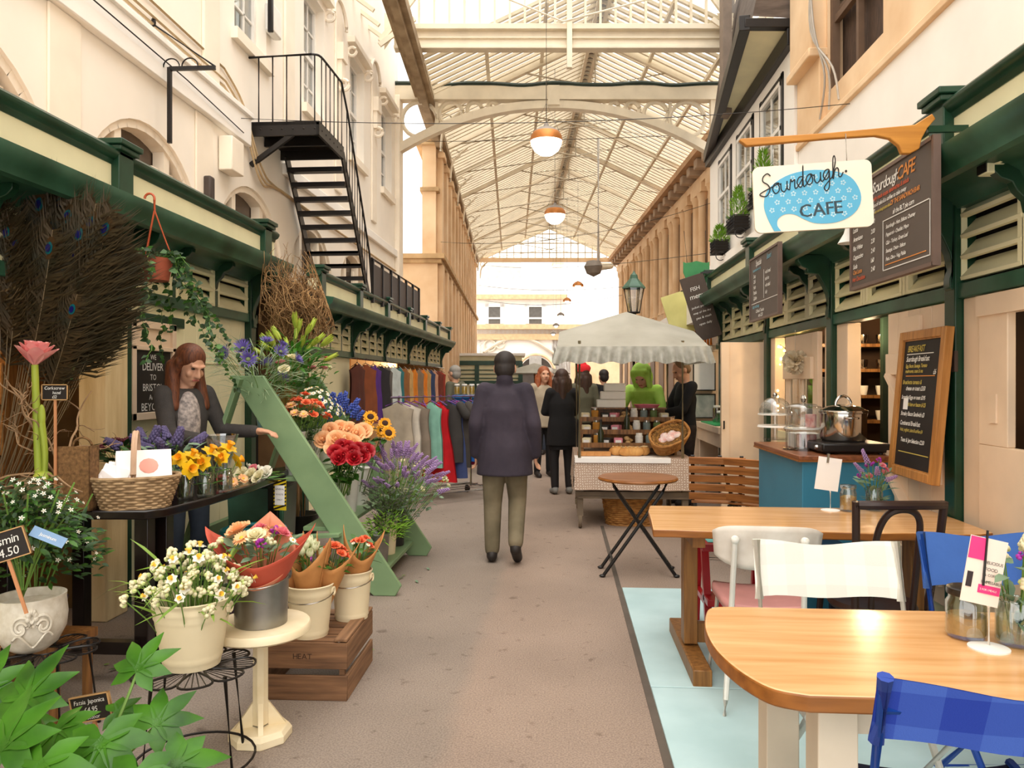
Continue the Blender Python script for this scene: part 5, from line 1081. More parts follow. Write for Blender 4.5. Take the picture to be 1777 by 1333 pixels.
for i, (dx, dy, pr, nn, lb, sc, base) in enumerate(((.0, -.03, pr_tulip, 12, 'white tulips in kraft paper, middle cone of the front cream bucket', 1, cb1), (-.07, .03, pr_tulip, 6, 'white tulips in kraft paper, cone nearest the zinc bucket', 1, cb1), (.04, .05, pr_roseo, 9, 'orange spray roses in kraft paper in the front cream bucket', .9, cb1), (.0, -.02, pr_roseo, 10, 'orange and white flowers in kraft paper in the rear cream bucket', .9, cb2))):
    t = bouquet('wrapped_bouquet', lb, 'bouquet', (base[0] + dx, base[1] + dy, base[2] + .1), nn, .015, .055, .31, [pr] if i < 3 else [pr_roseo, pr_cham], 'bloom', sc, m_leaf, 16, .08, .025, group='kraft wrapped bouquets', dome=.15, up=.4, hmin=.55, jit=.01); wrap(t, .03, .09, .36, mkp, 2, .42, a0=.2 * (i - 1))
    t.rotation_euler = (rad(-5), rad((0, -14, 12, 10)[i]), 0)
# fatsia in the near corner
fz = P(150, 1330, 2.2); t = thing('fatsia_plant', 'glossy green fatsia with large hand shaped leaves', 'plant', (fz.x, fz.y, 0)); mfl = mat('fatsia leaf', '#44791a', .36, col2='#224c0c', scale=7, spec=.3, trans=.12)
MB().lathe([(0, 0), (.1, 0), (.13, .24), (.14, .24), (.14, .26), (.12, .26), (0, .23)], 24).build('pot', mat('terracotta', '#a4533a', .7), t)
def palmate(c, nrm, head, s, n=7):
    nrm = V(nrm).normalized(); h = V(head); h = (h - nrm * h.dot(nrm)).normalized(); x = h.cross(nrm); b = MB()
    for i in range(n):
        a = (i - (n - 1) / 2) * rad(300) / n; d = h * cos(a) + x * sin(a); l = s * (1 - .12 * abs(i - (n - 1) / 2)) * U(.92, 1.05)
        b.leaf(c, d, l, s * .36, nrm, bend=.22, k=6, prof=(.42, .55, .85, 1.0, .8, .42), tipw=.03, fold=.16)
    return b
fo = V((fz.x, fz.y, 0)); st_ = MB()
for i, (px, py, d, s, nx, hx) in enumerate(((45, 1210, 2.25, .22, (-.1, -.75, .65), (.1, .1, 1)), (240, 1160, 2.35, .17, (0, -.7, .75), (.1, .3, 1)), (100, 1265, 2.2, .18, (-.2, -.55, .85), (.4, -.6, -.1)), (272, 1255, 2.28, .18, (.2, -.6, .8), (.3, .1, .6)), (175, 1290, 2.1, .23, (.05, -.7, .8), (.2, -.4, -.5)), (305, 1325, 2.1, .2, (.3, -.5, .8), (.8, -.3, .1)), (5, 1295, 2.05, .24, (-.2, -.7, .7), (-.3, 0, .9)), (205, 1235, 2.35, .12, (.1, -.4, .9), (.7, .2, .3)), (70, 1330, 2.0, .22, (-.1, -.7, .7), (.1, -.5, -.6)), (-30, 1200, 2.3, .2, (.1, -.7, .7), (0, 0, 1)), (235, 1345, 2.0, .2, (.1, -.6, .8), (.1, -.5, -.4)), (10, 1250, 2.4, .2, (.2, -.7, .6), (.6, 0, -.6)))):
    s *= .82; p = P(px, py, d) - fo; palmate(p, nx, hx, s).build('leaf', mfl, t); st_.tube(smooth([(U(-.05, .05), U(-.05, .05), .24), p * .5 + V((0, 0, .12)), p - V((0, 0, .004))], 5), .005, 5)
st_.build('stems', m_stem, t)
fl = P(175, 1250, 2.42); plate('price_label', 'small framed chalk label among the fatsia leaves priced four pounds ninety five', (fl.x, fl.y, fl.z - .1), .15, .085, (('Fatsia Japonica', 0, .058, .02), ('£4.95', 0, .03, .024), ('outdoor', 0, .008, .018)), rz=rad(-8), roll=rad(-14), stick=.1)
# ================================================================== sage green staging (A frame) with buckets
msg = mat('sage green paint', '#839d74', .5, col2='#728d65', scale=3)
t = thing('flower_staging', 'sage green stepped plank staging holding buckets of cut flowers', 'stand')
for y in (5.02, 6.2): b = MB(); b.prism([(-2.29, 1.5), (-2.05, 1.5), (-1.09, .07), (-1.13, 0), (-1.28, 0), (-1.35, .06)], .035, Matrix.Translation((0, y + .035, 0)) @ Matrix.Rotation(pi / 2, 4, 'X')); b.build('side_plank', msg, t, bevel=.006)
rows = ((.13, -1.36), (.46, -1.64), (.8, -1.9), (1.12, -2.14))
for z, x in rows: b = MB(); b.bb(x - .14, x + .12, 5.05, 6.18, z - .03, z); b.build('shelf', msg, t, bevel=.004)
for y in (5.0, 6.18): b = MB(); b.bar((-2.2, y, 1.48), (-2.7, y, 0), .03, .09, up=(0, 1, 0)); b.build('rear_leg', msg, t, bevel=.004)
b = MB(); b.bb(-2.62, -2.57, 5.0, 6.2, .3, .4); b.build('brace', msg, t)
b = MB(); b.bar((-2.6, 4.98, .35), (-1.5, 4.99, .42), .02, .08, up=(0, 1, 0)) ; b.build('brace', msg, t)
mwv = mat('white florist plastic', '#eeebe4', .35); mteal = mat('teal plastic', '#2f93a0', .35); mdkb = mat('black bucket plastic', '#24221f', .4)
FB = []
def fb(row, y, label, m, r0=.06, r1=.085, h=.3, dx=0):
    z, x = rows[row]; bucket('flower_bucket', label, (x + dx, y, z), r0, r1, h, m, ears=False, group='buckets on the staging'); return (x + dx, y, z + .05)
v1 = fb(3, 5.3, 'teal bucket of thistles at the top of the staging', mat('blue grey bucket', '#7fa6b4', .4), h=.24)
v2 = fb(3, 5.68, 'kraft brown bucket of lilies at the top of the staging', mat('brown paper', '#b07a3c', .8), h=.28)
v3 = fb(2, 5.22, 'white bucket of orange spray roses', mwv); v4 = fb(2, 5.55, 'white bucket of chamomile', mwv); v5 = fb(2, 5.95, 'white bucket of blue flowers', mwv)
v6 = fb(1, 5.36, 'white tapered bucket of red roses, right of the near plank', mwv, .05, .08); v7 = fb(1, 5.66, 'white bucket of peach roses', mwv); v8 = fb(1, 6.0, 'white bucket of sunflowers', mwv)
v9 = fb(0, 5.4, 'zinc bucket of rosemary on the lowest step', m_zinc, .085, .1, .22); v10 = fb(0, 5.72, 'cream bucket of lilac sprays on the lowest step', m_cream, .07, .09, .28); v11 = fb(0, 6.02, 'black bucket of eucalyptus on the lowest step', mdkb, .075, .095, .3)
bouquet('flower_bunch', 'purple thistles and spiky grass at the top of the staging', 'flowers', v1, 12, .03, .3, .56, [pr_thist], 'thistle', 1.2, mat('spiky grass', '#9db28a', .6, trans=.2), 330, .22, .007, lean=(.02, -.26), up=.9, hmin=.3, jit=.05)
bouquet('flower_bunch', 'tall green yellow lily buds with dark leaves at the top of the staging', 'flowers', v2, 26, .03, .27, .68, [pr_lily], 'lily_bud', 1.25, mat('lily leaf', '#4d8a2a', .4, col2='#2f661c', scale=10, trans=.25), 200, .15, .03, up=.9, hmin=.3, jit=.05, lean=(.08, 0))
bouquet('flower_bunch', 'orange spray roses on the staging below the thistles', 'flowers', v3, 26, .03, .17, .5, [pr_roseo, pr_roseo, pr_roseo, pr_gerb], 'spray_rose', 1.05, m_leafD, 90, .06, .03, dome=.3, lean=(.06, .03), hmin=.4)
bouquet('flower_bunch', 'dome of tiny white chamomile daisies on the staging', 'flowers', v4, 90, .04, .21, .56, [pr_cham], 'daisy', 1.25, m_leaf, 60, .05, .015, dome=.35, lean=(.05, -.02), up=1, jit=.015)
bouquet('flower_bunch', 'deep blue delphinium sprays on the staging right of the chamomile', 'flowers', v5, 18, .04, .17, .44, [pr_blue], 'blue_spike', 1.1, m_leaf, 40, .07, .02, lean=(.1, 0))
def stemmed(name, label, cat, base, pr, pts, sc, group, lm=m_leaf, pn='bloom'):
    for i, (px, py, d) in enumerate(pts):
        c = P(px, py, d); t = thing(name, label, cat, base, group=group); q = c - V(base); link(pn, pr, t, q, (q.x * 1.5 + .1, q.y - .75, q.z * 1.2), sc * U(.92, 1.08), U(0, 6))
        b = MB(); b.tube(smooth([(U(-.02, .02), U(-.02, .02), -.03), q * .5, q], 4), .0035, 5); b.m = 1
        for k in range(5): b.leaf(q * U(.5, .93), (U(-1, 1), U(-1, .3), U(-.2, .5)), .07, .045, k=3)
        b.build('stem', [m_stem, lm], t)
stemmed('peach_rose', 'open peach rose in the white bucket above the red roses', 'rose', v7, pr_rosep, [(562, 765, 5.4), (574, 748, 5.45), (590, 745, 5.5), (584, 764, 5.38), (600, 766, 5.4), (606, 748, 5.5), (618, 755, 5.5), (578, 778, 5.35), (630, 750, 5.6), (612, 770, 5.4)], 1.25, 'peach roses')
stemmed('red_rose', 'deep red rose in the tapered white bucket below the peach roses', 'rose', v6, pr_roser, [(582, 786, 5.25), (596, 792, 5.22), (610, 785, 5.25), (594, 776, 5.3), (622, 780, 5.3), (636, 784, 5.32), (604, 778, 5.3), (628, 792, 5.28), (614, 796, 5.22), (588, 796, 5.2)], 1.25, 'red roses')
stemmed('sunflower', 'golden sunflower with a dark centre beside the peach roses', 'sunflower', v8, pr_sun, [(636, 744, 5.65), (643, 724, 5.75), (668, 735, 5.75), (674, 752, 5.7), (664, 748, 5.8)], 1.1, 'sunflowers')
bouquet('flower_bunch', 'airy lilac sprays spilling out over the lowest step', 'flowers', v10, 62, .04, .26, .72, [pr_spike], 'lilac_spike', .8, m_leafG, 120, .06, .016, lean=(.14, .1), jit=.06, up=1.0, hmin=.3)
bouquet('flower_bunch', 'dark olive foliage bunch under the red roses', 'flowers', (v9[0] + .03, v9[1] + .12, v9[2]), 0, .05, .2, .62, [], '', 1, mat('olive foliage', '#5a6048', .6, col2='#3d4232', scale=15, trans=.15), 420, .05, .018, hmin=.3, lean=(.02, .03))
bouquet('flower_bunch', 'fresh green rosemary sprigs in the zinc bucket', 'flowers', v9, 0, .06, .19, .36, [], '', 1, m_leafL, 300, .07, .008, hmin=.45, lean=(.1, -.02), dome=.5)
bouquet('flower_bunch', 'grey eucalyptus with small white buds reaching over the aisle', 'flowers', v11, 26, .05, .28, .58, [pr_wbud], 'white_bud', 1.1, m_leafG, 220, .05, .03, hmin=.35, lean=(.2, .05), jit=.05)
bouquet('flower_bunch', 'pink and cream spray roses beside the lilies', 'flowers', (v2[0] + .05, v2[1] + .36, v2[2]), 8, .03, .16, .5, [pr_pinkc, pr_wbud], 'pink_rose', 1.1, m_leaf, 50, .05, .03, lean=(.12, 0), jit=.08)
bouquet('flower_bunch', 'single cream rose and pink bud rising over the brown paper bucket', 'flowers', (v1[0] + .14, v1[1] - .02, v1[2]), 3, .01, .1, .5, [pr_crm, pr_pinkc, pr_crm], 'rose', 1.1, m_leafG, 8, .05, .02, lean=(.05, -.03))
# things on the ground behind
c = G(445, 1000); c = P(440, 950, 4.75); t = thing('plastic_tub', 'teal plastic tub behind the red wrapped bouquet', 'tub', (c.x, c.y, 0)); MB().lathe([(0, .01), (.14, .0), (.19, .48), (.2, .5), (.185, .5), (.13, .03), (0, .03)], 28).build('shell', mteal, t); b = MB(); b.tube(arc((0, 0, .52), .19, 0, 2 * pi, 30, 'xy'), .014, 8, closed=True); b.build('rim', mteal, t)
c = P(478, 900, 5.2); t = thing('waste_bin', 'dark green waste bin behind the tip of the black bench', 'bin', (c.x - .16, c.y + .18, 0), rad(6)); b = MB(); b.prism([(-.17, 0), (.17, 0), (.2, .72), (-.2, .72)], .36, Matrix.Translation((0, .18, 0)) @ Matrix.Rotation(pi / 2, 4, 'X')); b.build('shell', m_greenL, t, bevel=.01); b = MB(); b.bb(-.22, .22, -.21, .21, .72, .78); b.build('lid', mat('black lid', '#1f2321', .4), t, bevel=.015)
o = thing('waste_notice', 'white notice with yellow and black stripes on the waste bin', 'notice', P(486, 862, 4.97), rad(-8)); MB().bb(-.045, .045, -.003, .0, -.09, .11).build('striped_card', mat('hazard yellow', '#e8c81f', .6), o)
b = MB()
for k in range(9): x = -.045 + .0; z = -.09 + k * .024; b.prism([(x, z), (x + .09, z + .03), (x + .09, z + .042), (x, z + .012)], .0005, Matrix.Translation((0, -.0034, 0)) @ Matrix.Rotation(pi / 2, 4, 'X'))
b.build('stripe', m_black, o); MB().bb(-.035, .035, -.006, -.004, -.055, .075).build('card', m_paper, o); b = MB()
for s, z in (('GENERAL', .045), ('WASTE', .01), ('ONLY', -.025)): b.text(s, face((0, -.0065, z), (1, 0, 0)), .016, 'C')
b.build('lettering', m_black, o)
c = P(515, 940, 4.6); bucket('plant_pot', 'dark pot of purple pansies in front of the staging', (c.x, c.y, 0), .09, .12, .2, mpot, ears=False, cat='pot'); bouquet('pansy_plant', 'purple pansies and feathery foliage in front of the staging', 'plant', (c.x, c.y, .18), 10, .05, .15, .26, [pr_mag], 'pansy', 1.3, m_leaf, 90, .06, .012)
for i, (px, py, d) in enumerate(((385, 960, 4.3), (350, 1000, 4.2), (415, 985, 4.35))):
    c = P(px, py, d); bucket('plant_pot', ('pot of trailing greenery under the middle of the bench', 'pot of greenery by the florist under the bench', 'pot of grey greenery beside the teal tub')[i], (c.x, c.y, 0), .07, .09, .16, mpot, ears=False, cat='pot'); bouquet('potted_greenery', ('trailing greenery with yellow buds under the bench', 'leafy greenery by the florist under the bench', 'grey leaved greenery beside the teal tub')[i], 'plant', (c.x, c.y, .14), 8, .05, .16, .32, [pr_wbud], 'bud', 1, (m_leaf, m_leafD, m_leafG)[i], 90, .07, .02)
c = P(372, 930, 4.1); plate('price_label', 'dark slanting chalk label under the bench beside the narcissi', (c.x, c.y, .3), .11, .05, (('£3.50', 0, .015, .025),), roll=rad(35), stick=.22)
# leaves fallen on the floor
for i, (px, py) in enumerate(((605, 1060), (622, 1055), (640, 1072), (697, 1000), (725, 1012), (700, 1003), (640, 1130), (745, 990), (210, 1160), (180, 1155), (250, 1180), (595, 1052), (615, 1062))):
    c = G(px, py, .002); o = MB(); o.leaf((0, 0, .004), (cos(i * 2.1), sin(i * 2.1), .08), (.03, .05, .07)[i % 3], .02, (0, 0, 1), bend=-.1); o = o.build('fallen_leaf', (m_leafL, m_leafG, m_leaf)[i % 3]); o.location = c; tag(o, 'small leaf fallen on the asphalt', 'leaf', 'fallen leaves on the floor')
# ------------------------------------------------------------------ twig bundle over the gap
c = P(520, 585, 6.3); t = thing('willow_bundle', 'tall tangled bundle of brown curly willow beside the spiral of steps', 'twigs', (c.x, c.y, c.z - 1.0)); b = MB(); b2 = MB()
for k in range(280):
    bb_ = b if k % 2 else b2; a = U(0, 2 * pi); q = U(0, 1) ** .5; p = V((.27 * q * cos(a), .2 * q * sin(a), U(.9, 1.2))); pts = [p]; d = V((U(-.3, .3), U(-.3, .3), 1)).normalized()
    for i in range(11):
        d = (d + V((U(-.75, .75), U(-.75, .75), U(-.5, .6)))).normalized(); n_ = pts[-1] + d * U(.04, .085); zr = (n_.z - .95) / .85
        lim = .34 - .17 * max(0, zr); rr = math.hypot(n_.x + .12 * zr, n_.y)
        if rr > lim: n_.x = (n_.x + .12 * zr) * lim / rr - .12 * zr; n_.y *= lim / rr
        if n_.z > 1.85: n_.z = 1.8; d.z = -.3
        pts.append(n_)
    bb_.tube(smooth(pts, 2), .0036, 4, r2=.002)
mtw = mat('curly willow', '#b48f60', .8, col2='#7d5c38', scale=9); b.build('twigs', mtw, t); b2.build('twigs', mat('dark willow', '#8a673f', .8, col2='#5d4227', scale=9), t); b = MB()
for k in range(8): b.tube([(.03 * cos(k), .03 * sin(k), 0), (.09 * cos(k * 2.1), .09 * sin(k * 2.1), 1.1)], .006, 5)
b.build('stems', mtw, t); MB().lathe([(0, 0), (.12, 0), (.16, .35), (.15, .35), (0, .1)], 20).build('pot', mdkb, t); t.location.z = 0; t.scale = (1, 1, 1); dz = c.z - 1.0
for ch in t.children:
    if ch.name.startswith('twigs') : ch.location.z = dz
    elif ch.name.startswith('stems'): ch.scale.z = (1.1 + dz) / 1.1
# ------------------------------------------------------------------ black iron stair and railings
t = thing('iron_staircase', 'black iron stair with open treads and railed landing on the cream wall', 'staircase'); X0, X1, Y0, Y1 = -3.39, -2.62, 7.94, 8.86
b = MB(); b.bb(X0, X1, Y0, Y1, 4.24, 4.28); b.bb(X0, X1, Y0, Y0 + .03, 4.13, 4.27); b.bb(X1 - .03, X1, Y0, Y1, 4.13, 4.27); b.bb(X0, X1, Y1 - .03, Y1, 4.13, 4.27); b.bb(X0, X1, Y0 + .4, Y0 + .44, 4.14, 4.26)
for k in range(6): b.ell((X0 + .12 + k * .12, Y0 - .002, 4.2), (.012, .006, .012), 6, 4); b.ell((X1 + .002, Y0 + .1 + k * .14, 4.2), (.006, .012, .012), 6, 4)
b.build('landing', m_black, t)
n = 10
for k in range(n): f = (k + .6) / n; y = Y1 + 1.2 * f; z = 4.13 - 1.48 * f; b = MB(); b.bb(X0 + .08, X1 - .02, y - .1, y + .1, z - .03, z); b.bb(X0 + .08, X1 - .02, y - .1, y - .085, z - .055, z); b.build('tread', m_black, t)
for x in (X0 + .06, X1 - .02): b = MB(); b.bar((x, Y1, 4.2), (x, Y1 + 1.22, 2.62), .02, .13); b.build('stringer', m_black, t)
b = MB(); pts = [(X0 - .06, Y0, 4.98), (X1 - .08, Y0, 5.0)] + smooth([(X1 - .08, Y0, 5.0), (X1 - .02, Y0 + .03, 5.0), (X1, Y0 + .12, 5.0)], 4)[1:] + [(X1, Y1 - .1, 5.02), (X1, Y1 + .15, 4.75), (X1, Y1 + 1.2, 3.2), (X1, Y1 + 1.35, 2.65)]; b.tube(pts, .013, 8); b.build('handrail', m_black, t)
for k in range(5): x = X0 + .1 + k * .155; b = MB(); b.tube([(x, Y0, 4.27), (x, Y0, 4.99)], .008, 6); b.build('baluster', m_black, t)
for k in range(6): y = Y0 + .08 + k * .15; b = MB(); b.tube([(X1, y, 4.27), (X1, y, 5.01)], .007, 6); b.build('baluster', m_black, t)
for k in range(9): f = (k + .6) / 9.5; y = Y1 + .05 + 1.12 * f; b = MB(); b.tube([(X1, y, 4.1 - 1.45 * f), (X1, y, 4.85 - 1.6 * f)], .007, 6); b.build('baluster', m_black, t)
b = MB(); b.bar((X1 - .3, Y0 + .03, 4.15), (X0 + .0, Y0 + .03, 3.82), .04, .05); b.build('strut', m_black, t)
t = thing('roof_railing', 'black sheeted railing on the flat stall roof at the foot of the iron stair', 'railing')
for k in range(6): y = 10.25 + .56 * k; b = MB(); b.bb(-2.64, -2.62, y + .02, y + .54, 2.6, 3.1); b.build('panel', mat('black sheet', '#2a2422', .5, col2='#3a302c', scale=2), t)
for k in range(7): b = MB(); b.bb(-2.645, -2.605, 10.23 + .56 * k, 10.27 + .56 * k, 2.55, 3.16); b.build('post', m_black, t)
b = MB(); b.tube([(-2.625, 10.2, 3.16), (-2.625, 13.65, 3.16)], .016, 8); b.build('top_rail', m_black, t)
t = thing('sign_bracket', 'empty black iron hanging sign bracket on the cream wall', 'bracket'); b = MB(); A = V((-3.27, 6.05, 4.07)); b.bar((-3.27, 6.05, 3.45), (-3.27, 6.05, 4.08), .03, .03, up=(0, 1, 0)); b.bar(A, (-2.9, 6.1, 4.09), .03, .03); b.tube([(-3.38, 6.0, 4.42), (-2.9, 6.1, 4.1)], .008, 6); b.ell((-3.38, 6.0, 4.44), (.02, .02, .04), 8, 6)
for q in (-3.26, -3.1): b.tube(arc((q, 6.06, 4.09), .07, 0, pi, 10), .006, 5)
b.build('frame', m_black, t)
t = thing('wall_lamp', 'flat black and white lamp box high on the cream wall above the stair', 'lamp', PX(474, 38, -3.33)); MB().bb(-.05, .05, -.14, .14, -.16, .16).build('box', m_white, t, bevel=.02); b = MB(); b.bb(.0, .06, -.17, -.13, -.19, .19); b.build('bracket', m_black, t, bevel=.01)
t = thing('wall_box', 'small cream utility box on the wall beside the landing', 'box', PX(400, 270, -3.33)); MB().bb(-.06, .08, -.14, .14, -.18, .16).build('case', m_trimcream, t, bevel=.01)
t = thing('wall_speaker', 'small dark speaker on the cream wall between the arched windows', 'speaker', PX(361, 330, -3.36)); MB().bb(-.03, .05, -.05, .05, -.13, .13).build('case', mat('dark speaker', '#4b403a', .6), t, bevel=.02); b = MB(); b.bb(-.05, -.02, -.02, .02, -.04, .04); b.build('bracket', m_black, t)
# ------------------------------------------------------------------ clothes
def garment(label, loc, rz, w, l, col, group, sleeve=0, flare=1.0, hanger=True, neck=.05, hcol=None, rough=.85):
    t = thing('hanging_garment', label, 'garment', loc, rz, group=group); b = MB(); m = col if not isinstance(col, str) else mat('cloth ' + col, col, rough, var=.15, scale=6)
    ph = U(0, 6)
    def prof(v): return w / 2 * ((.35 + .65 * min(1, v / .06)) if v < .06 else 1 - .12 * sin(min(1, (v - .06) / .5) * pi) + (flare - 1) * max(0, v - .25))
    for s in (-1, 1): b.grid(12, 14, lambda u, v: V(((2 * u - 1) * prof(v), s * (.012 + .03 * (1 - (2 * u - 1) ** 2) * (.4 + v)) + .012 * sin(u * 16 + ph) * v, -.03 - l * v - .05 * (2 * u - 1) ** 2 * (1 - min(1, v * 8)))))
    b.build('cloth', m, t)
    for s in (-1, 1):
        if sleeve: b = MB(); b.cap((s * w * .42, 0, -.075), (s * (w * .5 + sleeve * .35), 0, -.07 - sleeve), .055, .06, 10); b.build('sleeve', m, t)
    if hanger:
        b = MB(); b.tube([(-w * .4, 0, -.07), (0, 0, -.01), (w * .4, 0, -.07)], .006, 6); b.tube([(0, 0, -.01), (0, 0, .03)] + arc((.018, 0, .035), .018, pi, .2, 6), .003, 5); b.build('hanger', hcol or mat('purple hanger', '#7a3f96', .4), t)
    return t
ra, rb_ = V((-1.98, 8.75, 1.27)), V((-1.12, 9.55, 1.27)); dd = (rb_ - ra).normalized(); ang = math.atan2(dd.y, dd.x)
t = thing('clothes_rail', 'chrome wheeled clothes rail in the aisle hung with dresses and shirts', 'clothes rail', ((ra.x + rb_.x) / 2, (ra.y + rb_.y) / 2, 0), ang); L_ = (rb_ - ra).length / 2
b = MB(); b.tube([(-L_ - .05, 0, 1.27), (L_ + .05, 0, 1.27)], .014, 8); b.build('rail', mat('purple taped rail', '#6d5a72', .4), t)
for s in (-1, 1):
    b = MB(); b.tube([(s * L_ * .9, 0, .12), (s * L_ * .9, 0, 1.27)], .014, 8); b.build('upright', m_steel, t); b = MB(); b.tube([(s * (L_ + .1), -.3, .12), (s * (L_ + .1), .3, .12)], .018, 8); b.build('foot', m_steel, t)
    for y in (-.3, .3): b = MB(); b.tube(arc((s * (L_ + .1), y, .05), .03, 0, 2 * pi, 12, 'yz'), .02, 8, closed=True); b.tube([(s * (L_ + .1), y, .05), (s * (L_ + .1), y, .12)], .008, 6); b.build('caster', mdkb, t)
b = MB()
for y in (-.2, -.07, .07, .2): b.tube([(-L_ - .1, y, .14), (L_ + .1, y, .14)], .008, 6)
b.tube([(-L_ - .1, -.3, .12), (L_ + .1, -.3, .12)], .016, 8); b.tube([(-L_ - .1, .3, .12), (L_ + .1, .3, .12)], .016, 8); b.build('base_grid', m_steel, t)
gs = [(.04, '#b3a592', .42, .75, 0, 1, 'taupe dress nearest the flowers on the rail'), (.14, '#d9cfc0', .4, .7, 0, 1, 'off white top second along the rail'), (.24, '#8d7f70', .42, .8, 0, 1.1, 'grey brown tunic with red straps on the rail'), (.34, '#a33c30', .1, .7, 0, 1.8, 'narrow rust red strap dress on the rail'), (.44, '#8ec4b0', .3, .8, 0, 1.2, 'mint green dress on the rail'), (.54, '#c9141f', .28, .98, 0, 2.2, 'bright red flared dress on the rail'), (.64, '#3d3a38', .42, .75, .12, 1, 'charcoal tunic behind the red dress'), (.74, '#46403c', .44, .82, .16, 1.0, 'dark olive t-shirt at the end of the rail'), (.84, '#1d5fae', .42, .75, .2, 1.05, 'bright blue shirt at the far end of the rail'), (.93, '#9b2048', .36, .8, .1, 1.1, 'magenta top behind the blue shirt'), (.7, '#3d4a78', .34, .95, 0, 1.3, 'navy dress between the charcoal tunic and the olive t-shirt')]
for f, c_, w_, l_, sl_, fl_, lb in gs: garment(lb, ra.lerp(rb_, f) + V((0, 0, -.035)), ang + rad(-62 + U(-8, 8)), w_, l_, c_, 'clothes on the wheeled rail', sl_, fl_)
cols = ['#5a2e22', '#8a4a2a', '#5a2f86', '#2f2c30', '#6a645e', '#cfd8d6', '#2e7f86', '#a06a3a', '#d8b070', '#e88a1f', '#8d7a66', '#f08a24', '#c9a468', '#33466e', '#d8a488', '#7a3a2c', '#a53c2e']
nmz = ['dark brown', 'rust brown', 'purple', 'black', 'grey', 'pale silver', 'teal', 'tan brown', 'honey', 'bright orange', 'taupe', 'vivid orange', 'sand', 'navy', 'salmon', 'maroon', 'brick red']
for i, c_ in enumerate(cols): garment('%s garment hanging along the front of the clothes stall' % nmz[i], (LX + .16, 9.7 + .42 * i, 1.72), rad(70 + U(-15, 15)), .42, U(.75, 1.05), c_, 'clothes along the stall front', 0, 1.1, hcol=m_steel)
o = MB(); o.tube([(LX + .16, 9.4, 1.76), (LX + .16, 16.9, 1.76)], .012, 6); o = o.build('hanging_rail', m_steel); tag(o, 'long steel rail along the clothes stall front', 'rail')
lamp((LX - .5, 12.2, 1.9), 22, (1, .6, .25)); lamp((LX - .5, 15, 1.9), 22, (1, .6, .25))
c = P(858, 800, 10.2); garment('rust orange patterned scarf hanging behind the walking man', (c.x, c.y, 1.12), rad(15), .24, .98, '#b8562e', 'scarves behind the walking man', 0, 1, False)
# far kiosk and jars
t = thing('kiosk', 'green and cream market kiosk closing the aisle', 'kiosk'); t.matrix_world = CFM @ Matrix.Translation((0, 24, 0)); x0, x1 = (768 - 888.5) / F * 24, (906 - 888.5) / F * 24
b = MB(); b.bb(x0, x1, .05, 2, 0, 2.3); b.build('walls', m_pale, t); b = MB(); b.bb(x0 - .1, x1 + .1, -.1, 2, 2.28, 2.36); b.build('roof_edge', m_white, t)
b = MB()
for z, h in ((2.05, .14), (1.42, .12), (.7, .08)): b.bb(x0, x1, -.02, .06, z - h / 2, z + h / 2)
for x in (x0 + .05, x0 + 1.1, x1 - .05): b.bb(x - .07, x + .07, -.03, .06, 0, 2.1)
for k in range(3): b.bb(x0, x1, 0, .06, 1.55 + .13 * k, 1.58 + .13 * k)
b.build('frame', m_green, t); b = MB(); b.bb(x0 + 1.4, x0 + 2.0, -.04, 0, .95, 1.3); b.build('poster', m_paper, t); b = MB(); b.bb(x0 + 1.42, x0 + 1.98, -.05, -.04, 1.2, 1.27); b.build('poster_band', mat('pink band', '#e0607a', .6), t)
c = P(818, 715, 12); t = thing('jar_stand', 'low blue table holding yellow jars near the clothes rail', 'table', (c.x, c.y, 0)); b = MB(); b.bb(-.3, .3, -.2, .2, .72, .78); b.build('top', mat('bright blue plastic', '#2f7fc4', .4), t)
for x in (-.26, .26):
    for y in (-.16, .16): b = MB(); b.bb(x - .02, x + .02, y - .02, y + .02, 0, .72); b.build('leg', m_steel, t)
b = MB(); b.bb(-.3, .3, .15, .2, .78, 1.22); b.bb(-.3, .3, -.05, .2, 1.2, 1.24); b.build('riser', MC['bright blue plastic'], t)
my = mat('mustard filling', '#d9a520', .5)
for k in range(10): o = jar('jam_jar', 'small yellow jar on the blue table', (c.x - .24 + .12 * (k % 5), c.y - .08 if k < 5 else c.y + .06, .78 if k < 5 else 1.24), .045, .16, 'yellow jars on the blue table', fill=my, fillh=.8, lid=m_white)
# ================================================================== cafe tables
m_top = mat('varnished pine', '#e0b07c', .2, col2='#cb955c', scale=2.2, stretch=(1, 12, 12), spec=.6)
m_topE = mat('pine edge', '#9c6026', .4, col2='#7a4718', scale=3, stretch=(1, 10, 10)); m_trest = wood('dark pine', '#9a6a35', '#6f4820', 2); m_cream2 = mat('putty table paint', '#d8c8b2', .55, var=.06)
def tabletop(t, poly, z, th):
    b = MB(); b.prism(poly, th, Matrix.Translation((0, 0, z - th))); k = len(poly); b.mi[0] = 1; b.mi[2:] = [1] * k; return b.build('tabletop', [m_top, m_topE], t, bevel=.006)
t = thing('dining_table', 'pine topped cafe table with rounded end and putty painted legs, nearest the front', 'table')
pl = [(2.05, 2.4)] + [(p.x, p.y) for p in smooth([(.52, 2.405, 0), (.475, 2.395, 0), (.445, 2.35, 0), (.412, 2.2, 0), (.405, 2.05, 0), (.42, 1.93, 0), (.45, 1.83, 0), (.49, 1.765, 0), (.56, 1.735, 0)], 4)] + [(2.05, 1.735)]
tabletop(t, pl[::1], .75, .042)
for x, y in ((.655, 1.875), (.64, 2.27), (1.9, 1.86), (1.9, 2.28)): b = MB(); b.bb(x - .047, x + .047, y - .047, y + .047, 0, .708); b.build('leg', m_cream2, t, bevel=.004)
for y in (1.87, 2.27): b = MB(); b.bb(.69, 1.87, y - .012, y + .012, .61, .708); b.build('apron', m_cream2, t)
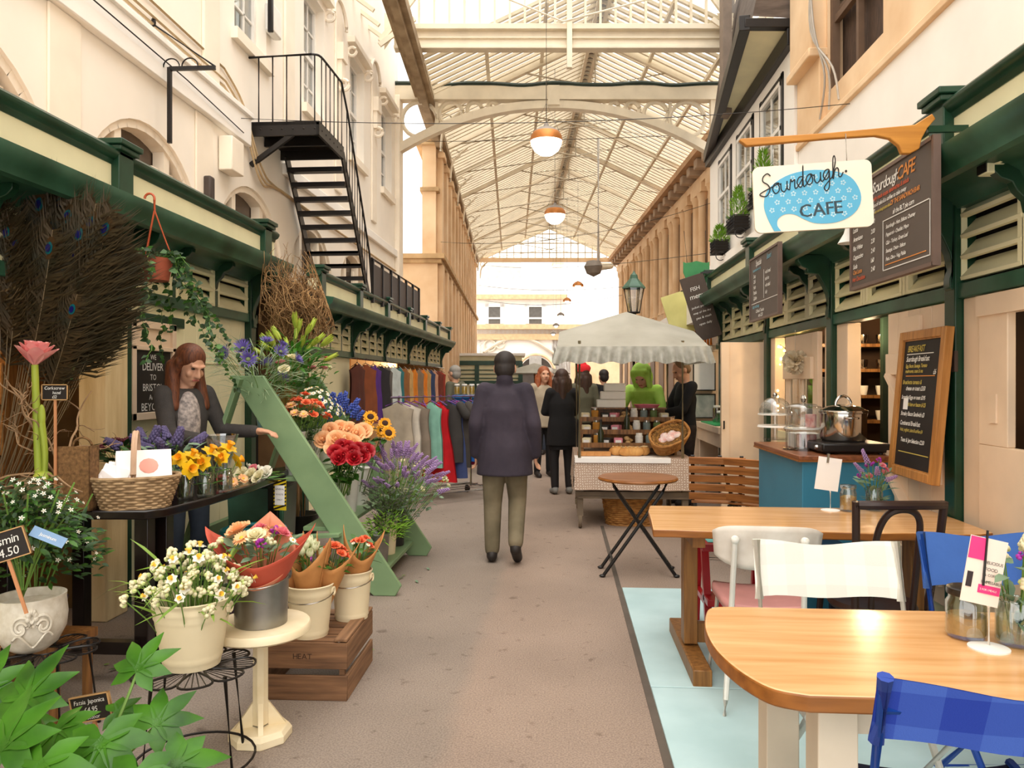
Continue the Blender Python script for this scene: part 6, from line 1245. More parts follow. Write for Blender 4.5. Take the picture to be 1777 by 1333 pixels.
b = MB(); b.bb(.64, .66, 1.92, 2.23, .61, .708); b.build('apron', m_cream2, t)
t = thing('dining_table', 'long straight pine cafe table on trestle legs in front of the blue counter', 'table')
pl = [(.5, 4.33), (.47, 4.15), (.455, 3.9), (.435, 3.63)] + [(.44 + i * .1, 3.615 + .012 * sin(i * 1.7)) for i in range(1, 16)] + [(2.02, 3.66), (2.03, 4.0), (2.02, 4.32)]
tabletop(t, pl[::-1], .75, .038)
for x, n_ in ((.665, 0), (1.8, 1)):
    b = MB(); b.bb(x - .035, x + .035, 3.93, 4.03, .1, .712); b.build('post', m_trest, t, bevel=.004); b = MB(); b.bb(x - .045, x + .045, 3.6, 4.4, 0, .09) if n_ == 0 else b.bb(x - .045, x + .045, 3.62, 4.36, 0, .09); b.build('foot', m_trest, t, bevel=.006); b = MB(); b.bb(x - .03, x + .03, 3.7, 4.28, .65, .712); b.build('bearer', m_trest, t)
b = MB(); b.bb(.66, 1.8, 3.96, 4.0, .1, .2); b.build('stretcher', m_trest, t)
# ------------------------------------------------------------------ chairs
def canvas_chair(label, loc, rz, fab, frame, w=.5, seatm=None, group=None, midbar=False, bh=.2):
    t = thing('canvas_chair', label, 'chair', loc, rz, group=group); h = w / 2
    for s in (-1, 1):
        b = MB(); b.tube([(s * h, -.32, .87), (s * h, -.2, .42), (s * h, .2, .0)], .0125, 8); b.build('side_tube', frame, t)
        b = MB(); b.tube([(s * h * .94, .22, .46), (s * h * .94, -.22, .44), (s * h * .94, -.24, .43)], .0125, 8); b.build('seat_tube', frame, t)
        b = MB(); b.tube([(s * h * .94, .21, .45), (s * h * .94, -.24, .0)], .0125, 8); b.build('leg', frame, t)
    b = MB(); b.tube([(-h, .19, .01), (h, .19, .01)], .01, 6); b.tube([(-h, -.235, .01), (h, -.235, .01)], .01, 6); b.tube([(-h, -.2, .42), (h, -.2, .42)], .01, 6); b.build('cross_tube', frame, t)
    if midbar: b = MB(); b.tube([(-h, -.3, .8), (h, -.3, .8)], .01, 8); b.build('back_bar', frame, t)
    b = MB()
    for o in (-.0, .004): b.grid(14, 8, lambda u, v: V(((2 * u - 1) * (h + .012), -.325 + (1 - v) * .042 * 1.2 + o - .035 * (1 - (2 * u - 1) ** 2), .875 - bh * (1 - v) - .018 * (1 - (2 * u - 1) ** 2) * v + .006 * sin(u * 9))))
    for s in (-1, 1): b.tube([(s * (h), -.325, .875), (s * h, -.275, .87 - bh)], .0165, 8)
    b.build('backrest', fab, t)
    MB().grid(14, 10, lambda u, v: V(((2 * u - 1) * h * .95, -.21 + .43 * v, .455 - .03 * (1 - (2 * u - 1) ** 2)))).build('seat', seatm or fab, t, solid=.004); return t
f_blue = checks('blue gingham canvas', '#16308e', '#3a56a8', 6.5); f_blue2 = mat('plain blue canvas', '#4a74c4', .8, var=.08, bump=.1); f_wht = checks('white gingham canvas', '#f3f1e8', '#e6e3da', 7.0); m_bluef = mat('blue enamel tube', '#1f4fae', .3); m_whf = mat('white enamel tube', '#ece8df', .35)
canvas_chair('blue gingham canvas chair with its back to the camera at the front pine table', (.915, 1.84, 0), rad(-3), f_blue, m_bluef, .52, mat('navy canvas', '#1a2a66', .8), midbar=True, bh=.145)
canvas_chair('white gingham canvas chair on the far side of the front pine table', (.965, 2.5, 0), pi, f_wht, m_whf, .5)
canvas_chair('plain blue canvas chair behind the pink flyer', (1.66, 2.7, 0), pi + rad(4), f_blue2, m_bluef, .5)
t = thing('school_chair', 'old white plywood backed school chair with dusty pink seat', 'chair', (.905, 3.5, 0), rad(-4)); m_wp = mat('worn white ply', '#e2dad0', .5, col2='#cbbfb2', scale=9)
def ply(u, v):
    x = (2 * u - 1); r_ = (1 - abs(x) ** 3 * .0); lo = .64 + .055 * abs(x) ** 4; hi = .835 - .012 * x * x - .02 * abs(x) ** 8; return V((x * .232 * (1 - .05 * (1 - v)), -.17 - .02 + .055 * x * x - .02 * v, lo + (hi - lo) * v))
MB().grid(20, 8, ply).build('backrest', m_wp, t, solid=.012)
MB().grid(14, 12, lambda u, v: V(((2 * u - 1) * .2 * (1 - .12 * (1 - v)) * (1 - .1 * abs(2 * v - 1) ** 6), -.17 + .4 * v, .455 + .012 * (2 * u - 1) ** 2))).build('seat', mat('dusty pink vinyl', '#c98d88', .5, var=.1), t, solid=.03)
for s in (-1, 1):
    b = MB(); b.tube(smooth([(s * .19, -.22, 0), (s * .155, -.17, .42), (s * .15, -.2, .62), (s * .145, -.222, .79)], 4), .0125, 8); b.build('leg', m_whf, t); b = MB(); b.tube([(s * .2, .26, 0), (s * .16, .2, .44), (s * .155, -.17, .425)], .0125, 8); b.build('leg', m_whf, t); b = MB(); b.ell((s * .145, -.218, .775), .02, 10, 8); b.build('bracket_cap', m_whf, t)
t = thing('bentwood_chair', 'dark brown bentwood chair with double hoop back at the long pine table', 'chair', (1.4, 3.5, 0), rad(4), scale=(.93, 1, 1.0)); m_bw = mat('dark bentwood', '#33201a', .35, var=.15)
for s in (-1, 1): b = MB(); b.tube(smooth([(s * .2, -.26, 0), (s * .17, -.18, .45), (s * .185, -.22, .7), (s * .2, -.25, .955)], 4), .018, 8); b.build('leg', m_bw, t); b = MB(); b.tube([(s * .17, .17, .45), (s * .2, .22, 0)], .017, 8); b.build('leg', m_bw, t)
b = MB(); b.tube(smooth([(-.2, -.25, .94), (-.1, -.285, .945), (.1, -.285, .945), (.2, -.25, .94)], 5), .019, 8); b.build('top_rail', m_bw, t)
b = MB(); b.tube(smooth([(-.095, -.175, .45), (-.1, -.22, .75), (-.075, -.265, .89), (0, -.275, .925), (.075, -.265, .89), (.1, -.22, .75), (.095, -.175, .45)], 6), .015, 8); b.build('inner_hoop', m_bw, t)
b = MB(); b.lathe([(0, .44), (.19, .44), (.2, .455), (.19, .475), (0, .465)], 28); b.build('seat', m_bw, t); b = MB(); b.tube(arc((0, 0, .2), .17, 0, 2 * pi, 24, 'xy'), .01, 6, closed=True); b.build('leg_ring', m_bw, t)
t = thing('stool', 'navy painted square stool beyond the bentwood chair', 'stool', (1.5, 4.55, 0)); mnv = mat('navy paint', '#1a2138', .35); b = MB(); b.bb(-.17, .17, -.14, .14, .45, .5); b.build('seat', mnv, t, bevel=.008)
for x in (-.14, .14):
    for y in (-.11, .11): b = MB(); b.bb(x - .02, x + .02, y - .02, y + .02, 0, .45); b.build('leg', mnv, t)
t = thing('step_stool', 'bright red painted two step stool under the long pine table', 'stool', (.98, 4.44, 0), 0); mrd = mat('red gloss paint', '#b81f28', .3); b = MB(); b.bb(-.19, .19, -.16, .13, .5, .54); b.build('top_step', [mrd], t, bevel=.005); b = MB(); b.bb(-.19, .19, -.3, -.12, .23, .27); b.build('lower_step', mrd, t, bevel=.005); b = MB(); b.bb(-.15, .02, -.1, .1, .54, .543); b.build('turquoise_patch', mat('turquoise', '#5fb6b0', .5), t)
for x in (-.17, .17): b = MB(); b.bar((x, -.26, 0), (x, -.1, .52), .035, .04, up=(1, 0, 0)); b.build('leg', mrd, t); b = MB(); b.bar((x, .18, 0), (x, .08, .5), .035, .04, up=(1, 0, 0)); b.build('leg', mrd, t); b = MB(); b.bar((x, -.22, .22), (x, .12, .22), .03, .03); b.build('side_rail', mrd, t)
# folding bistro set
t = thing('bistro_table', 'round slatted brown bistro table with crossed black folding legs', 'table', (.575, 5.76, 0)); m_sl = wood('bistro slat', '#9a6a48', '#6f452c', 0, .4); r_ = .295
for k in range(9):
    y0 = -r_ + k * 2 * r_ / 9 + .004; y1 = y0 + 2 * r_ / 9 - .008; b = MB(); xa, xb = math.sqrt(max(0.002, r_ * r_ - y0 * y0)), math.sqrt(max(.002, r_ * r_ - y1 * y1)); b.prism([(-xa, y0), (xa, y0), (xb, y1), (-xb, y1)], .02, Matrix.Translation((0, 0, .715))); b.build('slat', m_sl, t)
b = MB(); b.tube(arc((0, 0, .722), r_ - .004, 0, 2 * pi, 36, 'xy'), .012, 6, closed=True); b.build('rim', m_topE, t)
for y in (-.13, .13):
    for s in (-1, 1): b = MB(); b.tube([(-s * .2, y + s * .012, .71), (-s * .17, y + s * .012, .64), (s * .27, y + s * .012, .01)], .013, 8); b.ell((s * .275, y + s * .012, .012), (.025, .02, .012), 8, 6); b.build('leg', m_black, t)
b = MB()
for s in (-1, 1): b.tube([(s * .2, -.13, .12), (s * .2, .13, .12)], .009, 6); b.tube([(s * .2, -.13, .71), (s * .2, .13, .71)], .009, 6)
b.build('cross_bar', m_black, t)
def slat_chair(label, loc, rz, ):
    t = thing('folding_chair', label, 'chair', loc, rz, group='slatted folding chairs'); m = wood('orange slat', '#b5733a', '#824c22', 0, .35)
    for k in range(5): z = .52 + k * .075; y = -.2 - (z - .45) * .32; b = MB(); b.box((0, y - .012, z), (.44, .014, .06), M=Matrix.Translation((0, y - .014, z)) @ Matrix.Rotation(rad(17), 4, 'X')); b.build('back_slat', m, t, bevel=.003)
    for k in range(5): b = MB(); b.bb(-.2, .2, -.17 + k * .075, -.105 + k * .075, .45, .465); b.build('seat_slat', m, t, bevel=.003)
    for s in (-1, 1): b = MB(); b.bar((s * .19, -.33, .86), (s * .19, .2, .0), .012, .03, up=(1, 0, 0)); b.build('leg', m_black, t); b = MB(); b.bar((s * .17, .2, .45), (s * .17, -.27, .0), .012, .03, up=(1, 0, 0)); b.build('leg', m_black, t); b = MB(); b.bar((s * .18, .2, .44), (s * .18, -.2, .44), .012, .02); b.build('seat_rail', m_black, t)
    b = MB(); b.tube([(-.19, -.24, .02), (.19, -.24, .02)], .008, 6); b.tube([(-.19, .17, .04), (.19, .17, .04)], .008, 6); b.build('cross_bar', m_black, t); return t
slat_chair('slatted folding chair with its orange brown back beside the food stall', (1.3, 6.45, 0), rad(-10)); slat_chair('second slatted folding chair turned away between the first and the blue counter', (1.62, 6.28, 0), rad(-38))
# ------------------------------------------------------------------ things on the tables
def holder(label, c, cards, h, lean, clip, rz=0):
    t = thing('card_holder', label, 'card holder', c, rz); MB().lathe([(0, 0), (.05, 0), (.05, .004), (.01, .01), (0, .01)], 28).build('base', m_white, t); b = MB(); b.tube([(0, 0, 0), (0, 0, h), (lean * .5, 0, h + .05)], .0035, 6); b.build('stem', m_white, t); return t
c = P(1441, 886, 4.12); c.z = .75; holder('white wire card holder on the long pine table', c, 0, .1, -.02, 0)
t = thing('menu_card', 'blank white menu card clipped above the long pine table', 'card', (c.x - .025, c.y - .004, .862), rad(4)); t.rotation_euler = (0, rad(8), rad(4)); MB().bb(-.065, .065, -.001, .001, 0, .18).build('card', m_paper, t); b = MB(); b.bb(-.02, -.008, -.006, .004, .15, .2); b.build('clip', m_steel, t)
c = P(1472, 884, 4.1); c.z = .75; jar('sugar_jar', 'small glass jar of brown sugar with a glass lid on the long pine table', c, .044, .13, lid=glass('lid glass', (.85, .9, .9), .25), fill=mat('demerara sugar', '#c99a5a', .9, scale=80), fillh=.6)
c = P(1517, 886, 4.12); c.z = .75; jar('glass_jar', 'glass jar of mixed flowers on the long pine table', c, .045, .13); bouquet('posy', 'posy of lilac and peach flowers in the jar on the long pine table', 'flowers', (c.x, c.y, c.z + .015), 12, .02, .1, .25, [pr_mag, pr_spike, pr_pinkc], 'bloom', .65, m_leafG, 30, .07, .03, up=.9)
c = P(1677, 1106, 2.08); c.z = .75; jar('sugar_jar', 'larger jar of brown sugar with a black lid on the front pine table', c, .052, .125, lid=mat('black tin lid', '#241d1a', .35), fill=MC['demerara sugar'], fillh=.5)
c = P(1716, 1126, 1.99); c.z = .75; holder('white bent wire card holder on the front pine table', c, 0, .11, -.05, 0)
t = thing('flyer', 'pink and cream printed flyer clipped in the holder on the front pine table', 'flyer', (c.x - .025, c.y - .006, .9), rad(6)); t.rotation_euler = (rad(-4), rad(13), rad(6))
M1 = m_paper; MB().bb(-.052, .052, -.001, .001, -.03, .145).build('sheet', mat('cream flyer paper', '#f1e0d2', .7, var=.03), t)
b = MB(); b.bb(-.051, -.005, -.003, -.001, .085, .143); b.build('pink_panel', mat('hot pink print', '#ee3f86', .6), t); b = MB(); b.bb(-.01, .05, -.003, -.001, .0, .022); b.build('pink_band', MC['hot pink print'], t); b = MB()
for s, x, z, sz in (('DELICIOUS', -.005, .078, .0115), ('FOOD', .0, .06, .013), ('& COFFEE', .0, .046, .01), ('UNMISSABLE', -.005, .027, .0105)): b.text(s, face((x, -.0035, z), (1, 0, 0)), sz, 'L')
b.bb(-.045, -.03, -.003, -.001, .01, .05); b.build('lettering', mat('print ink', '#3a3032', .8), t); b = MB(); b.text('2 FOR 1 MEALS', face((-.006, -.0035, .008), (1, 0, 0)), .0075, 'L'); b.build('lettering', m_white, t); b = MB(); b.bar((-.012, -.004, .165), (.0, -.006, .02), .006, .004); b.build('clip', m_black, t)
c = P(1764, 1120, 2.02); c.z = .75; jar('glass_jar', 'glass jar of flowers at the right end of the front pine table', c, .05, .125); bouquet('posy', 'posy of pale yellow hyacinth and grey leaves in the jar on the front pine table', 'flowers', (c.x, c.y, c.z + .015), 9, .02, .075, .26, [bloom_spike('cream spike', cr_petal, 44, .08, .024, .011), pr_wbud, pr_mag], 'bloom', .75, m_leafG, 26, .08, .035, up=.7)
# ================================================================== blue counter
t = thing('cafe_counter', 'blue painted cafe counter with a brown wooden top', 'counter'); mbl = mat('teal blue paint', '#3d86a3', .45, var=.07, scale=2)
b = MB(); b.bb(1.49, 2.05, 4.77, 5.8, 0, .97); b.build('cabinet', mbl, t, bevel=.004); b = MB(); b.bb(1.46, 2.09, 4.74, 5.83, .97, 1.0); b.build('worktop', wood('counter top wood', '#8f5636', '#6b3d24', 1, .3), t, bevel=.005); b = MB(); b.bb(1.455, 2.06, 4.735, 5.82, .962, .972); b.build('top_edging', m_topE, t)
# acrylic cake stand with red packs, glass dome stand
c = PX(1394, 768, 1.62); c.z = 1.0; t = thing('cake_stand', 'two tier clear acrylic drum holding red packets on the blue counter', 'cake stand', c); gl = glass('acrylic', (.9, .92, .92), .16)
MB().lathe([(0, 0), (.13, 0), (.13, .012), (.115, .014), (.112, .13), (.125, .135), (.125, .15), (.112, .152), (.11, .27), (.118, .275), (.118, .29), (.07, .31), (0, .315)], 32).build('drum', gl, t, sharp=70); b = MB(); b.lathe([(0, .315), (.012, .32), (.02, .345), (.012, .365), (0, .37)], 14); b.build('knob', m_steel, t); b = MB(); b.lathe([(0, .14), (.12, .14), (.12, .146), (0, .146)], 28); b.build('shelf', m_white, t)
mrp2 = mat('red packet', '#b03a44', .6, col2='#d9b8b0', scale=18)
for i, (x, y, z) in enumerate(((.04, -.03, .015), (-.02, .03, .015), (.05, .0, .15))): o = MB().box((0, 0, .045), (.07, .03, .09)).build('biscuit_packet', mrp2, bevel=.006); o.location = c + V((x, y, z)); o.rotation_euler.z = .3 + i; tag(o, ('red biscuit packet in the lower tier of the acrylic drum, street side', 'red biscuit packet in the lower tier of the acrylic drum, wall side', 'red biscuit packet in the upper tier of the acrylic drum')[i], 'packet')
c = PX(1345, 748, 1.68); c.z = 1.0; t = thing('cake_dome', 'glass domed two tier cake stand on the far end of the blue counter', 'cake stand', c); b = MB(); b.lathe([(.12, .2), (.12, .24), (.1, .29), (.06, .325), (.02, .335), (0, .335)], 28); b.build('dome', gl, t); MB().ell((0, 0, .352), .02, 10, 8).build('knob', m_steel, t)
b = MB(); b.lathe([(0, .19), (.13, .195), (.13, .205), (0, .2)], 28); b.lathe([(0, .095), (.135, .1), (.13, .115), (0, .1)], 28); b.build('plate', m_white, t); b = MB(); b.cyl((0, 0, 0), .02, .2, 12); b.cyl((0, 0, 0), .09, .012, 24); b.build('stem', gl, t)
# hob and pan
c = PX(1490, 772, 1.8); t = thing('electric_hob', 'black twin electric hob on the blue counter', 'hob', (1.83, 5.02, 1.0)); b = MB(); b.bb(-.2, .22, -.2, .2, .012, .07); b.build('case', mat('black plastic', '#1c1715', .35), t, bevel=.012); b = MB()
for x in (-.15, .17):
    for y in (-.16, .16): b.cyl((x, y, 0), .015, .014, 10)
b.build('feet', m_black, t); b = MB(); b.cyl((0, 0, .07), .13, .012, 28); b.build('hotplate', m_dark, t); b = MB(); b.lathe([(0, 0), (.016, 0), (.013, .014), (0, .015)], 12, M=Matrix.Translation((-.2, -.1, .04)) @ Matrix.Rotation(-pi / 2, 4, 'Y')); b.build('knob', m_steel, t)
t = thing('stock_pot', 'shiny steel stock pot with a domed lid on the black hob', 'pot', (1.83, 5.02, 1.082)); b = MB(); b.lathe([(0, .0), (.135, 0), (.142, .01), (.142, .17), (.15, .175), (.15, .182), (.138, .182), (.136, .02), (0, .02)], 40); b.build('body', mat('polished steel', '#c9c2ba', .12, 1.0, var=.03), t); d = MB().lathe([(.148, .183), (.146, .19), (.1, .215), (.03, .228), (0, .23)], 36).build('lid', MC['polished steel'], t); b = MB(); b.tube([V((.05 * cos(a), 0, .222 + .06 * sin(a))) for a in [pi * i / 12 for i in range(13)]], .009, 8); b.build('lid_handle', MC['polished steel'], d)
for a_ in (-1, 1): b = MB(); b.tube(smooth([(a_ * .03, -.142, .14), (a_ * .04, -.18, .145), (-a_ * .0, -.19, .145)], 4) if False else [V((.04 * cos(q), -.14 * a_ - .035 * a_ * sin(q), .145)) for q in [pi * i / 10 for i in range(11)]], .007, 8); b.build('side_handle', MC['polished steel'], t)
o = MB().bb(1.6, 1.78, 5.3, 5.45, 1.0, 1.1).build('white_box', m_paper, bevel=.004); tag(o, 'plain white box behind the stock pot on the blue counter', 'box')
# ------------------------------------------------------------------ shutters / doors
def ledged(t, x, y0, y1, z0, z1):
    n = 5
    for k in range(n): b = MB(); w_ = (y1 - y0) / n; b.bb(x, x + .022, y0 + k * w_ + .002, y0 + (k + 1) * w_ - .002, z0, z1); b.build('board', m_door, t, bevel=.003)
t = thing('door_leaf', 'cream boarded door leaf folded back behind the framed breakfast board', 'door'); ledged(t, 2.045, 4.16, 4.86, .25, 1.88)
for z in (1.5, .9, .35): b = MB(); b.bb(2.02, 2.046, 4.18, 4.84, z, z + .13); b.build('ledge', m_door, t, bevel=.004)
for z in (1.03, .48): b = MB(); b.bar((2.034, 4.25, z), (2.034, 4.78, z + (.47 if z > 1 else .42)), .024, .09, up=(1, 0, 0)); b.build('brace', m_door, t)
b = MB(); b.bb(2.02, 2.045, 4.4, 4.58, 1.66, 1.84); b.build('patch', m_door, t, bevel=.004)
t = thing('door_leaf', 'cream framed door leaf with a glazed upper half at the counter window', 'door'); 
for a in ((6.12, 6.24, 1.0, 1.86), (6.86, 6.98, 1.0, 1.62), (6.24, 6.98, 1.6, 1.86), (6.24, 6.86, 1.0, 1.08), (6.5, 6.56, 1.08, 1.6)): b = MB(); b.bb(2.03, 2.07, *a); b.build('rail', m_door, t, bevel=.004)
b = MB(); b.bb(2.0, 2.03, 6.2, 6.96, 1.48, 1.66); b.build('ledge', m_door, t, bevel=.004); MB().bb(2.045, 2.052, 6.24, 6.86, 1.08, 1.6).build('pane', m_winglass, t)
t = thing('door_leaf', 'pale pink door leaf opened edge on beyond the blue counter', 'door'); b = MB(); b.bb(1.62, 2.08, 7.78, 7.82, .05, 1.86); b.build('board', m_door, t, bevel=.004); b = MB(); b.bb(1.62, 1.7, 7.76, 7.78, .05, 1.86); b.build('stile', m_door, t); b = MB(); b.tube([(1.64, 7.75, .98), (1.64, 7.73, .98), (1.64, 7.73, 1.06)], .008, 6); b.build('handle', m_black, t)
t = thing('door_leaf', 'pinkish cream panelled door at the right edge beside the front table', 'door'); b = MB(); b.bb(2.06, 2.1, 3.1, 3.86, .02, 1.15); b.build('lower_panel', m_door, t, bevel=.005); b = MB(); b.bb(2.06, 2.1, 3.62, 3.86, 1.15, 1.88); b.build('stile', m_door, t, bevel=.005); b = MB(); b.bb(2.045, 2.1, 3.1, 3.86, 1.78, 1.88); b.build('top_rail', m_door, t)
b = MB(); b.bb(2.052, 2.064, 3.7, 3.76, 1.26, 1.4); b.build('lock_plate', m_door, t)
o = thing('hinge_plate', 'dark iron hinge plate on the cream door frame at the right edge', 'hinge', (2.045, 4.09, 1.56)); MB().bb(-.01, .01, -.05, .03, -.05, .06).build('plate', mat('old iron', '#4a3a30', .6), o, bevel=.003)
# white bentwood style chair at far right
t = thing('metal_chair', 'white wrought metal chair half out of view at the right edge', 'chair', (1.93, 3.12, 0), rad(0))
for s in (-1, 1): b = MB(); b.tube(smooth([(s * .17, -.2, 0), (s * .17, -.18, .45), (s * .17, -.2, .8), (s * .1, -.2, .93), (0, -.2, .96)], 5), .011, 8); b.build('leg', m_whf, t); b = MB(); b.tube([(s * .16, .17, .45), (s * .18, .2, 0)], .011, 8); b.build('leg', m_whf, t); b = MB(); b.tube(arc((s * .08, -.2, .8), .05, 0, 2 * pi, 12), .007, 6, closed=True); b.tube([(s * .06, -.2, .45), (s * .06, -.2, .93)], .007, 6); b.build('scroll', m_whf, t)
MB().lathe([(0, .44), (.18, .44), (.19, .45), (.18, .46), (0, .455)], 24).build('seat', m_whf, t)
# cafe interior: shelves, cups, lamp glow, fairy lights
for i, (z, lb) in enumerate(((1.3, 'cafe back shelf at cup height'), (1.55, 'cafe back shelf with steel cups, above the lower cups'), (1.06, 'lowest cafe back shelf'), (1.79, 'topmost cafe back shelf'))):
    o = MB().bb(2.3, 3.4, 7.36, 7.64, z, z + .03).build('wall_shelf', m_inwood); tag(o, lb, 'shelf')
o = MB().bb(2.86, 2.95, 6.9, 6.96, .0, 2.4).build('inner_post', mat('bottle green panel', '#16251c', .5)); tag(o, 'dark green post inside the cafe', 'post')
cup = MB().lathe([(0, .004), (.03, 0), (.042, .06), (.044, .09), (.04, .09), (.028, .01), (0, .01)], 16).proto('cup', m_white); cup2 = cup.copy(); cup2.materials.clear(); cup2.materials.append(MC['polished steel'])
for k in range(24):
    z = (1.33, 1.58, 1.09, 1.82)[k % 4]; o = link('cup', (cup, cup2)[k % 2], None, (2.42 + .16 * (k // 4), 7.44, z)); tag(o, ('white cup on the cafe back shelves', 'steel cup on the cafe back shelves')[k % 2], 'cup', 'cups on the cafe shelves')
lamp((2.75, 5.0, 2.0), 26); lamp((2.7, 6.8, 1.9), 26); lamp((2.7, 8.8, 1.9), 20); lamp((2.6, 3.5, 1.7), 4)
t = thing('copper_lamp', 'small copper pendant glowing inside the cafe window', 'lamp', (2.62, 6.1, 1.56)); MB().lathe([(0, .1), (.03, .09), (.055, .03), (.06, 0), (.05, .0), (.03, .07)], 18).build('shade', mat('copper', '#c9803f', .3, .9), t); MB().ell((0, 0, .02), .025, 10, 8).build('bulb', mat('warm bulb', '#ffb860', .4, emit=6), t); b = MB(); b.tube([(0, 0, .1), (0, 0, .92)], .003, 5); b.build('cord', m_black, t)
t = thing('fairy_lights', 'string of warm fairy lights around the counter window', 'lights', (0, 0, 0)); pts = [V((2.13, 7.5, 1.82)), V((2.16, 7.2, 1.74)), V((2.16, 6.95, 1.82)), V((2.2, 7.1, 1.66)), V((2.16, 7.45, 1.7)), V((2.13, 7.52, 1.5)), V((2.12, 7.5, 1.3)), V((2.13, 7.52, 1.05))]; sp_ = smooth(pts, 8); b = MB(); b.tube(sp_, .003, 4); b.build('cable', m_black, t); mb_ = mat('fairy bulb', '#ffcf7a', .4, emit=14); pr_b = MB().ell((0, 0, 0), .012, 8, 6).proto('fairy bulb', mb_)
for k in range(0, len(sp_), 2): link('bulb', pr_b, t, sp_[k] + V((-.012, 0, U(-.02, .02))))
c = PX(1380, 628, 1.95); t = thing('paper_pompom', 'white tissue paper pompom hanging at the counter window', 'decoration', c); b = MB()
for k in range(150): d_ = V((U(-1, 1), U(-1, 1), U(-1, 1))).normalized(); b.leaf(d_ * .02, d_, .085, .06, (U(-1, 1), U(-1, 1), U(-1, 1)), k=2, prof=(.3, 1), tipw=.8)
b.build('paper', mat('tissue paper', '#f3e6cc', .9, trans=.3), t); b = MB(); b.tube([(0, 0, .05), (0, 0, 1.89 - c.z)], .002, 4); b.build('string', m_white, t)
o = MB().cap((2.4, 7.15, .9), (2.4, 7.15, 1.25), .12, .1); o.cap((2.4, 7.15, 1.25), (2.4, 7.15, 1.42), .06, .09); tg_ = o.build('apron', f_black); tag(tg_, 'dark apron hanging behind the glazed door leaf', 'apron')
# counter of the next stall with bits
t = thing('stall_counter', 'plain cream timber counter under the far opening of the stall row', 'counter'); b = MB(); b.bb(1.78, 2.4, 8.7, 10.15, .86, .93); b.build('top', m_door, t); b = MB(); b.bb(1.8, 1.84, 8.7, 10.15, .7, .86); b.build('apron', m_door, t)
for y in (8.75, 10.1): b = MB(); b.bb(1.82, 1.9, y - .04, y + .04, 0, .86); b.build('leg', m_door, t)
for i, (y, m_, lb, h) in enumerate(((8.95, mrp2, 'red tin on the far stall counter', .16), (9.15, m_paper, 'white bag on the far stall counter', .2), (9.4, gl, 'clear tub on the far stall counter', .12), (9.6, m_steel, 'steel canister on the far stall counter', .18))):
    t = thing('canister', lb, 'canister', (1.95, y, .93)); MB().lathe([(0, 0), (.05, 0), (.055, .01), (.055, h), (.04, h + .01), (0, h + .01)], 18).build('body', m_, t); MB().lathe([(0, h + .01), (.045, h + .01), (.045, h + .03), (0, h + .035)], 18).build('lid', m_white, t)
o = MB().bb(1.8, 2.3, 9.0, 9.9, .931, .945).build('chopping_board', mat('green board', '#1f9a55', .5), bevel=.004); o.location.z = 0; tag(o, 'bright green chopping board on the far stall counter', 'board')
for ch in S.objects:
    if ch.name.startswith('canister') and ch.parent is None: ch.location.z = .9455
for i, (z0_, z1_, m_, lb) in enumerate(((1.35, 1.72, m_paper, 'white notice pinned on the cream porch post, upper one'), (.98, 1.28, mat('photo poster', '#7e8a86', .5, col2='#c2c6bd', scale=6), 'grey photo poster pinned on the cream porch post, lower one'))):
    t = thing('poster', lb, 'poster', (1.9, 10.19, 0)); MB().bb(-.14, .14, -.004, .006, z0_, z1_).build('sheet', m_, t); b = MB()
    for q in ((-.15, -.135, z0_, z1_), (.135, .15, z0_, z1_), (-.15, .15, z1_, z1_ + .015), (-.15, .15, z0_ - .015, z0_)): b.bb(q[0], q[1], -.01, .006, q[2], q[3])
    b.build('frame', m_black, t)
t = thing('orange_tassels', 'bright orange hanging fringe above the cream porch', 'fringe', (1.87, 10.2, 1.95)); b = MB()
for k in range(7): b.tube([(-.12 + .04 * k, 0, .17), (-.12 + .04 * k, -.01, .0)], .018, 6)
b.build('strands', mat('orange cloth', '#e88420', .8), t); MB().bb(-.15, .15, -.02, .02, .16, .19).build('bar', m_inwood, t)
# ================================================================== signs
# hanging cafe sign
sg = V((.905, 3.585, 2.155)); W_, H_ = .535, .31
t = thing('hanging_sign', 'cream hanging cafe sign with a blue flowered speech bubble and black script', 'sign', sg, rad(-2)); t.rotation_euler = (0, rad(-2.5), rad(-2))
def rrect(w, h, r, n=6):
    out = []
    for cx, cy, a in ((w - r, h - r, 0), (r, h - r, pi / 2), (r, r, pi), (w - r, r, 3 * pi / 2)): out += [(cx + r * cos(a + pi / 2 * i / n), cy + r * sin(a + pi / 2 * i / n)) for i in range(n + 1)]
    return out
FR = Matrix.Rotation(pi / 2, 4, 'X')
MB().prism(rrect(W_, H_, .03), .018, Matrix.Translation((0, .018, 0)) @ FR).build('board', mat('cream sign board', '#f6ead6', .5, var=.02), t)
def sgp(px, py): return ((px - 355) / 605 * W_, max(.004, (1230 - (px - 370) * .0756 - py) / 348 * H_))
ol = [sgp(*p) for p in ((452, 1222), (420, 1150), (405, 1080), (430, 1000), (520, 930), (640, 897), (760, 900), (850, 930), (895, 1000), (895, 1070), (850, 1130), (770, 1168), (670, 1175), (610, 1155), (560, 1130), (510, 1130), (475, 1155), (470, 1190), (488, 1222))]
ol2 = [(p.x, p.y) for p in smooth([V((x, y, 0)) for x, y in ol], 4)]
MB().prism(ol2[::-1], .002, Matrix.Translation((0, -.0005, 0)) @ FR).build('blue_bubble', mat('sky blue print', '#5fb2d6', .5, var=.03), t)
def inside(x, y, P_):
    c = False
    for i in range(len(P_)):
        (x1, y1), (x2, y2) = P_[i - 1], P_[i]
        if (y1 > y) != (y2 > y) and x < (x2 - x1) * (y - y1) / (y2 - y1) + x1: c = not c
    return c
b = MB()
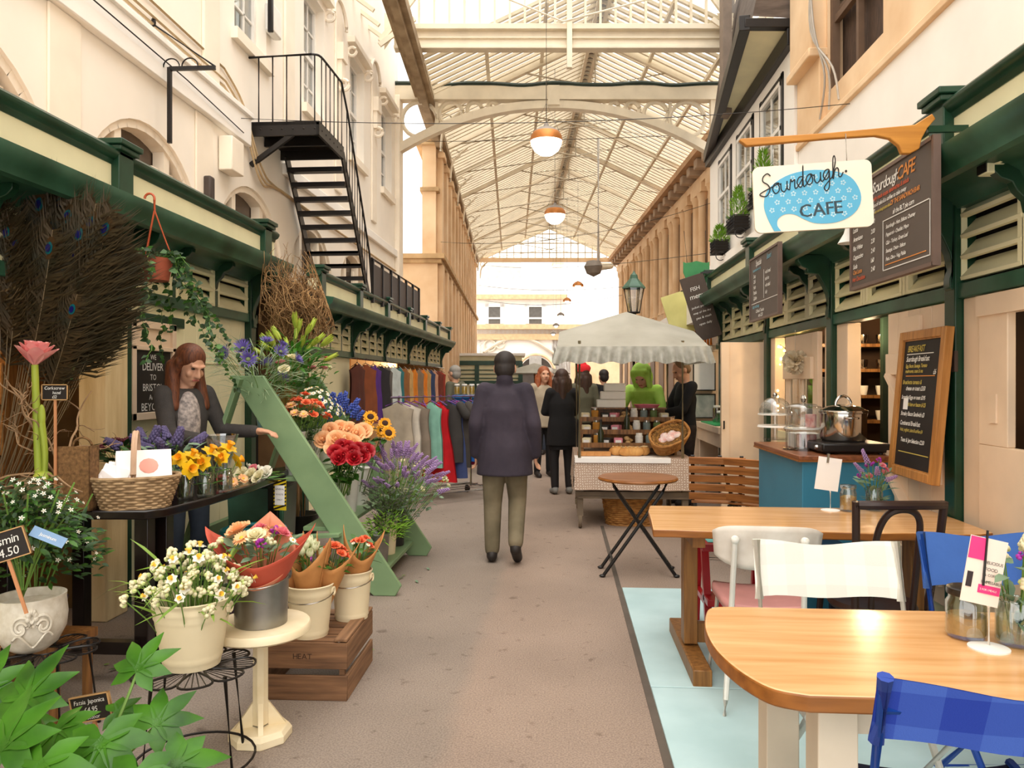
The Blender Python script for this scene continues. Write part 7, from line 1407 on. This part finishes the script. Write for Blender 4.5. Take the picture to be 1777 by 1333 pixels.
for r_i in range(8):
    for c_i in range(11):
        x = .03 + .05 * c_i + (.025 if r_i % 2 else 0); y = .03 + .036 * r_i
        if all(inside(x + dx, y + dy, ol2) for dx in (-.012, .012) for dy in (-.012, .012)):
            for q in range(5): a = 2 * pi * q / 5 + r_i; b.poly([(x + .0085 * cos(a) + .0045 * cos(u), -.0032, y + .0085 * sin(a) + .0045 * sin(u)) for u in [2 * pi * i / 7 for i in range(7)]])
b.build('flower_pattern', mat('pale print', '#bfe0ec', .6), t)
CUR = [('S', [(.9, 1.7), (.6, 2.0), (.2, 1.8), (.15, 1.4), (.6, 1.0), (.8, .55), (.5, .05), (.05, .1), (-.1, .4)], 1.05), ('o', [(.55, .85), (.22, .92), (0, .5), (.25, .05), (.6, .2), (.62, .6), (.45, .9), (.75, .75)], .8), ('u', [(0, .8), (.03, .25), (.28, 0), (.55, .3), (.6, .88), (.6, .25), (.8, .05)], .85), ('r', [(0, .3), (.12, .95), (.22, .7), (.48, .82), (.46, .2), (.65, .05)], .7), ('d', [(.55, .8), (.22, .92), (0, .5), (.22, .05), (.5, .25), (.62, 1.9), (.58, .25), (.78, .05)], .85), ('o', [(.55, .85), (.22, .92), (0, .5), (.25, .05), (.6, .2), (.62, .6), (.45, .9), (.75, .75)], .8), ('u', [(0, .8), (.03, .25), (.28, 0), (.55, .3), (.6, .88), (.6, .25), (.8, .05)], .85), ('g', [(.55, .85), (.22, .92), (0, .5), (.22, .1), (.52, .35), (.58, .85), (.55, -.5), (.25, -.9), (.05, -.55), (.5, -.1), (.85, .2)], .88), ('h', [(-.05, .15), (.3, 1.4), (.22, 2.0), (.08, 1.6), (.05, 0), (.18, .6), (.42, .88), (.58, .65), (.58, .12), (.78, .02), (1.0, .35)], 1)]
pts = []; x = 0
for ch_, pp, wd in CUR: pts += [(x + a, c_) for a, c_ in pp]; x += wd
sc_ = .37 / x; sp_ = [V((.025 + .012 + p.x * sc_, -.004, .165 + p.y * sc_ * 1.1 + .075 * (p.x / x))) for p in smooth([V((a, c_, 0)) for a, c_ in pts], 5)]
b = MB(); b.tube(sp_, .0028, 5); b.tube(arc((.42, -.004, .262), .003, 0, 2 * pi, 8), .003, 5, closed=True); b.build('script_lettering', m_black, t)
b = MB(); b.text('CAFE', Matrix.Translation((.205, -.0035, .06)) @ Matrix.Rotation(rad(-3), 4, 'Y') @ FR, .085, 'L'); b.text('CAFE', Matrix.Translation((.208, -.0036, .06)) @ Matrix.Rotation(rad(-3), 4, 'Y') @ FR, .085, 'L'); b.build('lettering', mat('charcoal print', '#3b4a52', .7), t)
b = MB()
for xx in (.1, .43): b.tube([(xx, .01, H_ - .005), (xx, .01, H_ + .065 + .15 * (xx))], .0025, 5)
b.build('hanging_wire', m_steel, t)
# breadknife shaped spar
t = thing('sign_bracket', 'long orange wooden spar shaped like a paddle holding the cafe sign', 'bracket', (0, 3.6, 0)); mob = mat('orange beech', '#c98938', .4, col2='#b0722a', scale=3, stretch=(1, 1, 10))
def sx_(px, py): p = PY(px, py, 3.6); return (p.x, p.z)
pl = [sx_(*p) for p in ((1283, 243), (1296, 253), (1440, 240), (1520, 235), (1545, 240), (1560, 252), (1566, 266), (1580, 266), (1596, 258), (1600, 240), (1610, 222), (1624, 206), (1618, 197), (1600, 208), (1588, 216), (1440, 230), (1286, 240))]
MB().prism(pl, .03, Matrix.Translation((0, .03, 0)) @ FR).build('spar', mob, t, bevel=.004); b = MB(); b.bb(1.7, 1.88, .005, .025, 2.62, 2.65); b.build('fixing', m_green, t)
# chalk menus on the cornice
def menu(label, x, y0, y1, z0, z1, items, fm, rz=0, name='menu_board', sm=None):
    """board in plane x, seen from the street: text runs from far y (left) to near y (right)"""
    t = thing(name, label, 'sign', (x, (y0 + y1) / 2, z0), rz); w_ = y1 - y0; h = z1 - z0
    MB().bb(0, .02, -w_ / 2, w_ / 2, 0, h).build('slate', sm or m_slate, t); b = MB()
    for a in ((-w_ / 2 - .012, -w_ / 2 + .006), (w_ / 2 - .006, w_ / 2 + .012)): b.bb(-.008, .026, a[0], a[1], -.012, h + .012)
    for a in ((-.012, .006), (h - .006, h + .012)): b.bb(-.008, .026, -w_ / 2, w_ / 2, a[0], a[1])
    b.build('frame', fm, t)
    by = {}
    for s, u, v, sz, col in items: by.setdefault(col, []).append((s, u, v, sz))
    for col, it in by.items():
        b = MB()
        for s, u, v, sz in it:
            if s == '-': b.bb(-.0025, -.001, w_ / 2 - u - sz, w_ / 2 - u, v, v + .005)
            elif s == '|': b.bb(-.0025, -.001, w_ / 2 - u - .005, w_ / 2 - u, v, v + sz)
            else:
                for k_ in (0, .0022): b.text(s, face((-.003 - k_ * .1, w_ / 2 - u - k_, v + k_), (0, -1, 0)), sz, 'L', .18, .86)
        b.build('lettering', col, t)
    return t
fr_d = mat('dark frame wood', '#6f5a50', .5); m_gr = mat('grey slate', '#5b5049', .6, var=.06)
it = [('Sourdough', .3, .475, .085, m_chalk), ('CAFE', .6, .47, .095, m_chalkO), ('Freshly made soups, sandwiches & salads', .28, .435, .032, m_chalkR), ('a slice of cake & a coffee to take away', .28, .4, .03, m_chalk), ('try our sourdough pizza slice', .3, .365, .022, m_chalkY), ('OF THE SANDWICH BAR', .52, .365, .034, m_chalkO), ('all the BLT pie corn', .55, .315, .034, m_chalk)]
for k, s in enumerate(('Tea', 'Mocha', 'Latte', 'Americano', 'Flat White', 'Cappuccino', 'Soda')): it += [(s, .03, .42 - k * .052, .036, m_chalk), (('1.80', '2.20', '2.40', '2.00', '2.30', '2.40', '1.60')[k], .28, .42 - k * .052, .034, m_chalk)]
it += [('Chai Latte', .03, .075, .034, m_chalkO), ('Hot Chocolate', .02, .035, .034, m_chalkR), ('2.40', .28, .06, .034, m_chalk)]
for k, s in enumerate(('Sourdough - Ham, Stilton, Chutney', 'Pepperoni - Cheddar, Mayo', 'Club - Turkey, Green Leaf', 'Sausage, Onion - Stilton', 'Feta, Olive - Veg, Pickle')): it.append((s, .47, .255 - k * .042, .027, m_chalk))
it += [('-', .43, .3, .5, m_chalk), ('-', .43, .04, .5, m_chalk), ('|', .43, .04, .26, m_chalk), ('|', .935, .04, .26, m_chalk), ('-', .46, .065, .44, m_chalkO)]
menu('large grey chalk menu board hung from the stall cornice behind the cream hanging sign', 1.688, 3.53, 4.5, 2.0, 2.57, it, fr_d, sm=m_gr)
it = [('Specials', .2, .46, .07, m_chalk), ('Board', .55, .47, .06, m_chalkB), ('homemade every day', .1, .42, .035, m_chalkB), ('|', .45, .16, .24, m_chalk), ('-', .05, .14, .8, m_chalk), ('today with soup', .08, .1, .04, m_chalkB), ('Coffee & Teacake', .2, .055, .04, m_chalk), ('only £2.50', .28, .015, .04, m_chalk)]
for k, s in enumerate(('Soup', 'Chilli', 'Hash', 'Pasties', 'Quiche')): it.append((s, .12, .365 - k * .048, .045, m_chalk))
for k, s in enumerate(('with bread', 'and rice', 'with salad', 'daily')): it.append((s, .5, .355 - k * .055, .042, m_chalk))
menu('smaller grey chalk board hung from the cornice further down the stall row', 1.688, 5.98, 6.86, 2.0, 2.54, it, fr_d, sm=m_gr)
bf = [('BREAKFAST', .06, .66, .05, m_chalkY), ('-', .05, .645, .35, m_chalk), ('Sourdough Breakfast', .05, .605, .042, m_chalk), ('Egg, Bacon, Sausage, Tomato', .05, .57, .028, m_chalkY), ('mushrooms, toast & tea', .05, .54, .028, m_chalkY), ('£6', .42, .53, .038, m_chalk), ('-', .06, .52, .38, m_chalkO), ('Bruschetta tomato &', .03, .475, .034, m_chalkY), ('cheese on toast £3.50', .08, .44, .034, m_chalk), ('Scrambled Eggs on toast £3.95', .03, .39, .03, m_chalk), ('with ham or bacon £4.25', .1, .35, .03, m_chalkY), ('Streaky Bacon Sandwich £3', .04, .295, .033, m_chalk), ('Continental Breakfast', .04, .24, .036, m_chalk), ('fruit, yoghurt, juice & coffee £4', .05, .205, .027, m_chalkY), ('Toast & Jam Selection £2.50', .07, .145, .032, m_chalk), ('-', .05, .085, .4, m_chalkY)]
t = menu('oak framed breakfast chalkboard leaning on the cream door leaf', 1.94, 4.06, 4.56, .97, 1.7, bf, m_oak, sm=m_slateD); t.rotation_euler = (rad(0), rad(5), rad(-3))
b = MB()
for a in ((-.3, -.25, -.05, .78), (.25, .3, -.05, .78), (-.25, .25, -.05, .0), (-.25, .25, .73, .78)): b.bb(-.016, .03, a[0], a[1], a[2], a[3])
b.build('oak_frame', m_oak, t, bevel=.004); b = MB(); b.bb(-.006, -.003, .12, .18, .33, .395); b.build('paper_note', m_paper, t)
# tilted boards further along the right stalls
def tboard(label, px, py, d, w_, h, roll, m, items, rz=0, name='hanging_board'):
    c = P(px, py, d); t = thing(name, label, 'sign', c); t.rotation_euler = (0, rad(roll), rad(rz)); MB().bb(-w_ / 2, w_ / 2, -.01, .01, -h / 2, h / 2).build('board', m, t, bevel=.004); b = MB()
    for s, z, sz in items: b.text(s, face((0, -.012, z), (1, 0, 0)), sz, 'C', .15)
    if b.v: b.build('lettering', m_chalk, t)
    b = MB(); b.bar((w_ / 2 - .03, 0, h / 2), (w_ / 2 + .16, 0, h / 2 - .04), .02, .02); b.build('arm', m_black, t); return t
tboard('dark brown chalk board tilted out from the far stalls in front of the green shield', 1216, 533, 9.4, .3, .82, -17, mat('brown slate', '#4d4038', .7), (('FISH', .22, .07), ('menu', .12, .09), ('jacket potato', .0, .04), ('soup of the day', -.07, .035), ('pies & mash', -.14, .04), ('open daily', -.22, .04)), -8)
tboard('pale yellow green board tilted out beyond the brown chalk board', 1176, 545, 11.2, .34, .62, -17, mat('yellow green board', '#d5cf86', .6, col2='#c3bd74', scale=3), ((' ', 0, .05),), -8)
c = P(1208, 473, 9.9); t = thing('shield_sign', 'green shield shaped hanging sign on the far stalls', 'sign', c); pl = [(-.17, .14), (-.14, .125), (-.08, .13), (0, .15), (.08, .13), (.14, .125), (.17, .14), (.17, .0), (.13, -.1), (.0, -.17), (-.13, -.1), (-.17, 0)]; MB().prism(pl, .02, FR).build('board', mat('mid green sign', '#2f7a48', .5, col2='#3f8f58', scale=6), t); b = MB(); b.tube([(-.12, -.01, .13), (-.16, -.01, .55)], .004, 5); b.tube([(.12, -.01, .13), (.12, -.01, .55)], .004, 5); b.build('chain', m_black, t)
# floodlight under cornice + little lamp on the right
t = thing('floodlight', 'small yellowish floodlight on an arm under the right hand cornice', 'lamp', PX(1722, 285, 1.93)); MB().bb(-.04, .04, -.03, .05, -.045, .04).build('case', m_pale, t, bevel=.008); b = MB(); b.bar((0, -.03, .0), (.05, -.2, .03), .018, .018); b.build('arm', m_pale, t); MB().bb(-.046, -.04, -.03, .04, -.04, .035).build('lens', m_slateD, t)
t = thing('spot_lamp', 'white cone spot lamp under the cornice left of the large menu board', 'lamp', (1.74, 4.68, 2.3)); MB().lathe([(0, .1), (.02, .1), (.03, .06), (.065, 0), (.06, 0), (.02, .06)], 18).build('shade', m_white, t); b = MB(); b.tube([(0, 0, .1), (.02, 0, .16)], .008, 6); b.build('stem', m_white, t)
# ================================================================== hanging lamps
mcp = mat('copper lamp band', '#c07a3c', .4, .5); mgw = mat('opal globe', '#fff3e0', .4, emit=5); mgl_ = mat('grey lamp cap', '#8f857c', .5)
def globe(label, px, py, d, r, ztop):
    c = P(px, py, d); t = thing('pendant_lamp', label, 'lamp', c, group='copper banded globe pendants'); MB().lathe([(r * 1.0, 0), (r * .95, -.3 * r), (r * .78, -.62 * r), (r * .45, -.88 * r), (0, -r)], 28).build('globe', mgw, t); MB().lathe([(r * 1.04, -.02), (r * 1.0, r * .25), (r * .85, r * .5), (r * .8, r * .5), (r * .95, 0)], 28).build('band', mcp, t); MB().lathe([(r * .85, r * .5), (r * .55, r * .75), (r * .2, r * .88), (r * .12, r * 1.1), (0, r * 1.1)], 28).build('cap', mgl_, t); b = MB(); b.tube([(0, 0, r), (0, 0, ztop - c.z)], .008, 6); b.tube([(r * .9, 0, r * .4), (0, 0, r * 2.4), (-r * .9, 0, r * .4)], .004, 4); b.build('cord', m_steel, t)
globe('larger looking copper banded globe lamp hanging nearest under the arched beam', 948, 244, 11.2, .235, 7.9); globe('copper banded globe lamp hanging further along under the roof ridge', 963, 372, 17.0, .235, 8.9)
for i, (px, py, d) in enumerate(((1003, 497, 27), (984, 523, 30), (973, 548, 32), (965, 566, 33.5), (960, 580, 35))):
    c = P(px, py, d); r = (20, 15, 13, 12, 11)[i] / F * d / 2; t = thing('dome_pendant', ('first', 'second', 'third', 'fourth', 'fifth')[i] + ' small copper dome pendant in the receding row of five at the far end', 'lamp', c, group='dome pendants at the far end'); MB().lathe([(r, 0), (r * .92, r * .35), (r * .5, r * .75), (r * .1, r * .9), (0, r)], 20).build('shade', mcp if i < 2 else mgl_, t); b = MB(); b.tube([(0, 0, r), (0, 0, 8.85 - c.z)], .008, 4); b.build('cord', m_steel, t); MB().ell((0, 0, 0), r * .5, 10, 8).build('bulb', mgw, t)
c = P(1030, 463, 22); t = thing('ceiling_camera', 'grey camera and speaker cluster on a white pole under the roof', 'camera', c); MB().lathe([(0, -.3), (.2, -.2), (.28, 0), (.2, .16), (0, .2)], 18).build('dome', mgl_, t); b = MB(); b.cap((.15, 0, .0), (.5, 0, .02), .12, .09); b.build('speaker', m_bar, t); b = MB(); b.tube([(.14, 0, .15), (.14, 0, 8.6 - c.z)], .045, 8); b.build('pole', m_white, t)
c = P(1100, 545, 10.6); t = thing('street_lantern', 'black framed glass street lantern rising behind the food stall canopy', 'lamp', (c.x, c.y, 0)); zb_ = c.z; b = MB()
b.lathe([(.0, zb_ + .62), (.02, zb_ + .58), (.05, zb_ + .55), (.06, zb_ + .5), (.16, zb_ + .38), (.165, zb_ + .36), (.13, zb_ + .36)], 6); b.build('cap', m_greenL, t, sharp=20); b = MB()
for k in range(6): a = 2 * pi * k / 6; b.tube([(.14 * cos(a), .14 * sin(a), zb_ + .36), (.08 * cos(a), .08 * sin(a), zb_ + .02)], .008, 5)
b.tube(arc((0, 0, zb_ + .02), .08, 0, 2 * pi, 12, 'xy'), .012, 6, closed=True); b.build('frame', m_black, t); MB().lathe([(.078, zb_ + .02), (.135, zb_ + .36)], 6).build('glass', m_glass, t, sharp=20); b = MB(); b.tube([(0, 0, 0), (0, 0, zb_ + .02)], .035, 10); b.lathe([(0, 0), (.1, 0), (.09, .3), (.04, .4), (0, .4)], 12); b.build('post', m_black, t)
# window planters on the white facade
for i, (px, py, w_) in enumerate(((1248, 428, .42), (1280, 388, .55), (1322, 340, .55))):
    c = PX(px, py, BX - .16); t = thing('window_planter', ('small wire basket planter with a tiny conifer, lowest on the white facade', 'wire basket planter with a bushy conifer and grey plant, middle of the white facade', 'wire basket planter partly behind the hanging sign on the white facade')[i], 'planter', c, group='wire planters on the white facade'); b = MB()
    for k in range(5): z = -.12 + .05 * k; b.tube([(.12 * sx, w_ / 2 * sy, z) for sx, sy in ((-1, -1), (1, -1), (1, 1), (-1, 1))], .008, 4, closed=True)
    for k in range(9): y = -w_ / 2 + w_ * k / 8; b.tube([(-.12, y, .1), (-.12, y, -.12), (.12, y, -.12)], .006, 4)
    b.tube(arc((-.02, -w_ / 2, -.2), .08, 0, 1.7 * pi, 12, 'xz'), .008, 5); b.build('wire_basket', m_black, t); MB().bb(-.11, .11, -w_ / 2 + .01, w_ / 2 - .01, -.11, .07).build('liner', mat('dark moss liner', '#2a241d', .95, scale=30, bump=.4), t); b = MB(); hh_ = (.3, .5, .55)[i]
    for k in range(420): a = U(0, 2 * pi); z = U(0, 1); rr = .17 * (1 - z) ** .7 * U(.3, 1) + .01; b.leaf((rr * cos(a), rr * sin(a) * 1.2 - .05, .05 + hh_ * z), (cos(a) * .6, sin(a) * .6, 1), .08, .014, k=2, prof=(.6, 1))
    b.build('conifer', m_leafL, t); b = MB()
    for k in range(60): a = U(0, 2 * pi); b.leaf((.05 * cos(a), .12 + .08 * sin(a), .06), (cos(a), sin(a), 1), .14, .03, k=2, prof=(.6, 1))
    b.build('grey_plant', m_leafG, t)
# ================================================================== food stall
t = thing('market_stall', 'food stall with a grey white canopy, frilled valance and dotted cloth', 'market stall'); mcv = mat('grey canvas', '#b3b0a4', .85, col2='#a29e91', scale=2.5, bump=.1, trans=.15); xl, xr, yf, yb = .13, 1.26, 7.4, 8.65
b = MB(); b.bb(xl, xr, yf, yb, .66, .7); b.build('table_deck', m_inwood, t)
for x in (xl + .05, xr - .05):
    for y in (yf + .1, yb - .05): b = MB(); b.bb(x - .03, x + .03, y - .03, y + .03, .12, .66); b.tube(arc((x, y, .07), .05, 0, 2 * pi, 12, 'yz'), .02, 6, closed=True); b.build('leg', mat('grey cart timber', '#7a6a58', .8), t)
b = MB(); b.bb(xl, xr, yf + .05, yf + .09, .32, .37); b.bb(xl + .03, xr, yf + .05, yb, .3, .33); b.build('under_frame', MC['grey cart timber'], t)
mdt = dots('dotted cloth', '#b99f8c', '#efe6da', 42, .2); b = MB(); b.grid(40, 6, lambda u, v: V((xl - .01 + (xr - xl + .02) * u, yf - .012 - .012 * v * (1 + sin(u * 26)), .704 - .31 * v))); b.grid(30, 6, lambda u, v: V((xl - .012 - .012 * v * (1 + sin(u * 22)), yf + (yb - yf) * u, .704 - .31 * v))); b.quad((xl - .01, yf - .012, .704), (xr + .01, yf - .012, .704), (xr + .01, yb, .704), (xl - .01, yb, .704)); b.build('tablecloth', mdt, t)
b = MB(); b.bb(xl - .005, xr - .2, yf - .02, yf + .25, .704, .708); b.grid(20, 2, lambda u, v: V((xl - .005 + (xr - xl - .2) * u, yf - .028, .708 - .045 * v))); b.build('paper_runner', m_paper, t)
for x, y in ((xl + .04, yf + .0), (xr - .08, yf + .05), (xl + .04, 8.95), (xr - .02, 8.95)): b = MB(); b.tube([(x, y, 0 if y > 8.8 else .7), (x, y, 1.86)], .016, 8); b.build('pole', mat('galvanised pole', '#b5aa90', .4, .6), t)
zE, zG, zR_ = 1.79, 1.99, 2.2; cxm = .73; xa, xb = -.05, 1.41
b = MB(); gx = lambda u: xa + (xb - xa) * u; gz = lambda u: zG + (zR_ - zG) * (1 - abs(2 * u - 1)); b.grid(24, 8, lambda u, v: V((gx(u) + (.04 * (.5 - u)) * v, 7.28 + .75 * v, zE + (gz(u) - zE) * v + .012 * sin(u * 19) * v * (1 - v) * 3)))
b.grid(24, 6, lambda u, v: V((gx(u) + .04 * (.5 - u), 8.03 + 1.0 * v, gz(u)))); b.grid(8, 8, lambda u, v: V((xa + .02 * v, 7.28 + (.75 * v) + (9.03 - 7.28 - .75 * v) * u, zE + (zG - zE) * v))); b.grid(8, 8, lambda u, v: V((xb - .02 * v, 7.28 + (.75 * v) + (9.03 - 7.28 - .75 * v) * u, zE + (zG - zE) * v)))
b.build('canopy', mcv, t); b = MB(); b.grid(150, 6, lambda u, v: V((xa - .05 * v + (xb - xa + .1 * v) * u, 7.28 - .03 * sin(u * 95) * v - .02 * v, zE + .01 - (.16 + .012 * sin(u * 47)) * v))); b.grid(100, 4, lambda u, v: V((xa - .03 * sin(u * 80) * v - .02, 7.28 + 1.75 * u, zE + .01 - .15 * v))); b.grid(100, 4, lambda u, v: V((xb + .03 * sin(u * 80) * v + .02, 7.28 + 1.75 * u, zE + .01 - .15 * v))); b.build('frilled_valance', mat('pale ruffle', '#c4c3ba', .8, col2='#a9a89c', scale=14, trans=.2), t)
b = MB(); b.tube([(xl, yf, 1.66), (xr, yf + .05, 1.66)], .01, 6); b.tube([(xl + .04, yf, 1.8), (xl + .04, 8.95, 1.8)], .012, 6); b.tube([(xr - .05, yf, 1.8), (xr - .05, 8.95, 1.8)], .012, 6); b.build('frame_bar', MC['galvanised pole'], t)
# tiered display with goods
t = thing('display_steps', 'stepped wooden display on the food stall table', 'stand'); 
for k, (y, z) in enumerate(((7.75, .8), (8.0, .92), (8.28, 1.04))): b = MB(); b.bb(xl + .06, xr - .08, y, y + .27, z - .02, z); b.bb(xl + .06, xr - .08, y - .008, y, z - .02, z + .03); b.build('tray', m_inwood, t)
b = MB()
for x in (xl + .08, xr - .1): b.bb(x - .012, x + .012, 7.76, 8.54, .705, .8); b.bb(x - .012, x + .012, 8.0, 8.54, .8, .91); b.bb(x - .012, x + .012, 8.28, 8.54, .91, 1.03)
b.build('side_support', m_inwood, t)
mbr = mat('bread crust', '#d9a45f', .7, col2='#b97a3a', scale=9, bump=.15)
for i, (px, py, an, l) in enumerate(((1088, 778, .7, .2), (1072, 790, .2, .17), (1105, 788, -.2, .16), (1120, 780, 1.2, .15), (1098, 797, .1, .17))):
    c = P(px, 795, 7.52); o = thing('bread_loaf', ('long pale loaf leaning across the others on the stall front', 'small loaf at the left of the loaves on the stall front', 'round ended loaf in the middle of the stall front', 'loaf under the tilted wicker basket', 'loaf at the very edge of the stall front')[i], 'bread', (c.x, c.y + .05 * (i % 2) + .03, .755), an, group='loaves on the food stall'); b = MB(); b.ell((0, 0, 0), (l / 2, .055, .05), 16, 10); b.build('crust', mbr, o); b = MB()
    for q in (-.25, 0, .25): b.bar((q * l - .012, -.03, .046), (q * l + .012, .03, .046), .008, .006)
    b.build('score_mark', mat('crumb', '#f0d9a8', .8), o)
for i in range(4): c = P(1010 + 14 * i, 785, 7.55); o = MB().bb(-.045, .045, -.035, .035, 0, .045).build('brown_package', mkp, bevel=.006); o.location = (c.x, c.y, .71); tag(o, 'small brown wrapped package in the row at the stall edge', 'package', 'brown packages on the food stall')
gk = [('cheese_block', 'cream cheese block', '#f0e2bd'), ('tub', 'white tub', '#efece6'), ('black_tray', 'black tray', '#28231f'), ('green_jar', 'green jar', '#6c7f4a'), ('ginger_heap', 'knobbly tan root', '#c09a66'), ('honey_jar', 'amber jar', '#c58a3a'), ('grey_tin', 'grey tin', '#7c8a88'), ('pink_packet', 'pink packet', '#e08a9a')]
for i in range(27):
    row = i // 9; x = xl + .13 + .108 * (i % 9); y = (7.88, 8.14, 8.42)[row]; z = (.801, .921, 1.041)[row]; k = (i * 5 + row * 3) % 8; nm, ds, cl = gk[k]; o = thing(nm, '%s on the %s step of the food stall display' % (ds, ('lowest', 'middle', 'top')[row]), 'food', (x, y, z), U(-.4, .4), group=ds + 's on the food stall'); m_ = mat('goods ' + nm, cl, .5, scale=20)
    if k in (0, 2, 7): MB().box((0, 0, .035), (.09, .11, .07)).build('block', m_, o, bevel=.008); b = MB(); b.bb(-.03, .03, -.057, -.054, .02, .05); b.build('label', m_paper, o)
    elif k == 4:
        b = MB()
        for q in range(6): b.ell((U(-.03, .03), U(-.04, .04), .025 + .008 * q), (.03, .022, .02), 8, 6)
        b.build('roots', m_, o)
    else: MB().lathe([(0, 0), (.036, 0), (.04, .01), (.04, .09), (.03, .1), (0, .1)], 16).build('body', m_, o); MB().lathe([(0, .1), (.034, .1), (.034, .12), (0, .122)], 16).build('lid', m_steel if k != 1 else m_white, o)
for i, (px, lb) in enumerate(((1043, 'dark oil bottle standing at the left of the stall goods'), (1088, 'dark green bottle standing in the middle of the stall goods'))): c = P(px, 730, 7.95 if i else 7.7); o = thing('oil_bottle', lb, 'bottle', (c.x, 8.03 if i else 7.79, .922 if i else .802)); MB().lathe([(0, 0), (.03, 0), (.032, .01), (.032, .13), (.012, .18), (.011, .24), (0, .24)], 16).build('glass', mat('dark bottle', '#2f3320', .2), o); MB().lathe([(0, .24), (.014, .235), (.014, .265), (0, .266)], 12).build('cap', m_black, o)
for i in range(3): o = MB().box((0, 0, .045), (.32 - .04 * i, .16, .09)).build('white_crate_box', m_white, bevel=.01); o.location = (xl + .42 + .02 * i, 8.5 + .03, 1.165 + .092 * i); tag(o, ('lowest white polystyrene box behind the stall goods', 'middle white polystyrene box behind the stall goods', 'top white polystyrene box behind the stall goods')[i], 'box')
o = MB().bb(xl + .2, xr - .1, 8.57, 8.64, .705, 1.16).bb(xl + .2, xr - .1, 8.42, 8.64, 1.15, 1.165).build('back_shelf', m_inwood); tag(o, 'raised back shelf of the food stall carrying white boxes', 'shelf')
t = thing('serving_tray', 'pink rimmed tray on the back shelf of the food stall', 'tray', (.95, 8.52, 1.166)); b = MB(); b.lathe([(0, 0), (.12, 0), (.15, .035), (.145, .035), (.115, .008), (0, .008)], 24); b.build('dish', mat('pink enamel', '#e0788a', .4), t)
# wicker baskets
c = P(1160, 764, 7.42); t = thing('wicker_basket', 'golden wicker hamper tipped towards the aisle on the food stall', 'basket', (c.x + .02, c.y + .1, .87)); t.rotation_euler = (rad(50), rad(-22), rad(12)); b = MB(); weave(b, .15, .09, .2, .13, .22, 12, 26, .0095, z0=-.1); b.build('weave', mat('golden wicker', '#b98344', .7, col2='#8f5c28', scale=20), t); MB().lathe([(0, -.095), (.15, -.09), (.19, .1), (0, .04)], 24, sy=.62).build('lining', mw2, t); b = MB()
for k in range(5): b.ell((-.08 + .04 * k, U(-.03, .03), .06), (.05, .04, .03), 8, 6)
b.build('cloth', mat('pink check cloth', '#e2a9a0', .8, col2='#f1e6e0', scale=30), t)
t = thing('wicker_basket', 'large plain wicker hamper on the floor under the food stall', 'basket', (.72, 7.78, .0)); b = MB(); weave(b, .26, .17, .3, .2, .27, 13, 34, .011); b.build('weave', MC['golden wicker'], t); MB().lathe([(0, .01), (.26, .01), (.29, .25), (0, .2)], 24, sy=.65).build('lining', mw2, t)
t = thing('folding_parasol', 'pale canvas parasol edge over the far stalls', 'parasol', CFM @ V(((905 - 888.5) / F * 20 + .35, 20, 0))); b = MB(); b.lathe([(0, 1.95), (.95, 1.68), (.94, 1.66), (0, 1.9)], 8); b.build('canopy', mcv, t); b = MB(); b.tube([(0, 0, 0), (0, 0, 1.93)], .03, 8); b.build('pole', m_inwood, t)
